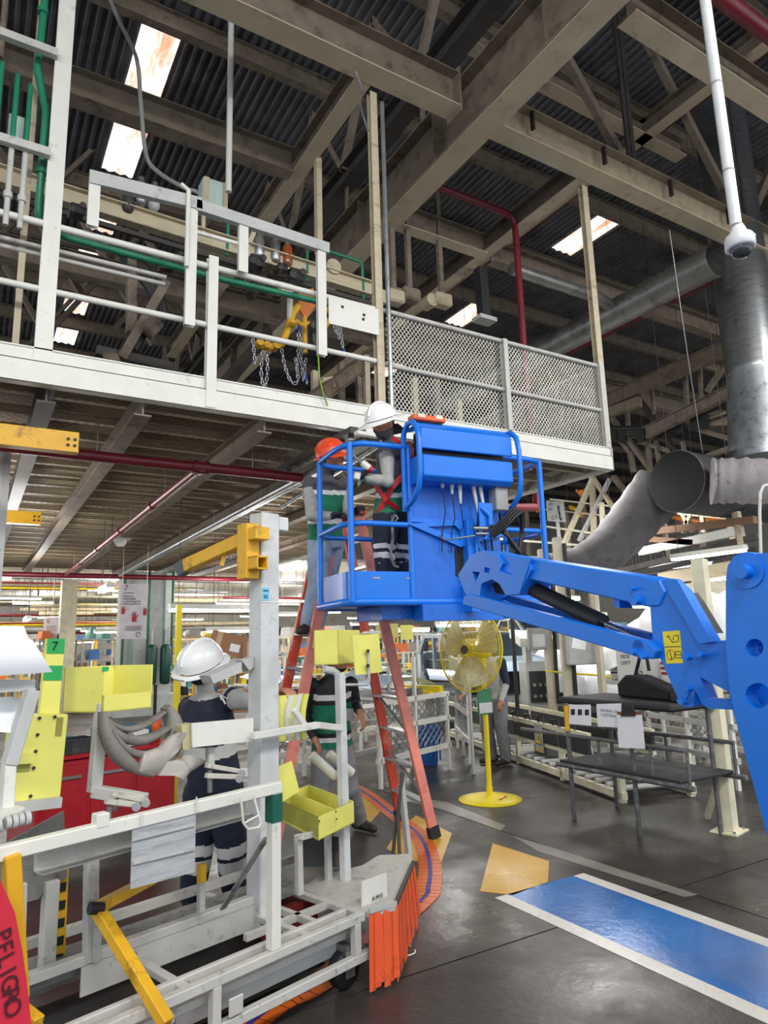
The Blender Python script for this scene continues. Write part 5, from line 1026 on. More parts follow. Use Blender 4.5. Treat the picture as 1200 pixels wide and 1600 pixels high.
for k, x in enumerate((1.75, 3.6)):
    s = kp('warning_sign', MB().bx(x-.11, x+.11, .035, .04, .25, .58), M('clear_grey_sleeve', (170, 172, 172), .3))
    kp('warning_triangle', MB().prism([(x-.085, .041, .34), (x+.085, .041, .34), (x, .041, .5)], (0, .002, 0)), INK, s); kp('warning_triangle', MB().prism([(x-.068, .0435, .349), (x+.068, .0435, .349), (x, .0435, .485)], (0, .001, 0)), FANY, s)
    kp('bolt_mark', MB().prism([(x-.01, .0445, .43), (x+.016, .0445, .43), (x+.002, .0445, .4), (x+.014, .0445, .4), (x-.01, .0445, .36), (x-.002, .0445, .39), (x-.014, .0445, .39)], (0, .001, 0)), INK, s)
    kp('yellow_base', MB().bx(x-.1, x+.1, .041, .043, .25, .31), M('dull_yellow', (196, 176, 92), .5), s)
for k, (x, y, s) in enumerate(((4.7, -.35, .3), (3.3, -.4, .34), (2.1, -.35, .36), (1.0, -.45, .3), (.35, -.4, .3))):
    b = thing('parts_tote', ['grey tote on the roller line nearest the work table', 'grey tote on rollers below the second warning sign', 'dark grey tote on rollers right of the fan pole', 'grey tote on rollers left of the fan pole', 'small grey tote at the near end of the roller line'][[3, 2, 1, 0, 4][k]], 'tote', K.w((x, y, .15)), math.degrees(K.a))
    obj('tote_shell', MB().bx(-s/2, s/2, -.2, .2, 0, .01).bx(-s/2, -s/2+.01, -.2, .2, .01, .2).bx(s/2-.01, s/2, -.2, .2, .01, .2).bx(-s/2+.01, s/2-.01, -.2, -.19, .01, .2).bx(-s/2+.01, s/2-.01, .19, .2, .01, .2), GREY if k != 2 else M('dark_tote', (84, 86, 88), .5), b)
    obj('tote_handle', MB().tube([(-s/4, .215, .1), (-s/4, .25, .26), (s/4, .25, .26), (s/4, .215, .1)], .008, 6), LGREY, b)
bt = thing('blue_tote', 'tall blue plastic tote on the floor right of the ladder', 'tote', fl(668, 1194), 20)
obj('tote_wall', MB().lathe([(.17, 0), (.21, .5), (.2, .5), (.165, .012), (0, .012)], (0, 0, 0.002), n=4, smooth=False), PBLUE, bt); obj('tote_rim', MB().lathe([(.2, .46), (.235, .46), (.235, .51), (.2, .51)], (0, 0, 0), n=4, smooth=False), PBLUE, bt)
for k in range(4): obj('tote_rib', MB().bx(-.12+.07*k, -.105+.07*k, -.155, -.14, .05, .45), PBLUE, bt)
# ---- fluorescent lamp used all over
def lamp(label, p, deg, grp, top, L=1.24):
    o = thing('fluorescent_lamp', label, 'lamp', p, deg, grp)
    for i, nm in enumerate(('housing', 'tube', 'tube')):
        if (nm, i, L) not in LM:
            if nm == 'housing': LM[nm, i, L] = MB().prism([(-L/2, -.07, .0), (-L/2, .07, 0), (-L/2, .05, .07), (-L/2, -.05, .07)], (L, 0, 0)).mesh(nm, [WHITE])
            else: y = -.035 if i == 1 else .035; LM[nm, i, L] = MB().cyl((-L/2+.02, y, -.02), (L/2-.02, y, -.02), .016, n=8).mesh(nm, [GLOW])
        obj(nm, LM[nm, i, L], None, o)
    for x in (-.4*L, .4*L):
        if 'h' not in LM: LM['h'] = MB().cyl((0, 0, 0), (0, 0, 1), .005, n=5).mesh('hanger', [DARKS])
        h = obj('hanger', LM['h'], None, o); h.location = (x, 0, .07); h.scale = (1, 1, top-p[2]-.07)
    return o
LM = {}
for (px, py, d, dg, lb) in ((1105, 866, 10.5, 90, 'bright lamp right over the service gantry beside the arm head'), (1062, 884, 12.5, 90, 'smaller lit lamp left of the arm head under the gantry'), (722, 976, 12, 10, 'lit lamp just above the top of the fan cage'),
                        (985, 925, 14, 10, None), (1130, 905, 13, 90, None), (880, 935, 16, 10, None), (1010, 948, 18, 10, None), (820, 950, 20, 10, None), (1090, 940, 20, 10, None), (700, 952, 18, 10, None), (640, 985, 16, 10, None), (930, 960, 22, 10, None)):
    lamp(lb or 'distant lit tube lamp over the right hand car line', at(px, py, d), dg, None if lb else 'distant lamps over the car line', RZ+.02)
# ================================================================ overhead ducts and camera
FAB = M('grey_duct_fabric', (112, 109, 110), .8, var=.25, scale=4, dirt=(60, 58, 58), damt=.3, dscale=5, bump=.5, bscale=8); FABD = M('dark_duct_fabric', (62, 62, 66), .75, var=.2, bump=.5, bscale=10)
P0 = at(1057, 752, 10.79); X_ = V((1, 0, 0))
d1 = thing('fabric_duct', 'large dark fabric air duct with round black end above the blue arm', 'air duct', P0)
prof = []; n = 60
for i in range(n+1): x = i/n*4.6; prof.append((.49+.006*math.sin(i*1.9)-.012*(i % 3 == 0), x))
obj('duct_sleeve', MB().lathe(prof, P0, X_, 36), FABD, d1, world=True); obj('end_cap', MB().cyl(P0-X_*.02, P0+X_*.01, .485, n=36), M('black_end_cap', (22, 22, 24), .8, bump=.2), d1, world=True)
obj('end_hoop', MB().tube([P0+V((0, .488*math.cos(a), .488*math.sin(a))) for a in [2*PI*k/36 for k in range(36)]], .012, 6, closed=True), FAB, d1, world=True)
d2 = thing('fabric_chute', 'grey fabric chute sagging down left from the black ended duct', 'air duct', at(960, 880, 10.92))
pts_ = [at(1034, 762, 11.63), at(1008, 792, 11.63), at(976, 830, 11.51), at(944, 862, 11.31), at(905, 884, 11.18), at(860, 892, 11.18)]
obj('chute_sleeve', MB().tube(spline(pts_, 4), [.47*(1-.45*min(1, i/22))+.012*math.sin(i*2.3) for i in range(21)], 20), M('chute_fabric', (84, 81, 83), .85, var=.25, scale=3, dirt=(52, 50, 52), damt=.3, dscale=4, bump=.6, bscale=7), d2, world=True)
d3 = thing('fabric_sleeve', 'pale grey wrinkled fabric sleeve joining the steel duct at right edge', 'air duct', at(1112, 760, 10.27))
pts_ = [at(1112, 752, 10.14), at(1122, 752, 10.11), at(1145, 751, 10.01), at(1180, 752, 9.88), at(1240, 754, 9.75)]
sp_ = spline(pts_, 5); obj('sleeve', MB().tube(sp_, [.35 if i < 2 else .332+.022*math.sin(i*2.1)*(1 if i % 2 else .4) for i in range(len(sp_))], 28), M('pale_duct_fabric', (150, 145, 146), .8, var=.25, scale=4, dirt=(70, 66, 66), damt=.25, dscale=4, bump=.6, bscale=7), d3, world=True)
b0 = at(1196, 716, 10.79); GS = M('spiral_duct_steel', (150, 152, 154), .3, .85, var=.3, scale=3, dirt=(100, 100, 100), damt=.4, stretch=(1, 1, 6))
d4 = thing('steel_duct', 'tall round galvanised steel duct at the right edge', 'air duct', b0)
prof = [(.52, 0), (.52, .15), (.47, .65), (.41, 1.3), (.41, 1.43)]; obj('reducer', MB().lathe(prof, b0, (0, 0, 1), 36), GALV, d4, world=True)
prof = []
for i in range(int((11.5-b0.z-1.43)/.07)): prof.append((.41+(.007 if i % 2 else 0), 1.43+i*.07))
obj('duct_pipe', MB().lathe(prof, b0, (0, 0, 1), 36), GS, d4, world=True); obj('flange', MB().cyl(b0+V((0, 0, -.02)), b0+V((0, 0, .06)), .56, n=36), GALV, d4, world=True)
d5 = thing('spiral_duct', 'round spiral duct raking under the far right roof', 'air duct', (9.4, 6.3, 7.2))
prof = [(.245+(.012 if i % 2 else 0), i*.07) for i in range(100)]; obj('duct_pipe', MB().lathe(prof, (9.4, 5.5, 7.24), (0, 1, 0), 24), M('dusty_spiral_duct', (140, 140, 136), .4, .6, dirt=(84, 82, 78), damt=.5), d5, world=True)
obj('branch', MB().tube([(6.9, 7.3, 7.34), (8.8, 7.3, 7.34), (9.25, 7.35, 7.28)], .1, 14), MATS['dusty_spiral_duct'], d5, world=True)
cpole = at(1150, 352, 4.0); cm = thing('dome_camera', 'white dome security camera on a long ceiling pole at upper right', 'camera', cpole)
obj('pole', MB().cyl(cpole, (cpole.x, cpole.y, 11.5), .032, n=16), M('camera_white', (214, 215, 216), .4), cm, world=True)
for z in (.35, .95, 1.6): obj('pole_joint', MB().cyl((cpole.x, cpole.y, cpole.z+z), (cpole.x, cpole.y, cpole.z+z+.012), .034), GREY, cm, world=True)
obj('housing', MB().lathe([(.0, .02), (.032, .01), (.05, -.04), (.075, -.06), (.082, -.08), (.082, -.13), (.07, -.14), (.0, -.14)], cpole+V((.015, 0, -.01)), (0, 0, 1), 28), MATS['camera_white'], cm, world=True)
obj('dome', MB().ell(cpole+V((.015, 0, -.15)), (.062, .062, .055), 20, 12), M('smoked_dome', (70, 72, 76), .1, .3), cm, world=True); obj('bracket', MB().bx(cpole.x+.07, cpole.x+.16, cpole.y-.02, cpole.y+.02, cpole.z-.03, cpole.z-.015), MATS['camera_white'], cm, world=True)
# ================================================================ upper right frames, overhead conveyor
def on_x(px, py, x): return on(px, py, 'x', x)
fr = thing('conveyor_gantry', 'cream steel gantry carrying a black overhead conveyor track at right', 'gantry', (12.5, 9, 4))
def gp_(n, a, b, w, h, m, x=12.5, sec='b'): mb = MB(); (mb.ib if sec == 'i' else mb.bar)(on_x(*a, x), on_x(*b, x), w*1.25, h*1.25); return obj(n, mb, m, fr, world=True)
gp_('long_beam', (905, 646), (1190, 520), .14, .26, DUSTY_SHADED, 12.5, 'i'); gp_('long_beam', (1010, 676), (1190, 588), .14, .2, DUSTY_SHADED, 12.5, 'i'); gp_('long_beam', (950, 645), (1000, 628), .12, .18, DUSTY_SHADED, 12.5)
trk = [on_x(945, 668, 12.75), on_x(1000, 668, 12.75), on_x(1050, 656, 12.75), on_x(1100, 644, 12.75), on_x(1190, 612, 12.75)]
obj('conveyor_track', MB().tube(spline(trk, 4), .055, 8), BLACK, fr, world=True); obj('conveyor_track', MB().tube([p-V((0, 0, .22)) for p in spline(trk, 4)], .03, 6), BLACKP, fr, world=True)
for k in range(9):
    p = spline(trk, 4)[1+k*15//9]; obj('trolley', MB().bx(p.x-.05, p.x+.05, p.y-.08, p.y+.08, p.z-.34, p.z-.05), BLACK, fr, world=True)
for a, b, w, m in (((985, 604), (1062, 716), .1, DARKS), ((955, 652), (1020, 738), .1, DUSTY_SHADED), ((948, 662), (985, 706), .1, DUSTY_SHADED), ((985, 706), (990, 738), .09, DUSTY_SHADED), ((1195, 566), (1140, 728), .1, DUSTY_SHADED), ((1070, 572), (1074, 646), .07, DUSTY_SHADED), ((1093, 560), (1096, 622), .06, DUSTY_SHADED),
                   ((1105, 612), (1150, 545), .09, DUSTY_SHADED), ((1012, 676), (1016, 742), .08, DUSTY_SHADED), ((1022, 676), (1034, 745), .07, DUSTY_SHADED), ((978, 612), (982, 672), .07, DUSTY_SHADED), ((1018, 612), (1022, 648), .06, DUSTY_SHADED), ((1066, 690), (1072, 720), .06, DUSTY_SHADED), ((1000, 690), (1140, 735), .1, DUSTY_SHADED), ((1080, 668), (1190, 700), .1, DUSTY_SHADED), ((1082, 722), (1170, 690), .1, DUSTY_SHADED), ((1155, 560), (1160, 600), .1, DUSTY_SHADED)):
    gp_('member', a, b, w, w*.8, m, 13.0)
pl = on_x(1137, 655, 13.4); one('turn_disc', MB().lathe([(0, .0), (.45, 0), (.475, .02), (.45, .06), (0, .06)], pl, (0, 0, 1), 32), CREAM, 'pale round turning disc hung under the gantry by the steel duct', 'disc')
tr = thing('support_trestle', 'cream zigzag trestle frames below the guarded walkway corner', 'trestle', on_x(925, 830, 11))
for a, b, w, m in (((926, 748), (876, 862), .11, PCREAM), ((926, 746), (966, 805), .10, CREAM), ((925, 745), (928, 835), .11, CREAM), ((953, 748), (905, 845), .09, LGREY), ((958, 745), (995, 790), .12, DUSTY_SHADED), ((1000, 765), (960, 815), .1, CREAM), ((940, 785), (942, 830), .09, PCREAM), ((860, 780), (1000, 796), .05, PCREAM), ((850, 822), (960, 838), .06, PCREAM), ((790, 790), (1010, 812), .05, CREAM), ((1062, 795), (1082, 830), .09, CREAM), ((1085, 795), (1066, 832), .09, CREAM), ((1095, 795), (1100, 832), .09, CREAM), ((1060, 802), (1160, 812), .07, CREAM), ((1140, 808), (1146, 842), .1, CREAM), ((965, 800), (968, 860), .09, CREAM), ((780, 842), (960, 856), .07, PCREAM), ((760, 866), (960, 880), .08, PCREAM)):
    obj('member', MB().bar(on_x(*a, 11.5), on_x(*b, 11.5), w, w*.7), m, tr, world=True)
for k, (px, py, s) in enumerate(((888, 797, .5), (912, 770, .35), (1045, 812, .55), (1105, 815, .6), (1160, 806, .5), (825, 792, .5))):
    h = thing('lifting_robot', ['yellow lifting robot behind the zigzag trestle', 'orange motor head above the yellow lifting robot', 'orange robot left under the fabric duct', 'orange robot with dark joint under the fabric duct', 'small orange robot right under the fabric duct', 'yellow gripper below the dark red pipe'][k], 'robot', on_x(px, py, 13.7+.45*k))
    c = on_x(px, py, 13.7+.45*k); m = YEL if k in (0, 5) else M('robot_orange', (226, 128, 34), .5, dirt=(120, 70, 30), damt=.3)
    obj('arm', MB().tube([c+V((0, -s*.7, -.05)), c+V((0, -s*.2, .06)), c+V((0, s*.3, 0)), c+V((0, s*.7, .12))], [.05, .07, .06, .04], 8), m, h, world=True); obj('joint', MB().cyl(c+V((-.12, 0, 0)), c+V((.12, 0, 0)), .12*s+.04, n=14), m if k % 2 else BLACKP, h, world=True)
    obj('wrist', MB().bar(c+V((0, -s*.7, -.05)), c+V((0, -s*.9, -.25)), .08, .08), m, h, world=True); obj('mast', MB().bar(c+V((.1, s*.4, .05)), V((c.x+.1, c.y+s*.4, 0)), .1, .1), DUSTY_SHADED, h, world=True)
rp = pipe('fire_main', 'dark red water main ending below the walkway at right of the basket', [on(700, 790, 'y', 8.6), on(838, 793, 'y', 8.6), on(838, 770, 'y', 8.6)], .07, REDP)
sg = thing('aisle_sign', 'grey aisle sign with black lettering beside the zigzag trestle', 'sign', on_x(868, 800, 11))
SX = 11.0
obj('panel', MB().prism([on_x(853, 782, SX), on_x(880, 784, SX), on_x(883, 816, SX), on_x(855, 814, SX)], (.02, 0, 0)), M('sign_grey', (176, 176, 172), .5), sg, world=True)
for body, px, py, s in (('R D', 860, 788, .07), ('K Z', 860, 796, .07), ('C-2', 866, 809, .12)): text('lettering', body, s, on_x(px, py, SX-.005), (0, -1, 0), (0, 0, 1), INK, sg)
pz = on_x(868, 800, SX); obj('sign_post', MB().bx(SX+.02, SX+.07, pz.y-.03, pz.y+.03, 0, pz.z+.1), LGREY, sg, world=True)
for k in range(3): obj('figure', MB().bar(on_x(872+k, 790+8*k, SX-.004), on_x(873+2*k, 797+8*k, SX-.004), .05, .004, (1, 0, 0)), INK, sg, world=True)
# service tray and cream beams over the line
sv = thing('service_gantry', 'cream service gantry with black cable tray over the car line', 'gantry', on_x(1060, 880, 11))
for a, b, w, h, m in (((930, 908), (1185, 858), .12, .08, BLACK), ((960, 895), (1185, 838), .08, .1, DARKS), ((1000, 862), (1160, 828), .1, .14, WHITE), ((960, 838), (1180, 812), .12, .12, M('brown_beam', (126, 96, 72), .7)), ((965, 838), (1085, 848), .1, .1, MATS['brown_beam']), ((1030, 905), (1190, 880), .06, .22, CREAM), ((1035, 925), (1190, 912), .06, .22, M('cream_panel', (186, 180, 162), .6)), ((1040, 940), (1190, 928), .1, .1, CREAM), ((1085, 870), (1092, 945), .12, .12, CREAM), ((970, 800), (973, 900), .03, .03, BLACK), ((993, 850), (998, 905), .03, .03, BLACK), ((1035, 850), (1040, 878), .04, .04, BLACK), ((1150, 800), (1160, 850), .1, .1, CREAM), ((1100, 940), (1190, 932), .08, .06, BLACKP)):
    obj('member', MB().bar(on_x(*a, 10.6), on_x(*b, 10.6), w, h), m, sv, world=True)
obj('bent_conduit', MB().tube([at(1189, 870, 6.5), at(1187, 800, 6.5), at(1188, 770, 6.5), at(1193, 759, 6.5), at(1202, 757, 6.5)], .014, 8), WHITE, label='white bent conduit rising behind the blue arm at right edge', cat='conduit')
for k, (px, py, z1) in enumerate(((758, 420, 1.5), (1045, 380, 2)), ): pass
pipe('hanging_cable', 'thin steel cable hanging down to the black ended duct', [at(1046, 360, 10.4), at(1075, 560, 10.6), at(1098, 708, 10.8)], .008, STEEL, 'cable', n=5)
# high dark lamp box on guarded walkway
hb = thing('black_column', 'black square tube hanging above the guarded walkway with a lamp', 'hanger', on(755, 460, 'y', 7.0))
obj('tube', MB().bar(on(750, 420, 'y', 7.0), on(757, 500, 'y', 7.0), .14, .14), BLACK, hb, world=True); obj('lamp_box', MB().box(on(757, 500, 'y', 7.0), (.3, .2, .06)), LGREY, hb, world=True)
# ================================================================ car bodies and line equipment
def car(label, loc, deg, paint, wrapped=False, sc=1.0):
    c = thing('car_body', label, 'car body', loc, deg)
    prof = [(-2.0, .35), (-2.05, .75), (-1.9, .95), (-1.1, 1.05), (-.45, 1.48), (.9, 1.5), (1.6, 1.1), (2.0, 1.02), (2.05, .4)]
    if wrapped:
        def f(u, v):
            x = -2.1+4.2*u; i = 0; zt = np.interp(x, [p[0] for p in prof[1:-1]], [p[1] for p in prof[1:-1]]); a = PI*v
            e_ = min(1, .12+min(u, 1-u)*14); zt = .3+(zt-.3)*e_; w = .88*(1-.25*max(0, math.sin(a)-.4))*(.5+.5*e_) if e_ > .13 else .02; return V((x, -w*math.cos(a)*(1+.04*math.sin(x*9+v*7)), .3+(zt-.28)*math.sin(a)**.6*(1+.03*math.sin(x*13+v*11))))
        obj('plastic_wrap', MB().grid(f, 40, 18, thick=(0, 0, .006)), paint, c); obj('sill', MB().bx(-1.7, 1.7, -.8, .8, .2, .32), DARKS, c)
        for x in (-1.4, 1.4):
            for y in (-.6, .6): obj('carrier_leg', MB().bx(x-.05, x+.05, y-.05, y+.05, -loc[2], .2), LGREY, c)
        return c
    for y in (-.85, .85):
        s = -1 if y < 0 else 1; o = [V((x, y, z)) for x, z in prof]
        wins = [[V((x, y, z)) for x, z in q_] for q_ in ([(-.95, 1.04), (-.42, 1.4), (.12, 1.42), (.12, .42), (-.6, .42), (-.95, .6)], [(.24, 1.42), (.85, 1.42), (1.3, 1.08), (1.2, .7), (.9, .42), (.24, .42)])]
        obj('side_panel', MB().plate(o, wins, (0, -s*.06, 0)), paint, c)
    obj('roof_panel', MB().grid(lambda u, v: V((-.45+1.4*u, -.8+1.6*v, 1.47+.04*math.sin(PI*v))), 6, 8, thick=(0, 0, .02)), paint, c)
    obj('bonnet', MB().prism([(-2.0, -.8, .78), (-1.9, -.8, .95), (-1.1, -.8, 1.03), (-1.1, -.8, .98), (-1.85, -.8, .9)], (0, 1.6, 0)), paint, c); obj('tail', MB().prism([(1.6, -.8, 1.08), (2.0, -.8, 1.0), (2.04, -.8, .4), (1.98, -.8, .4)], (0, 1.6, 0)), paint, c)
    obj('windscreen', MB().prism([(-1.08, -.74, 1.04), (-.46, -.7, 1.46), (-.44, -.7, 1.45), (-1.04, -.74, 1.03)], (0, 1.45, 0)), M('dark_glass', (60, 72, 80), .1, trans=.4), c)
    obj('interior', MB().bx(-1.0, 1.3, -.7, .7, .3, .95), BLACKP, c); obj('dashboard', MB().bx(-.95, -.6, -.7, .7, .7, 1.02), BLACK, c); obj('carrier', MB().bx(-1.6, 1.6, -.6, .6, .16, .32), LGREY, c)
    for x in (-1.3, 1.3):
        for y in (-.5, .5): obj('carrier_leg', MB().bx(x-.05, x+.05, y-.05, y+.05, -loc[2], .16), LGREY, c)
    return c
SILV = M('pale_blue_car_paint', (164, 184, 204), .25, .4, var=.05)
PLAS = M('white_plastic_film', (232, 234, 236), .25, var=.12, scale=3, bump=.8, bscale=5)
p = at(742, 1035, 14.3); car('pale blue unfinished car body with black interior seen through the fan', (p.x, p.y, .28), 70, SILV)
p = at(925, 1050, 14.4); car('car body wrapped in white plastic film behind the work table', (p.x+.3, p.y+.3, .2), 75, PLAS, True)
p = at(1130, 958, 10.4); car('car body under white plastic film behind the blue arm', (p.x+.2, p.y+.2, .75), 80, PLAS, True)
p = at(835, 970, 22.5); car('grey car body far along the line above the fan', (p.x, p.y, .8), 70, M('grey_car_paint', (150, 156, 158), .3, .3))
# electrical posts between fan and table
def epost(px, label, d, boxes):
    p = at(px, 1000, d); t = thing('service_post', label, 'post', (p.x, p.y, 0), -30); obj('shaft', MB().bx(-.06, .06, -.06, .06, 0, 3.1), M('beige_post', (190, 182, 158), .5), t)
    for (x, z0, z1, w, m) in boxes: b = obj('switch_cabinet', MB().bx(x, x+w, -.2, -.06, z0, z1), m, t, bevel=.008); obj('cabinet_door', MB().bx(x+.015, x+w-.015, -.206, -.2, z0+.02, z1-.02), m, b)
    obj('cable_bunch', MB().tube([(.08, -.08, 3.0), (.09, -.1, 2.0), (.08, -.09, 1.2), (.08, -.08, .6)], .03, 8), BLACK, t)
    return t
CABG = M('cabinet_grey', (140, 140, 136), .5)
t = epost(856, 'beige service post with grey cabinet between the fan and the work table', 11.2, [(-.36, 1.45, 1.8, .3, CABG), (.1, 1.45, 1.8, .12, CABG)]); obj('note', MB().bx(-.3, -.1, -.21, -.207, 1.5, 1.7), LGREY, t)
t = epost(882, 'beige service post carrying a grey cabinet with taped papers', 9.9, [(-.02, 1.25, 1.85, .4, M('pale_cabinet', (172, 172, 170), .5))]); obj('taped_paper', MB().box((.16, -.21, 1.62), (.2, .003, .3), Matrix.Rotation(.2, 3, 'Y')), PAPER, t)
p = at(935, 1000, 9.6); t = thing('service_post', 'thin beige post tied with yellow tape before the wrapped car', 'post', (p.x, p.y, 0)); obj('shaft', MB().bx(-.04, .04, -.04, .04, 0, 2.6), MATS['beige_post'], t)
pipe('barrier_tape', 'sagging yellow barrier tape between the beige service posts', [at(852, 1048, 10.15), at(890, 1052, 9.8), at(935, 1055, 9.55), at(955, 1058, 9.5)], .014, FANY, 'tape', n=5)
p = at(802, 1000, 10.0); pipe('black_conduit', 'black vertical cable conduit right of the fan', [(p.x, p.y, .0), (p.x, p.y, 3.2)], .03, BLACK, 'conduit')
p = at(838, 1040, 11.6); t = thing('control_desk', 'white machine control desk right of the fan', 'machine', (p.x, p.y, 0), -25)
obj('cabinet', MB().bx(-.25, .25, -.2, .2, .0, 1.25), LGREY, t, bevel=.01); obj('hood', MB().prism([(-.35, -.3, 1.5), (.35, -.3, 1.45), (.35, .3, 1.6), (-.35, .3, 1.66)], (0, 0, .14)), WHITE, t); obj('pillar', MB().bx(-.2, -.1, -.1, .1, 1.25, 1.52), LGREY, t); obj('valve_block', MB().bx(-.2, .2, -.26, -.2, .6, 1.1), BLACKP, t)
for k in range(8): obj('valve', MB().cyl((-.15+.1*(k % 4), -.26, .7+.18*(k//4)), (-.15+.1*(k % 4), -.3, .7+.18*(k//4)), .03, n=8), STEEL, t)
# ================================================================ pipes and things hung under the mezzanine
rpx = thing('sprinkler_main', 'dark red sprinkler pipes with branch under the mezzanine mesh', 'pipe', (1.86, 6.55, 3.4))
obj('main_pipe', MB().cyl((-6, 6.55, 3.4), (2.95, 6.55, 3.4), .05), REDP, rpx, world=True); obj('branch_pipe', MB().cyl((1.86, 6.55, 3.4), (1.86, 17.7, 3.4), .038), REDP, rpx, world=True)
obj('far_pipe', MB().cyl((-6, 17.7, 3.4), (6.8, 17.7, 3.4), .06), REDP, rpx, world=True); obj('tee_joint', MB().cyl((1.78, 6.55, 3.4), (1.94, 6.55, 3.4), .066).cyl((1.86, 6.5, 3.4), (1.86, 6.68, 3.4), .056), REDP, rpx, world=True)
for y in (8.6, 10.7, 12.8, 15): obj('pipe_joint', MB().cyl((1.86, y, 3.4), (1.86, y+.12, 3.4), .052), REDP, rpx, world=True)
for x in (-.6, .9, 2.4): obj('pipe_hanger', MB().cyl((x, 6.55, 3.43), (x, 6.55, 3.72), .006, n=5), GALV, rpx, world=True)
for y in (8, 10, 12, 14, 16): obj('pipe_hanger', MB().cyl((1.86, y, 3.43), (1.86, y, 3.72), .006, n=5), GALV, rpx, world=True)
gc_ = thing('grey_conduit', 'long galvanised conduit with cable strut running under the mezzanine', 'conduit', (3.0, 8, 3.42))
obj('conduit_pipe', MB().cyl((2.98, 5.9, 3.42), (3.06, 17.5, 3.42), .04), GALV, gc_, world=True); obj('strut', MB().ch((3.14, 5.9, 3.46), (3.2, 17.5, 3.46), .05, .04, .004), GALV, gc_, world=True)
for y in (6.2, 8.2, 10.2, 12.2, 14.2): obj('strut_hanger', MB().cyl((3.12, y, 3.46), (3.12, y, 3.72), .006, n=5), GALV, gc_, world=True)
ld_ = thing('lamp_gear', 'dark ribbed cable ladder lit at its end above the orange helmet', 'cable ladder', on(445, 740, 'z', 3.5))
obj('ladder_tray', MB().bar(on(425, 745, 'z', 3.52), on(560, 672, 'z', 3.52), .16, .05), DARKS, ld_, world=True)
for k in range(9): obj('rung', MB().bar(on(432+14*k, 744-7.5*k, 'z', 3.485), on(440+14*k, 745-7.5*k, 'z', 3.485), .02, .02), GALV, ld_, world=True)
obj('white_end', MB().bar(on(556, 676, 'z', 3.46), on(590, 682, 'z', 3.46), .06, .03), WHITE, ld_, world=True)  # end is only painted white, it gives no light
pipe('cable_pipe', 'thin white pipe raking beside the white helmeted worker under the walkway', [on(440, 792, 'z', 3.5), on(600, 690, 'z', 3.5)], .03, GALV, 'conduit')
for k, (px0, px1, py, zz) in enumerate(((-60, 122, 694, 3.3), (-60, 64, 811, 3.3))):
    y = on(px1, py, 'z', zz).y; xe = on(px1, py, 'z', zz).x
    t = thing('hoist_beam', ['thick yellow hoist beam end at left edge below the walkway', 'lower yellow hoist beam end at left edge'][k], 'beam', (xe, y, zz)); h = .17 if k == 0 else .16
    obj('beam_web', MB().bx(-4, xe, y-.05, y+.05, zz-h/2, zz+h/2), YEL, t, world=True, bevel=.004); obj('beam_lip', MB().bx(-4, xe, y-.06, y-.05, zz-h/2, zz-h/2+.02), YEL, t, world=True)
    for i in range(4): obj('bolt', MB().cyl((xe-.03-.05*(i % 2), y-.052, zz+.02-.05*(i//2)), (xe-.03-.05*(i % 2), y-.062, zz+.02-.05*(i//2)), .012, n=8), BLACK, t, world=True)
    obj('hanger', MB().bx(-.9, -.8, y-.03, y+.03, zz+h/2, 3.75), DUSTY_SHADED, t, world=True)
t = thing('smoke_detector', 'small pale detector with wire guard on the mezzanine underside', 'detector', on(188, 848, 'z', 3.45))
c = on(188, 848, 'z', 3.45); obj('detector_plate', MB().bx(c.x-.16, c.x+.16, c.y-.1, c.y+.1, 3.5, 3.53), LGREY, t, world=True); obj('detector_head', MB().lathe([(.1, .05), (.1, .0), (.06, -.06), (0, -.07)], c, (0, 0, 1), 16), WHITE, t, world=True); obj('rod', MB().cyl((c.x, c.y, 3.53), (c.x, c.y, 3.75), .01), GALV, t, world=True)
wl = thing('white_column', 'white boxed column at the left edge under the mezzanine', 'column', on(6, 760, 'y', 6.9)); wx = on(14, 760, 'y', 6.9).x
obj('column_shaft', MB().bx(wx-.5, wx-.03, 6.9, 7.2, 0, MZ-.12), WHITE, wl, world=True, bevel=.01); obj('column_trim', MB().bx(wx-.06, wx, 6.88, 6.92, 0, MZ-.12), LGREY, wl, world=True)
# fluorescent lamps under the mezzanine
for (px, py, d, dg, L, lb) in ((335, 952, 9.5, 8, 1.3, 'long bright lamp left of the tall cart post'), (42, 968, 17, 90, 1.2, 'bright lamp at far left beyond the paper sheet'), (165, 921, 11, 90, .9, 'unlit white lamp end beside the red hands banner'), (370, 985, 13, 8, 1.2, 'bright lamp above the cardboard boxes'),  # the lamp end beside the banner has glowing tubes as well
                           (160, 985, 20, 8, 1.2, None), (182, 987, 19, 8, 1.2, None), (60, 1005, 22, 8, 1.2, None), (120, 1003, 24, 8, 1.2, None), (450, 960, 18, 8, 1.2, None), (310, 990, 22, 8, 1.2, None), (460, 985, 24, 8, 1.2, None), (345, 1000, 25, 8, 1.2, None), (240, 1000, 26, 8, 1.2, None), (570, 975, 24, 8, 1.2, None), (600, 990, 26, 8, 1.2, None)):
    p = at(px, py, d); p.z = min(p.z, 3.45); lamp(lb or 'distant lit tube lamp in the left background under the mezzanine', p, dg, None if lb else 'distant lamps under the mezzanine', (MZ+.24) if p.y < 19.9 else 4.31, L)
for r_ in range(4):
    for c_ in range(7):
        p = V((-2+3.1*c_+.7*r_, 21.5+4.2*r_, 3.0+.12*((r_+c_) % 3))); lamp('distant lit tube lamp in the left background under the mezzanine', p, 6, 'distant lamps under the mezzanine', 4.31, 1.24)
obj('ceiling', MB().bx(-10, 30, 20.1, 45.9, 4.3, 4.4), M('pale_far_ceiling', (206, 200, 184), .7, dirt=(150, 144, 130), damt=.3, dscale=.8), kind='structure')
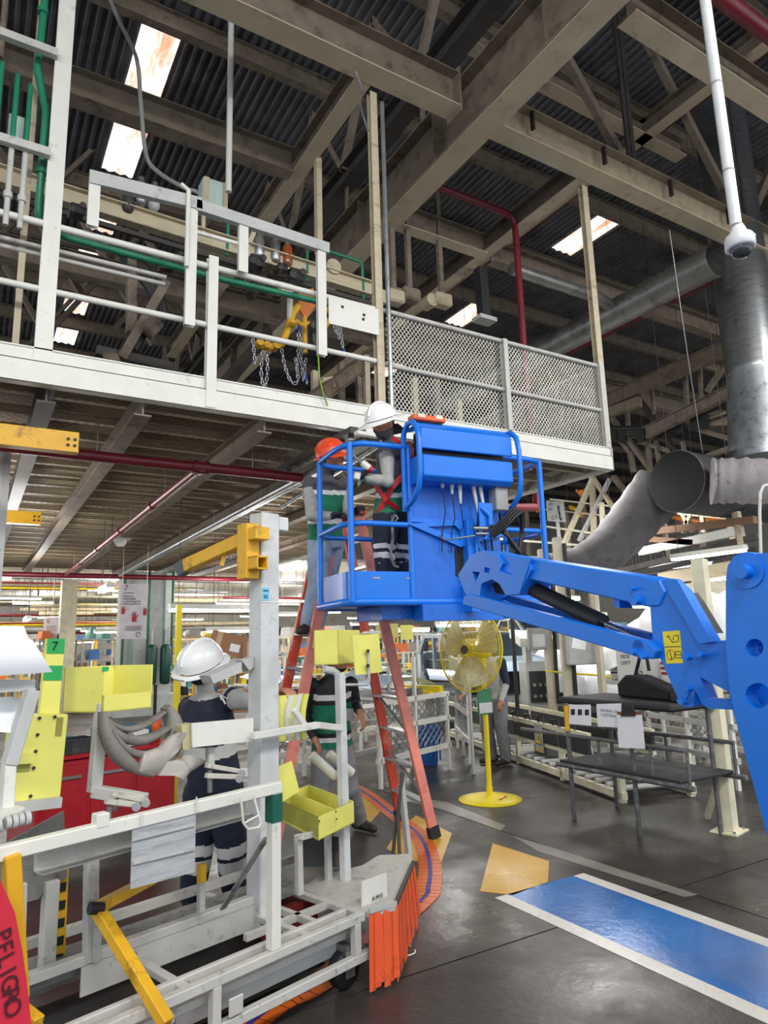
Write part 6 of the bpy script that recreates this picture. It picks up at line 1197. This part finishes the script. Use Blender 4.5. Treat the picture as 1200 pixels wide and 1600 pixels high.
# column with green pipes and receivers
cw = thing('pipe_column', 'pale grey column with dark green pipes and two receivers beyond the cart', 'column', (3.95, 18.3, 0))
obj('column_shaft', MB().bx(3.35, 4.55, 18.3, 19.3, 0, MZ-.1), LGREY, cw, world=True, bevel=.02)
for k, x in enumerate((3.3, 3.5, 3.9, 4.3, 4.5)): obj('green_pipe', MB().cyl((x, 18.1, 1.2), (x, 18.1, MZ-.1), .035), DGREEN if k % 2 == 0 else M('pale_green_pipe', (120, 150, 136), .5), cw, world=True)
for x in (3.98, 4.32):
    r = obj('receiver', MB().lathe([(0, 0), (.1, .02), (.13, .08), (.13, .9), (.1, .97), (0, 1.0)], (x, 17.95, .75), (0, 0, 1), 18), M('receiver_green', (14, 66, 56), .4), cw, world=True); obj('valve', MB().cyl((x, 17.95, 1.75), (x, 17.95, 2.1), .05), STEEL, r, world=True)
obj('base_plinth', MB().bx(3.2, 4.7, 18.2, 19.4, 0, .5), LGREY, cw, world=True); obj('drain_pipe', MB().cyl((4.1, 17.95, 0), (4.1, 17.95, .76), .04), BLACK, cw, world=True)
# banners
BAN = M('banner_fabric', (206, 200, 206), .6, var=.1, bump=.3, bscale=6)
t = thing('value_banner', 'pale banner with red number 7 and red hands hanging from red pipe', 'banner', at(208, 955, 14))
dB = 14.0; bx_ = (at(230, 913, dB)-at(188, 913, dB)).normalized(); bu = V((0, 0, 1)); bn = bx_.cross(bu)
c0 = at(209, 955, dB); bw, bh = .56, 1.12
obj('cloth', MB().grid(lambda u, v: c0+bx_*((u-.5)*bw)+bu*((v-.5)*bh)+bn*(.012*math.sin(u*7+v*4)), 10, 12, thick=bn*-.004), BAN, t, world=True)
def bt(body, s, x, z, m): text('lettering', body, s, c0+bx_*(x*bw)+bu*(z*bh)+bn*.022, bx_, bu, m, t, align='LEFT')
bt('7', .17, -.38, .42, REDINK); bt('Valora la', .062, -.4, .27, INK); bt('diversidad', .062, -.4, .225, INK); bt('y construye el', .062, -.4, .18, INK); bt('talento igualitario', .05, -.4, .135, INK)
obj('banner_rule', MB().box(c0+bx_*(-.2*bw)+bu*(.33*bh)+bn*.022, (.2, .002, .012), Matrix.Rotation(math.atan2(bx_.y, bx_.x), 3, 'Z')), INK, t, world=True)
def handprint(x, z, s, rot=0):
    o = c0+bx_*(x*bw)+bu*(z*bh)+bn*.023; mb = MB(); ca = lambda a: (bx_*math.sin(a+rot)+bu*math.cos(a+rot))
    mb.prism([o+bx_*a*s+bu*b*s for a, b in ((-.4, -.9), (.4, -.9), (.5, .2), (.3, .45), (-.3, .45), (-.5, .2))], bn*.002)
    for a, l in ((-.55, 1.1), (-.2, 1.35), (.1, 1.4), (.4, 1.25), (1.05, 1.2)): mb.bar(o+ca(a)*s*.2, o+ca(a)*s*l, .16*s, .002, bn)
    obj('hand_print', mb, REDINK, t, world=True)
handprint(.03, -.12, .09); handprint(-.38, .0, .07); handprint(.42, -.02, .07)
for k in range(4): obj('banner_rule', MB().box(c0+bx_*(.02*bw)+bu*((-.27-.025*k)*bh)+bn*.022, (.36-.05*(k % 2), .002, .008), Matrix.Rotation(math.atan2(bx_.y, bx_.x), 3, 'Z')), REDINK if k == 0 else INK, t, world=True)
obj('emblem', MB().tube([c0+bx_*(.2*bw+.045*math.cos(a))+bu*(-.42*bh+.045*math.sin(a))+bn*.02 for a in [2*PI*k/14 for k in range(12)]], .006, 5), INK, t, world=True)
for s in (-.45, .45): obj('banner_cord', MB().cyl(c0+bx_*(s*bw)+bu*(.5*bh), c0+bx_*(s*bw)+bu*(.5*bh)+V((0, 0, MZ+.24-c0.z-.5*bh)), .006, n=5), WHITE, t, world=True)
t = thing('number_banner', 'small pale banner with red number 6 at far left', 'banner', at(80, 990, 19)); c1 = at(80, 990, 19)
obj('cloth', MB().box(c1, (.44, .02, .9), Matrix.Rotation(math.atan2(bx_.y, bx_.x), 3, 'Z')), BAN, t, world=True); text('lettering', '6', .17, c1+bx_*-.1+bu*.34-V((bn.x*-.02, bn.y*-.02, 0)), bx_, bu, REDINK, t)
for k in range(3): obj('banner_rule', MB().box(c1+bu*(.2-.05*k)+bn*.014, (.28, .002, .012), Matrix.Rotation(math.atan2(bx_.y, bx_.x), 3, 'Z')), INK, t, world=True)
obj('banner_cord', MB().cyl(c1+bu*.45, V((c1.x, c1.y, MZ+.24)), .006, n=5), WHITE, t, world=True)
p = at(104, 990, 19); one('cream_column', MB().bx(p.x-.2, p.x+.2, p.y-.2, p.y+.2, 0, MZ-.11), PCREAM, 'cream square column right of the number 6 banner', 'column')
# ================================================================ things behind the cart
p = fl(165, 1352); rc = thing('tool_cart', 'red steel tool cart loaded with trays behind the parts cart', 'tool cart', (p.x, p.y+.35, 0), 14)
def rp_(n, mb, m, pr=None, **k): return obj(n, mb, m, pr or rc, **k)
rp_('cabinet', MB().bx(-.62, .5, -.3, .3, .16, .82), RED, bevel=.012); rp_('top_tray', MB().bx(-.66, .54, -.33, .33, .82, .85), RED, bevel=.008)
for k in range(3): d_ = rp_('drawer', MB().bx(-.58+.37*k, -.24+.37*k, -.312, -.3, .2, .78), RED, bevel=.004); rp_('drawer_pull', MB().bx(-.52+.37*k, -.3+.37*k, -.33, -.312, .68, .70), STEEL, d_)
for x in (-.52, .42):
    for y in (-.22, .22): rp_('caster', MB().cyl((x, y-.025, .08), (x, y+.025, .08), .079, n=16), BLACK)
    for y in (-.22, .22): rp_('caster_fork', MB().bx(x-.03, x+.03, y-.04, y+.04, .1, .16), STEEL)
def tray(name, label, cat, loc, deg, w, d, h, mat, t=.008, liner=None):
    o = thing(name, label, cat, loc, deg); obj('tray_floor', MB().bx(-w/2, w/2, -d/2, d/2, 0, t), mat, o)
    for a in ((-w/2, -w/2+t, -d/2, d/2), (w/2-t, w/2, -d/2, d/2), (-w/2+t, w/2-t, -d/2, -d/2+t), (-w/2+t, w/2-t, d/2-t, d/2)): obj('tray_side', MB().bx(a[0], a[1], a[2], a[3], t, h), mat, o)
    if liner: obj('contents', MB().grid(lambda u, v: V((-w*.4+w*.8*u, -d*.4+d*.8*v, h*.6+.02*math.sin(u*9)*math.cos(v*7))), 8, 6, thick=(0, 0, -.02)), liner, o)
    return o
wt = WORLD(rc)
tray('blue_tray', 'blue plastic tray holding paper at left of the red tool cart', 'tray', wt @ V((-.42, .1, .85)), 20, .4, .3, .1, TEAL, liner=PAPER); tray('blue_tray', 'blue plastic tray behind the grey bumper bracket', 'tray', wt @ V((.22, .12, .85)), 8, .46, .3, .13, TEAL, liner=M('paper_heap', (200, 206, 214), .7))
tray('black_tray', 'black moulded tray in front of the red tool cart', 'tray', wt @ V((-.36, -.16, .852)), 14, .36, .2, .11, BLACKP, liner=DARKS)
one('paper_box', MB().box(wt @ V((.12, -.18, .915)), (.3, .18, .12), Matrix.Rotation(.3, 3, 'Z')), WHITE, 'white carton below the grey bumper bracket', 'carton', bevel=.004)
one('part_case', MB().box(wt @ V((-.1, .0, .885)), (.14, .28, .06), Matrix.Rotation(.4, 3, 'Z')), BLACKP, 'small black case in the middle of the red tool cart', 'case', bevel=.01)
one('can', MB().lathe([(0, 0), (.04, 0), (.04, .18), (.03, .2), (0, .2)], wt @ V((.42, -.1, .852)), (0, 0, 1), 14), M('can_orange', (220, 96, 40), .4), 'small orange can on the red tool cart', 'can')
yp = at(277, 1050, 6.4); t = thing('guard_frame', 'thin yellow guard frame standing left of the white helmet', 'frame', (yp.x, yp.y, 0))
obj('frame_post', MB().bar((yp.x, yp.y, 0), (yp.x, yp.y, 2.05), .05, .05), FANY, t, world=True); obj('frame_post', MB().bar((yp.x+.3, yp.y+.45, 0), (yp.x+.3, yp.y+.45, 1.7), .05, .05), YEL, t, world=True)
for z in (.5, 1.1, 1.6): obj('frame_rail', MB().bar((yp.x, yp.y, z), (yp.x+.3, yp.y+.45, z), .04, .04), FANY, t, world=True)
obj('foot', MB().bx(yp.x-.1, yp.x+.12, yp.y-.1, yp.y+.1, .0, .015), YEL, t, world=True)
# shelf with cardboard boxes
s0 = at(362, 1028, 6.3); sh = thing('parts_shelf', 'metal shelf with cardboard boxes beside the white helmeted worker', 'shelf', (s0.x, s0.y, 0), -20)
for x in (-.3, .4):
    for y in (0, .4): obj('shelf_post', MB().bx(x-.018, x+.018, y-.018, y+.018, 0, 1.6), LGREY, sh)
for z in (.5, 1.05, s0.z-.02): obj('shelf_board', MB().bx(-.32, .42, -.02, .42, z-.02, z), LGREY, sh)
def carton(label, loc, rot, sz, wr=None):
    c = thing('cardboard_box', label, 'box', loc); c.rotation_euler = rot; obj('carton', MB().box((0, 0, sz[2]/2), sz), CARD, c, bevel=.004)
    obj('tape_band', MB().box((-sz[0]*.3, 0, sz[2]/2), (.05, sz[1]+.003, sz[2]+.003)), M('packing_tape', (196, 160, 124), .4), c); obj('box_label', MB().box((sz[0]*.1, -sz[1]/2-.001, sz[2]*.4), (.09, .002, .07)), PAPER, c)
    if wr: text('lettering', wr, .06, (sz[0]*.3, -sz[1]/2-.002, sz[2]*.4), (1, 0, 0), (0, 0, 1), INK, c, world=False)
    return c
w2 = WORLD(sh)
carton('open brown cardboard box tilted on top of the shelf', w2 @ V((-.02, .2, s0.z+.02)), (0, math.radians(14), math.radians(-24)), (.4, .32, .2)); carton('small brown box with handwriting on the shelf', w2 @ V((.25, .05, s0.z)), (0, 0, math.radians(-16)), (.32, .22, .14), 'JETS'); carton('brown box on the lower shelf behind the worker', w2 @ V((.1, .2, 1.05)), (0, 0, math.radians(-20)), (.46, .32, .2))
# ================================================================ racks and machines filling the hall
COLS = [M('rack_white', (216, 214, 206), .5), M('rack_blue', (60, 110, 170), .5), M('rack_orange', (222, 120, 60), .5), M('rack_brown', (150, 110, 80), .7), M('rack_yellow', (220, 196, 70), .5), M('rack_black', (40, 42, 46), .5), M('rack_teal', (70, 130, 130), .5), M('rack_grey', (160, 160, 158), .5)]
RR = random.Random(21)
def rack_proto(label, seed, frame, grp, W=2.2, D=.7, Hh=2.0, nsh=4):
    r = random.Random(seed); o = thing('parts_rack', label, 'rack', (0, 0, 0), 0, grp)
    for x in (-W/2, 0, W/2):
        for y in (0, D): obj('rack_post', MB().bx(x-.025, x+.025, y-.025, y+.025, 0, Hh), frame, o)
    for k in range(nsh):
        z = .25+k*(Hh-.3)/(nsh-1); obj('rack_shelf', MB().bx(-W/2, W/2, 0, D, z-.03, z), frame, o); x = -W/2+.05
        while x < W/2-.3:
            w = r.uniform(.15, .42); h = r.uniform(.1, .34); m = r.choice(COLS)
            if r.random() < .8: obj('stored_part', MB().prism([(x, .08, z), (x+w, .08, z), (x+w-.02, .06, z+h), (x+.02, .06, z+h)], (0, D-.15, 0)), m, o)
            x += w+r.uniform(.02, .2)
    return o
def spread(protos, spots, labels=None):
    used = set()
    for i, (x, y, dg) in enumerate(spots):
        k = i % len(protos)
        if k not in used: protos[k].location = (x, y, 0); protos[k].rotation_euler = (0, 0, math.radians(dg)); used.add(k); o = protos[k]
        else: o = copy_tree(protos[k], (x, y, 0), dg)
        if labels and labels[i]: o['label'] = labels[i]; del o['group']
G1 = 'far racks beyond the mezzanine'; L1_ = 'distant loaded parts rack in the bright hall beyond the mezzanine'
pr = [rack_proto(L1_, 3+k, m_, G1) for k, m_ in enumerate((COLS[0], PCREAM, COLS[7], YEL))]
spread(pr, [(x+RR.uniform(-.4, .4), y, RR.uniform(-12, 12)) for y in (21, 25, 30, 36) for x in range(-3, 22, 3)])
G2 = 'racks along the right hand line'; L2_ = 'loaded white parts rack along the right hand assembly line'
pr = [rack_proto(L2_, 13+k, m_, G2, 2.4, .6, 1.9, 4) for k, m_ in enumerate((COLS[0], PCREAM, LGREY))]
spread(pr, [(15.4, 11.6, 75), (17.2, 8, 75), (17.5, 13, 70), (12, 18, 20), (9, 18.5, 10), (15.2, 5.5, 80), (20, 9, 75), (20, 14, 70), (22, 18, 60)])
# pipe runs and cable trays crossing the far hall
PR = random.Random(9)
for k in range(34):
    y = 21.3+PR.random()*14; z = 2.3+PR.random()*1.7; x0_ = -3+PR.random()*8; m_ = PR.choice([REDP, PCREAM, COLS[2], GALV, FANY, DARKS, CREAM, GALV]); r_ = PR.choice([.03, .05, .07])
    o = thing('pipe_run', 'thin pipe run crossing high in the bright far hall', 'pipe', (x0_, y, z), 0, 'pipe runs in the far hall'); L_ = 4+PR.random()*6
    obj('run', MB().cyl((0, 0, 0), (L_, 0, 0), r_, n=8), m_, o)
    for f_ in (.1, .5, .9): obj('drop_rod', MB().cyl((L_*f_, 0, r_), (L_*f_, 0, 4.285-z), .012, n=5), DARKS, o)
# white trestle fixtures behind the ladder
def trestle(label, loc, deg, seed):
    r = random.Random(seed); o = thing('assembly_fixture', label, 'fixture', loc, deg)
    for x in (-.7, 0, .7):
        for y in (-.3, .3): obj('fixture_leg', MB().bx(x-.02, x+.02, y-.02, y+.02, 0, .95+.5*(x == 0)), WHITE, o)
    for z in (.3, .65, .95): obj('fixture_beam', MB().bx(-.75, .75, -.32, -.27, z-.03, z+.03), WHITE, o); obj('fixture_beam', MB().bx(-.75, .75, .27, .32, z-.03, z+.03), LGREY, o)
    for k in range(6):
        x = -.6+.24*k; obj('clamp', MB().bx(x-.04, x+.04, -.3, .3, .97, 1.0+.06*(k % 2)), r.choice([STEEL, WHITE, DARKS, FANY]), o)
    obj('wire_grid', mesh_lattice(MB(), (-.7, -.28, .35), (1, 0, 0), (0, 0, 1), 1.4, .55, .12, .1, .006), GALV, o); obj('body_panel', MB().grid(lambda u, v: V((-.6+1.2*u, -.2+.4*v, 1.08+.12*math.sin(PI*u)+.03*v)), 8, 4, thick=(0, 0, .01)), r.choice([WHITE, SILV, GREY]), o)
    return o
for k, (px, py, d, dg, lb) in enumerate(((455, 1150, 9.0, 10, 'white welded fixture seen left of the green vested worker'), (620, 1150, 8.6, 20, 'white fixture between the ladder rails on the right'), (690, 1120, 10.0, 60, 'white wire fixture in front of the pale blue car'), (590, 1080, 11.5, 15, 'far white fixture under the basket'), (430, 1090, 12, 10, 'far white fixture right of the tall post'), (610, 1050, 14, 40, 'far white fixture left of the fan'), (1010, 1080, 10.0, 75, 'white fixture in front of the wrapped car'), (1112, 1180, 8.0, 75, 'white fixture behind the cream barrier post'))):
    p = at(px, py, d); trestle(lb, (p.x, p.y, 0), dg, k)
for k, (px, py, d, lb) in enumerate(((605, 985, 8.5, 'straw coloured small bin on a pole under the basket right'), (730, 1008, 8.8, 'straw coloured small bin beside the fan cage'))):
    p = at(px, py, d); t = thing('pole_bin', lb, 'bin', (p.x, p.y, 0)); obj('bin_shell', MB().bx(-.12, .12, -.08, .08, p.z-.1, p.z+.08), M('straw_bin', (202, 194, 112), .5), t, bevel=.006); obj('bin_pole', MB().cyl((0, 0, 0), (0, 0, p.z-.1), .02), LGREY, t); obj('bin_card', MB().bx(.14, .32, -.09, -.08, p.z-.12, p.z+.06), BIN, t)
# ================================================================ overhead conveyor on the mezzanine
oc = thing('overhead_conveyor', 'cream overhead conveyor beam with valves and hoses above the walkway rail', 'conveyor', (2, 7.0, 5.3))
def op(n, mb, m, p=None, **k): return obj(n, mb, m, p or oc, world=True, **k)
def oy(px, py, y=7.0): return on(px, py, 'y', y)
a, b = oy(96, 304), oy(590, 456); a = a+(a-b)*.6
op('track_beam', MB().ib(a, b, .12, .2), CREAM); op('track_rail', MB().bar(a-V((0, 0, .2)), b-V((0, 0, .2)), .05, .05), DARKS)
op('beam_hanger', MB().bar(oy(498, 396), V((oy(498, 396).x, 7.0, 7.75)), .09, .07), CREAM)
for k, (px, py) in enumerate(((220, 300), (241, 308), (405, 385), (430, 392), (449, 398), (200, 312))):
    c = oy(px, py); m = [GALV, LGREY, GALV, STEEL, M('brown_glass', (150, 78, 40), .15), DARKS][k]; v = op('air_filter', MB().lathe([(0, -.17), (.04, -.16), (.062, -.12), (.062, .08), (.04, .12), (0, .14)], c, (0, 0, 1), 14), m); op('filter_head', MB().cyl(c+V((0, 0, .1)), c+V((0, 0, .17)), .035), STEEL, v)
c = oy(332, 312); bxg = op('control_box', MB().box(c, (.28, .2, .38)), M('pale_green_cabinet', (186, 204, 194), .5), bevel=.006); op('box_door', MB().box(c+V((-.1, -.105, 0)), (.06, .012, .38)), CREAM, bxg); op('box_door', MB().box(c+V((.12, -.105, 0)), (.05, .012, .38)), CREAM, bxg); op('box_leg', MB().bar(c+V((-.1, 0, -.19)), c+V((-.1, 0, -.5)), .04, .04), CREAM, bxg)
op('green_drop', MB().tube([oy(357, 330), oy(357, 345), oy(354, 400)], .02, 8), GREENP); op('green_drop', MB().tube([oy(480, 392), oy(480, 440)], .018, 8), GREENP); op('green_drop', MB().tube([oy(505, 390), oy(560, 408), oy(566, 414), oy(568, 468)], .02, 8), GREENP)
op('bracket', MB().bar(oy(398, 360), oy(384, 392), .05, .05), CREAM); op('pulley', MB().cyl(oy(520, 418)-V((0, .04, 0)), oy(520, 418)+V((0, .04, 0)), .1, n=18), CREAM)
for k, (px, py, s) in enumerate(((400, 410, 1), (462, 432, 1.1), (440, 420, .7), (262, 414, .9), (120, 330, .8), (80, 345, .8))):
    c = oy(px, py, 6.8); mo = op('trolley', MB().box(c, (.16*s, .12, .14*s)), BLACKP, bevel=.01); op('trolley_wheel', MB().cyl(c+V((.06*s, -.08, .04)), c+V((.06*s, .08, .04)), .04*s, n=12), DARKS, mo); op('trolley_wheel', MB().cyl(c+V((-.06*s, -.08, -.03)), c+V((-.06*s, .08, -.03)), .04*s, n=12), DARKS, mo)
op('cross_rail', MB().bar(oy(390, 462, 6.6), oy(438, 400, 7.4), .08, .1), DARKS); op('cross_rail', MB().bar(oy(300, 392, 7.4), oy(470, 445, 7.4), .06, .12), DUSTY_SHADED)
# cable festoon
fs = thing('cable_festoon', 'dark bundle of sagging cables left of centre on the mezzanine', 'cables', oy(235, 470, 7.6))
for k in range(9):
    o = k*6; obj('festoon_cable', MB().tube(spline([oy(165+o*.6, 372+o*.3, 7.6), oy(205+o*.7, 420+o*.2, 7.6), oy(235+o*.5, 462+o*.5, 7.6), oy(232+o*.4, 510-o*.2, 7.6), oy(212-o*.1, 548-o*.3, 7.6)], 4), .026, 7), DARKS if k % 2 else BLACK, fs, world=True)
obj('carrier_arm', MB().bar(oy(260, 440, 7.5), oy(190, 560, 7.5), .09, .1), DUSTY_SHADED, fs, world=True); obj('motor', MB().cyl(oy(228, 505, 7.5), oy(246, 520, 7.5), .12, n=16), DUSTY_SHADED, fs, world=True); obj('motor', MB().cyl(oy(168, 565, 7.5), oy(182, 560, 7.5), .1, n=16), DUSTY_SHADED, fs, world=True); obj('base_beam', MB().bar(oy(150, 548, 7.6), oy(270, 575, 7.6), .1, .1), DARKS, fs, world=True)
obj('post', MB().bar(oy(205, 400, 7.6), oy(205, 520, 7.6), .12, .1), DUSTY_SHADED, fs, world=True)
# yellow hoist with chains
hs = thing('chain_hoist', 'yellow hoist arms with hanging chains behind the walkway rails', 'hoist', oy(460, 500, 6.5))
def hy(px, py): return oy(px, py, 6.5)
obj('hoist_plate', MB().prism([hy(466, 456), hy(490, 450), hy(492, 478), hy(478, 500), hy(468, 482)], (0, .04, 0)), M('hoist_orange', (206, 112, 36), .5), hs, world=True)
for pl_, r_ in (([(404, 538), (420, 543), (440, 538), (448, 520), (458, 490), (466, 478)], .042), ([(476, 495), (476, 520), (477, 552)], .03), ([(511, 470), (513, 486), (522, 492), (506, 512), (494, 522)], .036), ([(484, 505), (470, 508), (462, 500)], .026)):
    obj('hoist_arm', MB().tube([hy(*p) for p in pl_], r_, 8), YEL, hs, world=True)
obj('hoist_stem', MB().cyl(hy(453, 455), hy(453, 500), .035), OFFW, hs, world=True); obj('hoist_head', MB().box(hy(446, 452), (.14, .1, .1)), CREAM, hs, world=True); obj('hoist_cylinder', MB().cyl(hy(487, 505), hy(492, 545), .045), BLACKP, hs, world=True)
for px, py in ((404, 537), (415, 541), (430, 542), (456, 508)): obj('knuckle', MB().cyl(hy(px, py)-V((0, .06, 0)), hy(px, py)+V((0, .06, 0)), .04, n=12), YEL, hs, world=True)
def chain(pts, par, m=GALV):
    mb = MB(); sp = spline([hy(*p) for p in pts], 12); tot = 0; last = sp[0]; k = 0
    for i in range(1, len(sp)):
        seg = sp[i]-last
        if seg.length >= .042:
            d, x, y = basis(seg); s = x if k % 2 else y; c = last+seg*.5
            mb.tube([c+d*(.032*math.cos(a))+s*(.016*math.sin(a)) for a in [2*PI*j/8 for j in range(8)]], .006, 5, closed=True); last = sp[i]; k += 1
    return obj('chain', mb, m, par, world=True)
CH = M('chain_steel', (196, 196, 204), .3, .8)
for pts_ in (((411, 548), (408, 580), (412, 606), (415, 604), (418, 575), (417, 548)), ((440, 545), (446, 575), (456, 598), (466, 594), (462, 560)), ((466, 510), (466, 545), (464, 590)), ((472, 505), (470, 548), (474, 596)), ((478, 560), (476, 580), (480, 600)), ((526, 475), (526, 505), (530, 530)), ((534, 478), (532, 510), (536, 545)), ((520, 480), (522, 500), (524, 520)), ((395, 530), (397, 550), (399, 570))): chain(pts_, hs, CH)
for px, py in ((477, 588), (536, 548), (466, 512), (522, 474)): obj('chain_hook', MB().tube([hy(px, py-4), hy(px+2, py), hy(px, py+7), hy(px-3, py+3)], .016, 6), M('hook_blue', (40, 70, 170), .4), hs, world=True)
pipe('green_cord', 'thin yellow green cord hanging from the drop leg to the edge beam', [on(497, 552, 'y', MY-.06), on(499, 590, 'y', MY-.02), on(505, 615, 'y', MY-.03), on(512, 634, 'y', MY-.01)], .008, M('cord_green', (120, 160, 50), .5), 'cord', n=6)
# more machinery glimpsed behind the mesh guard and rails
for k, (px, py, lb, m) in enumerate(((690, 470, 'cream motor block above the guarded walkway rail', CREAM), (615, 465, 'cream counterweight above the guard mesh by tall post', CREAM), (640, 462, 'dusty drum beside the counterweight above the guard mesh', DUSTY_SHADED))):
    c = oy(px, py, 7.6); t = thing('drive_unit', lb, 'machine', c); obj('housing', MB().box(c, (.3, .2, .2)), m, t, world=True, bevel=.03); obj('drum', MB().cyl(c+V((-.2, -.05, -.05)), c+V((-.2, .15, -.05)), .1, n=16), m, t, world=True); obj('hanger', MB().bar(c+V((0, 0, .1)), c+V((0, 0, 2.2)), .07, .07), DUSTY_SHADED, t, world=True)
ob = thing('cross_conveyor', 'dusty raking conveyor beam behind the walkway below tall post', 'conveyor', oy(540, 600, 8)); obj('beam', MB().ib(oy(470, 640, 7.4), oy(600, 545, 8.6), .12, .2), DUSTY_SHADED, ob, world=True); obj('beam', MB().bar(oy(300, 660, 7.2), oy(420, 520, 9), .1, .14), DARKS, ob, world=True); obj('stand', MB().bar(oy(560, 590, 8), oy(562, 640, 8), .07, .07), DUSTY_SHADED, ob, world=True)
obj('gusset', MB().prism([oy(505, 590, 7.8), oy(520, 588, 7.8), oy(524, 604, 7.8), oy(510, 612, 7.8), oy(500, 604, 7.8)], (0, .03, 0)), CREAM, ob, world=True); obj('conveyor_leg', MB().bar(oy(470, 640, 7.4), V((oy(470, 640, 7.4).x, oy(470, 640, 7.4).y, MZ+.25)), .08, .08), DUSTY_SHADED, ob, world=True)
for k in range(7):
    x = 3.9+.42*k; c = V((x, 8.2, 4.3)); t = thing('stored_frame', 'dusty machine frame standing behind the expanded mesh guard', 'machine', (x, 8.2, MZ+.25), 0, 'machine frames behind the guard')
    obj('upright', MB().bar((x, 8.2, MZ+.25), (x, 8.2, 5.4+.2*(k % 3)), .08, .08), DUSTY_SHADED if k % 2 else CREAM, t, world=True); obj('block', MB().box((x+.1, 8.2, 4.3+.15*(k % 4)), (.3, .2, .25)), [DUSTY_SHADED, DARKS, CREAM, YEL][k % 4], t, world=True, bevel=.02)
# conduit pole with lamp and flexible conduit at upper left
cu = at(357, 300, 7.6); pipe('lamp_pole', 'thin white pole hanging from the roof above the green control box', [V((cu.x, cu.y, cu.z)), V((cu.x, cu.y, 11.4))], .034, WHITE, 'pole')
pipe('flex_conduit', 'grey flexible conduit curving down across the left skylights', spline([at(160, -30, 7.4), at(185, 30, 7.4), at(213, 90, 7.3), at(220, 160, 7.2), at(228, 240, 7.1), at(246, 268, 7.0), at(285, 292, 6.9), at(308, 300, 6.85)], 4), .022, M('grey_conduit', (140, 140, 136), .5), 'conduit', n=8)
pipe('cable_drop', 'thin pale cable dropping from beam to the tall walkway post', spline([at(556, 112, 7.4), at(566, 140, 7.4), at(562, 160, 7.3), at(575, 205, 7.2)], 4), .012, GALV, 'cable', n=6)
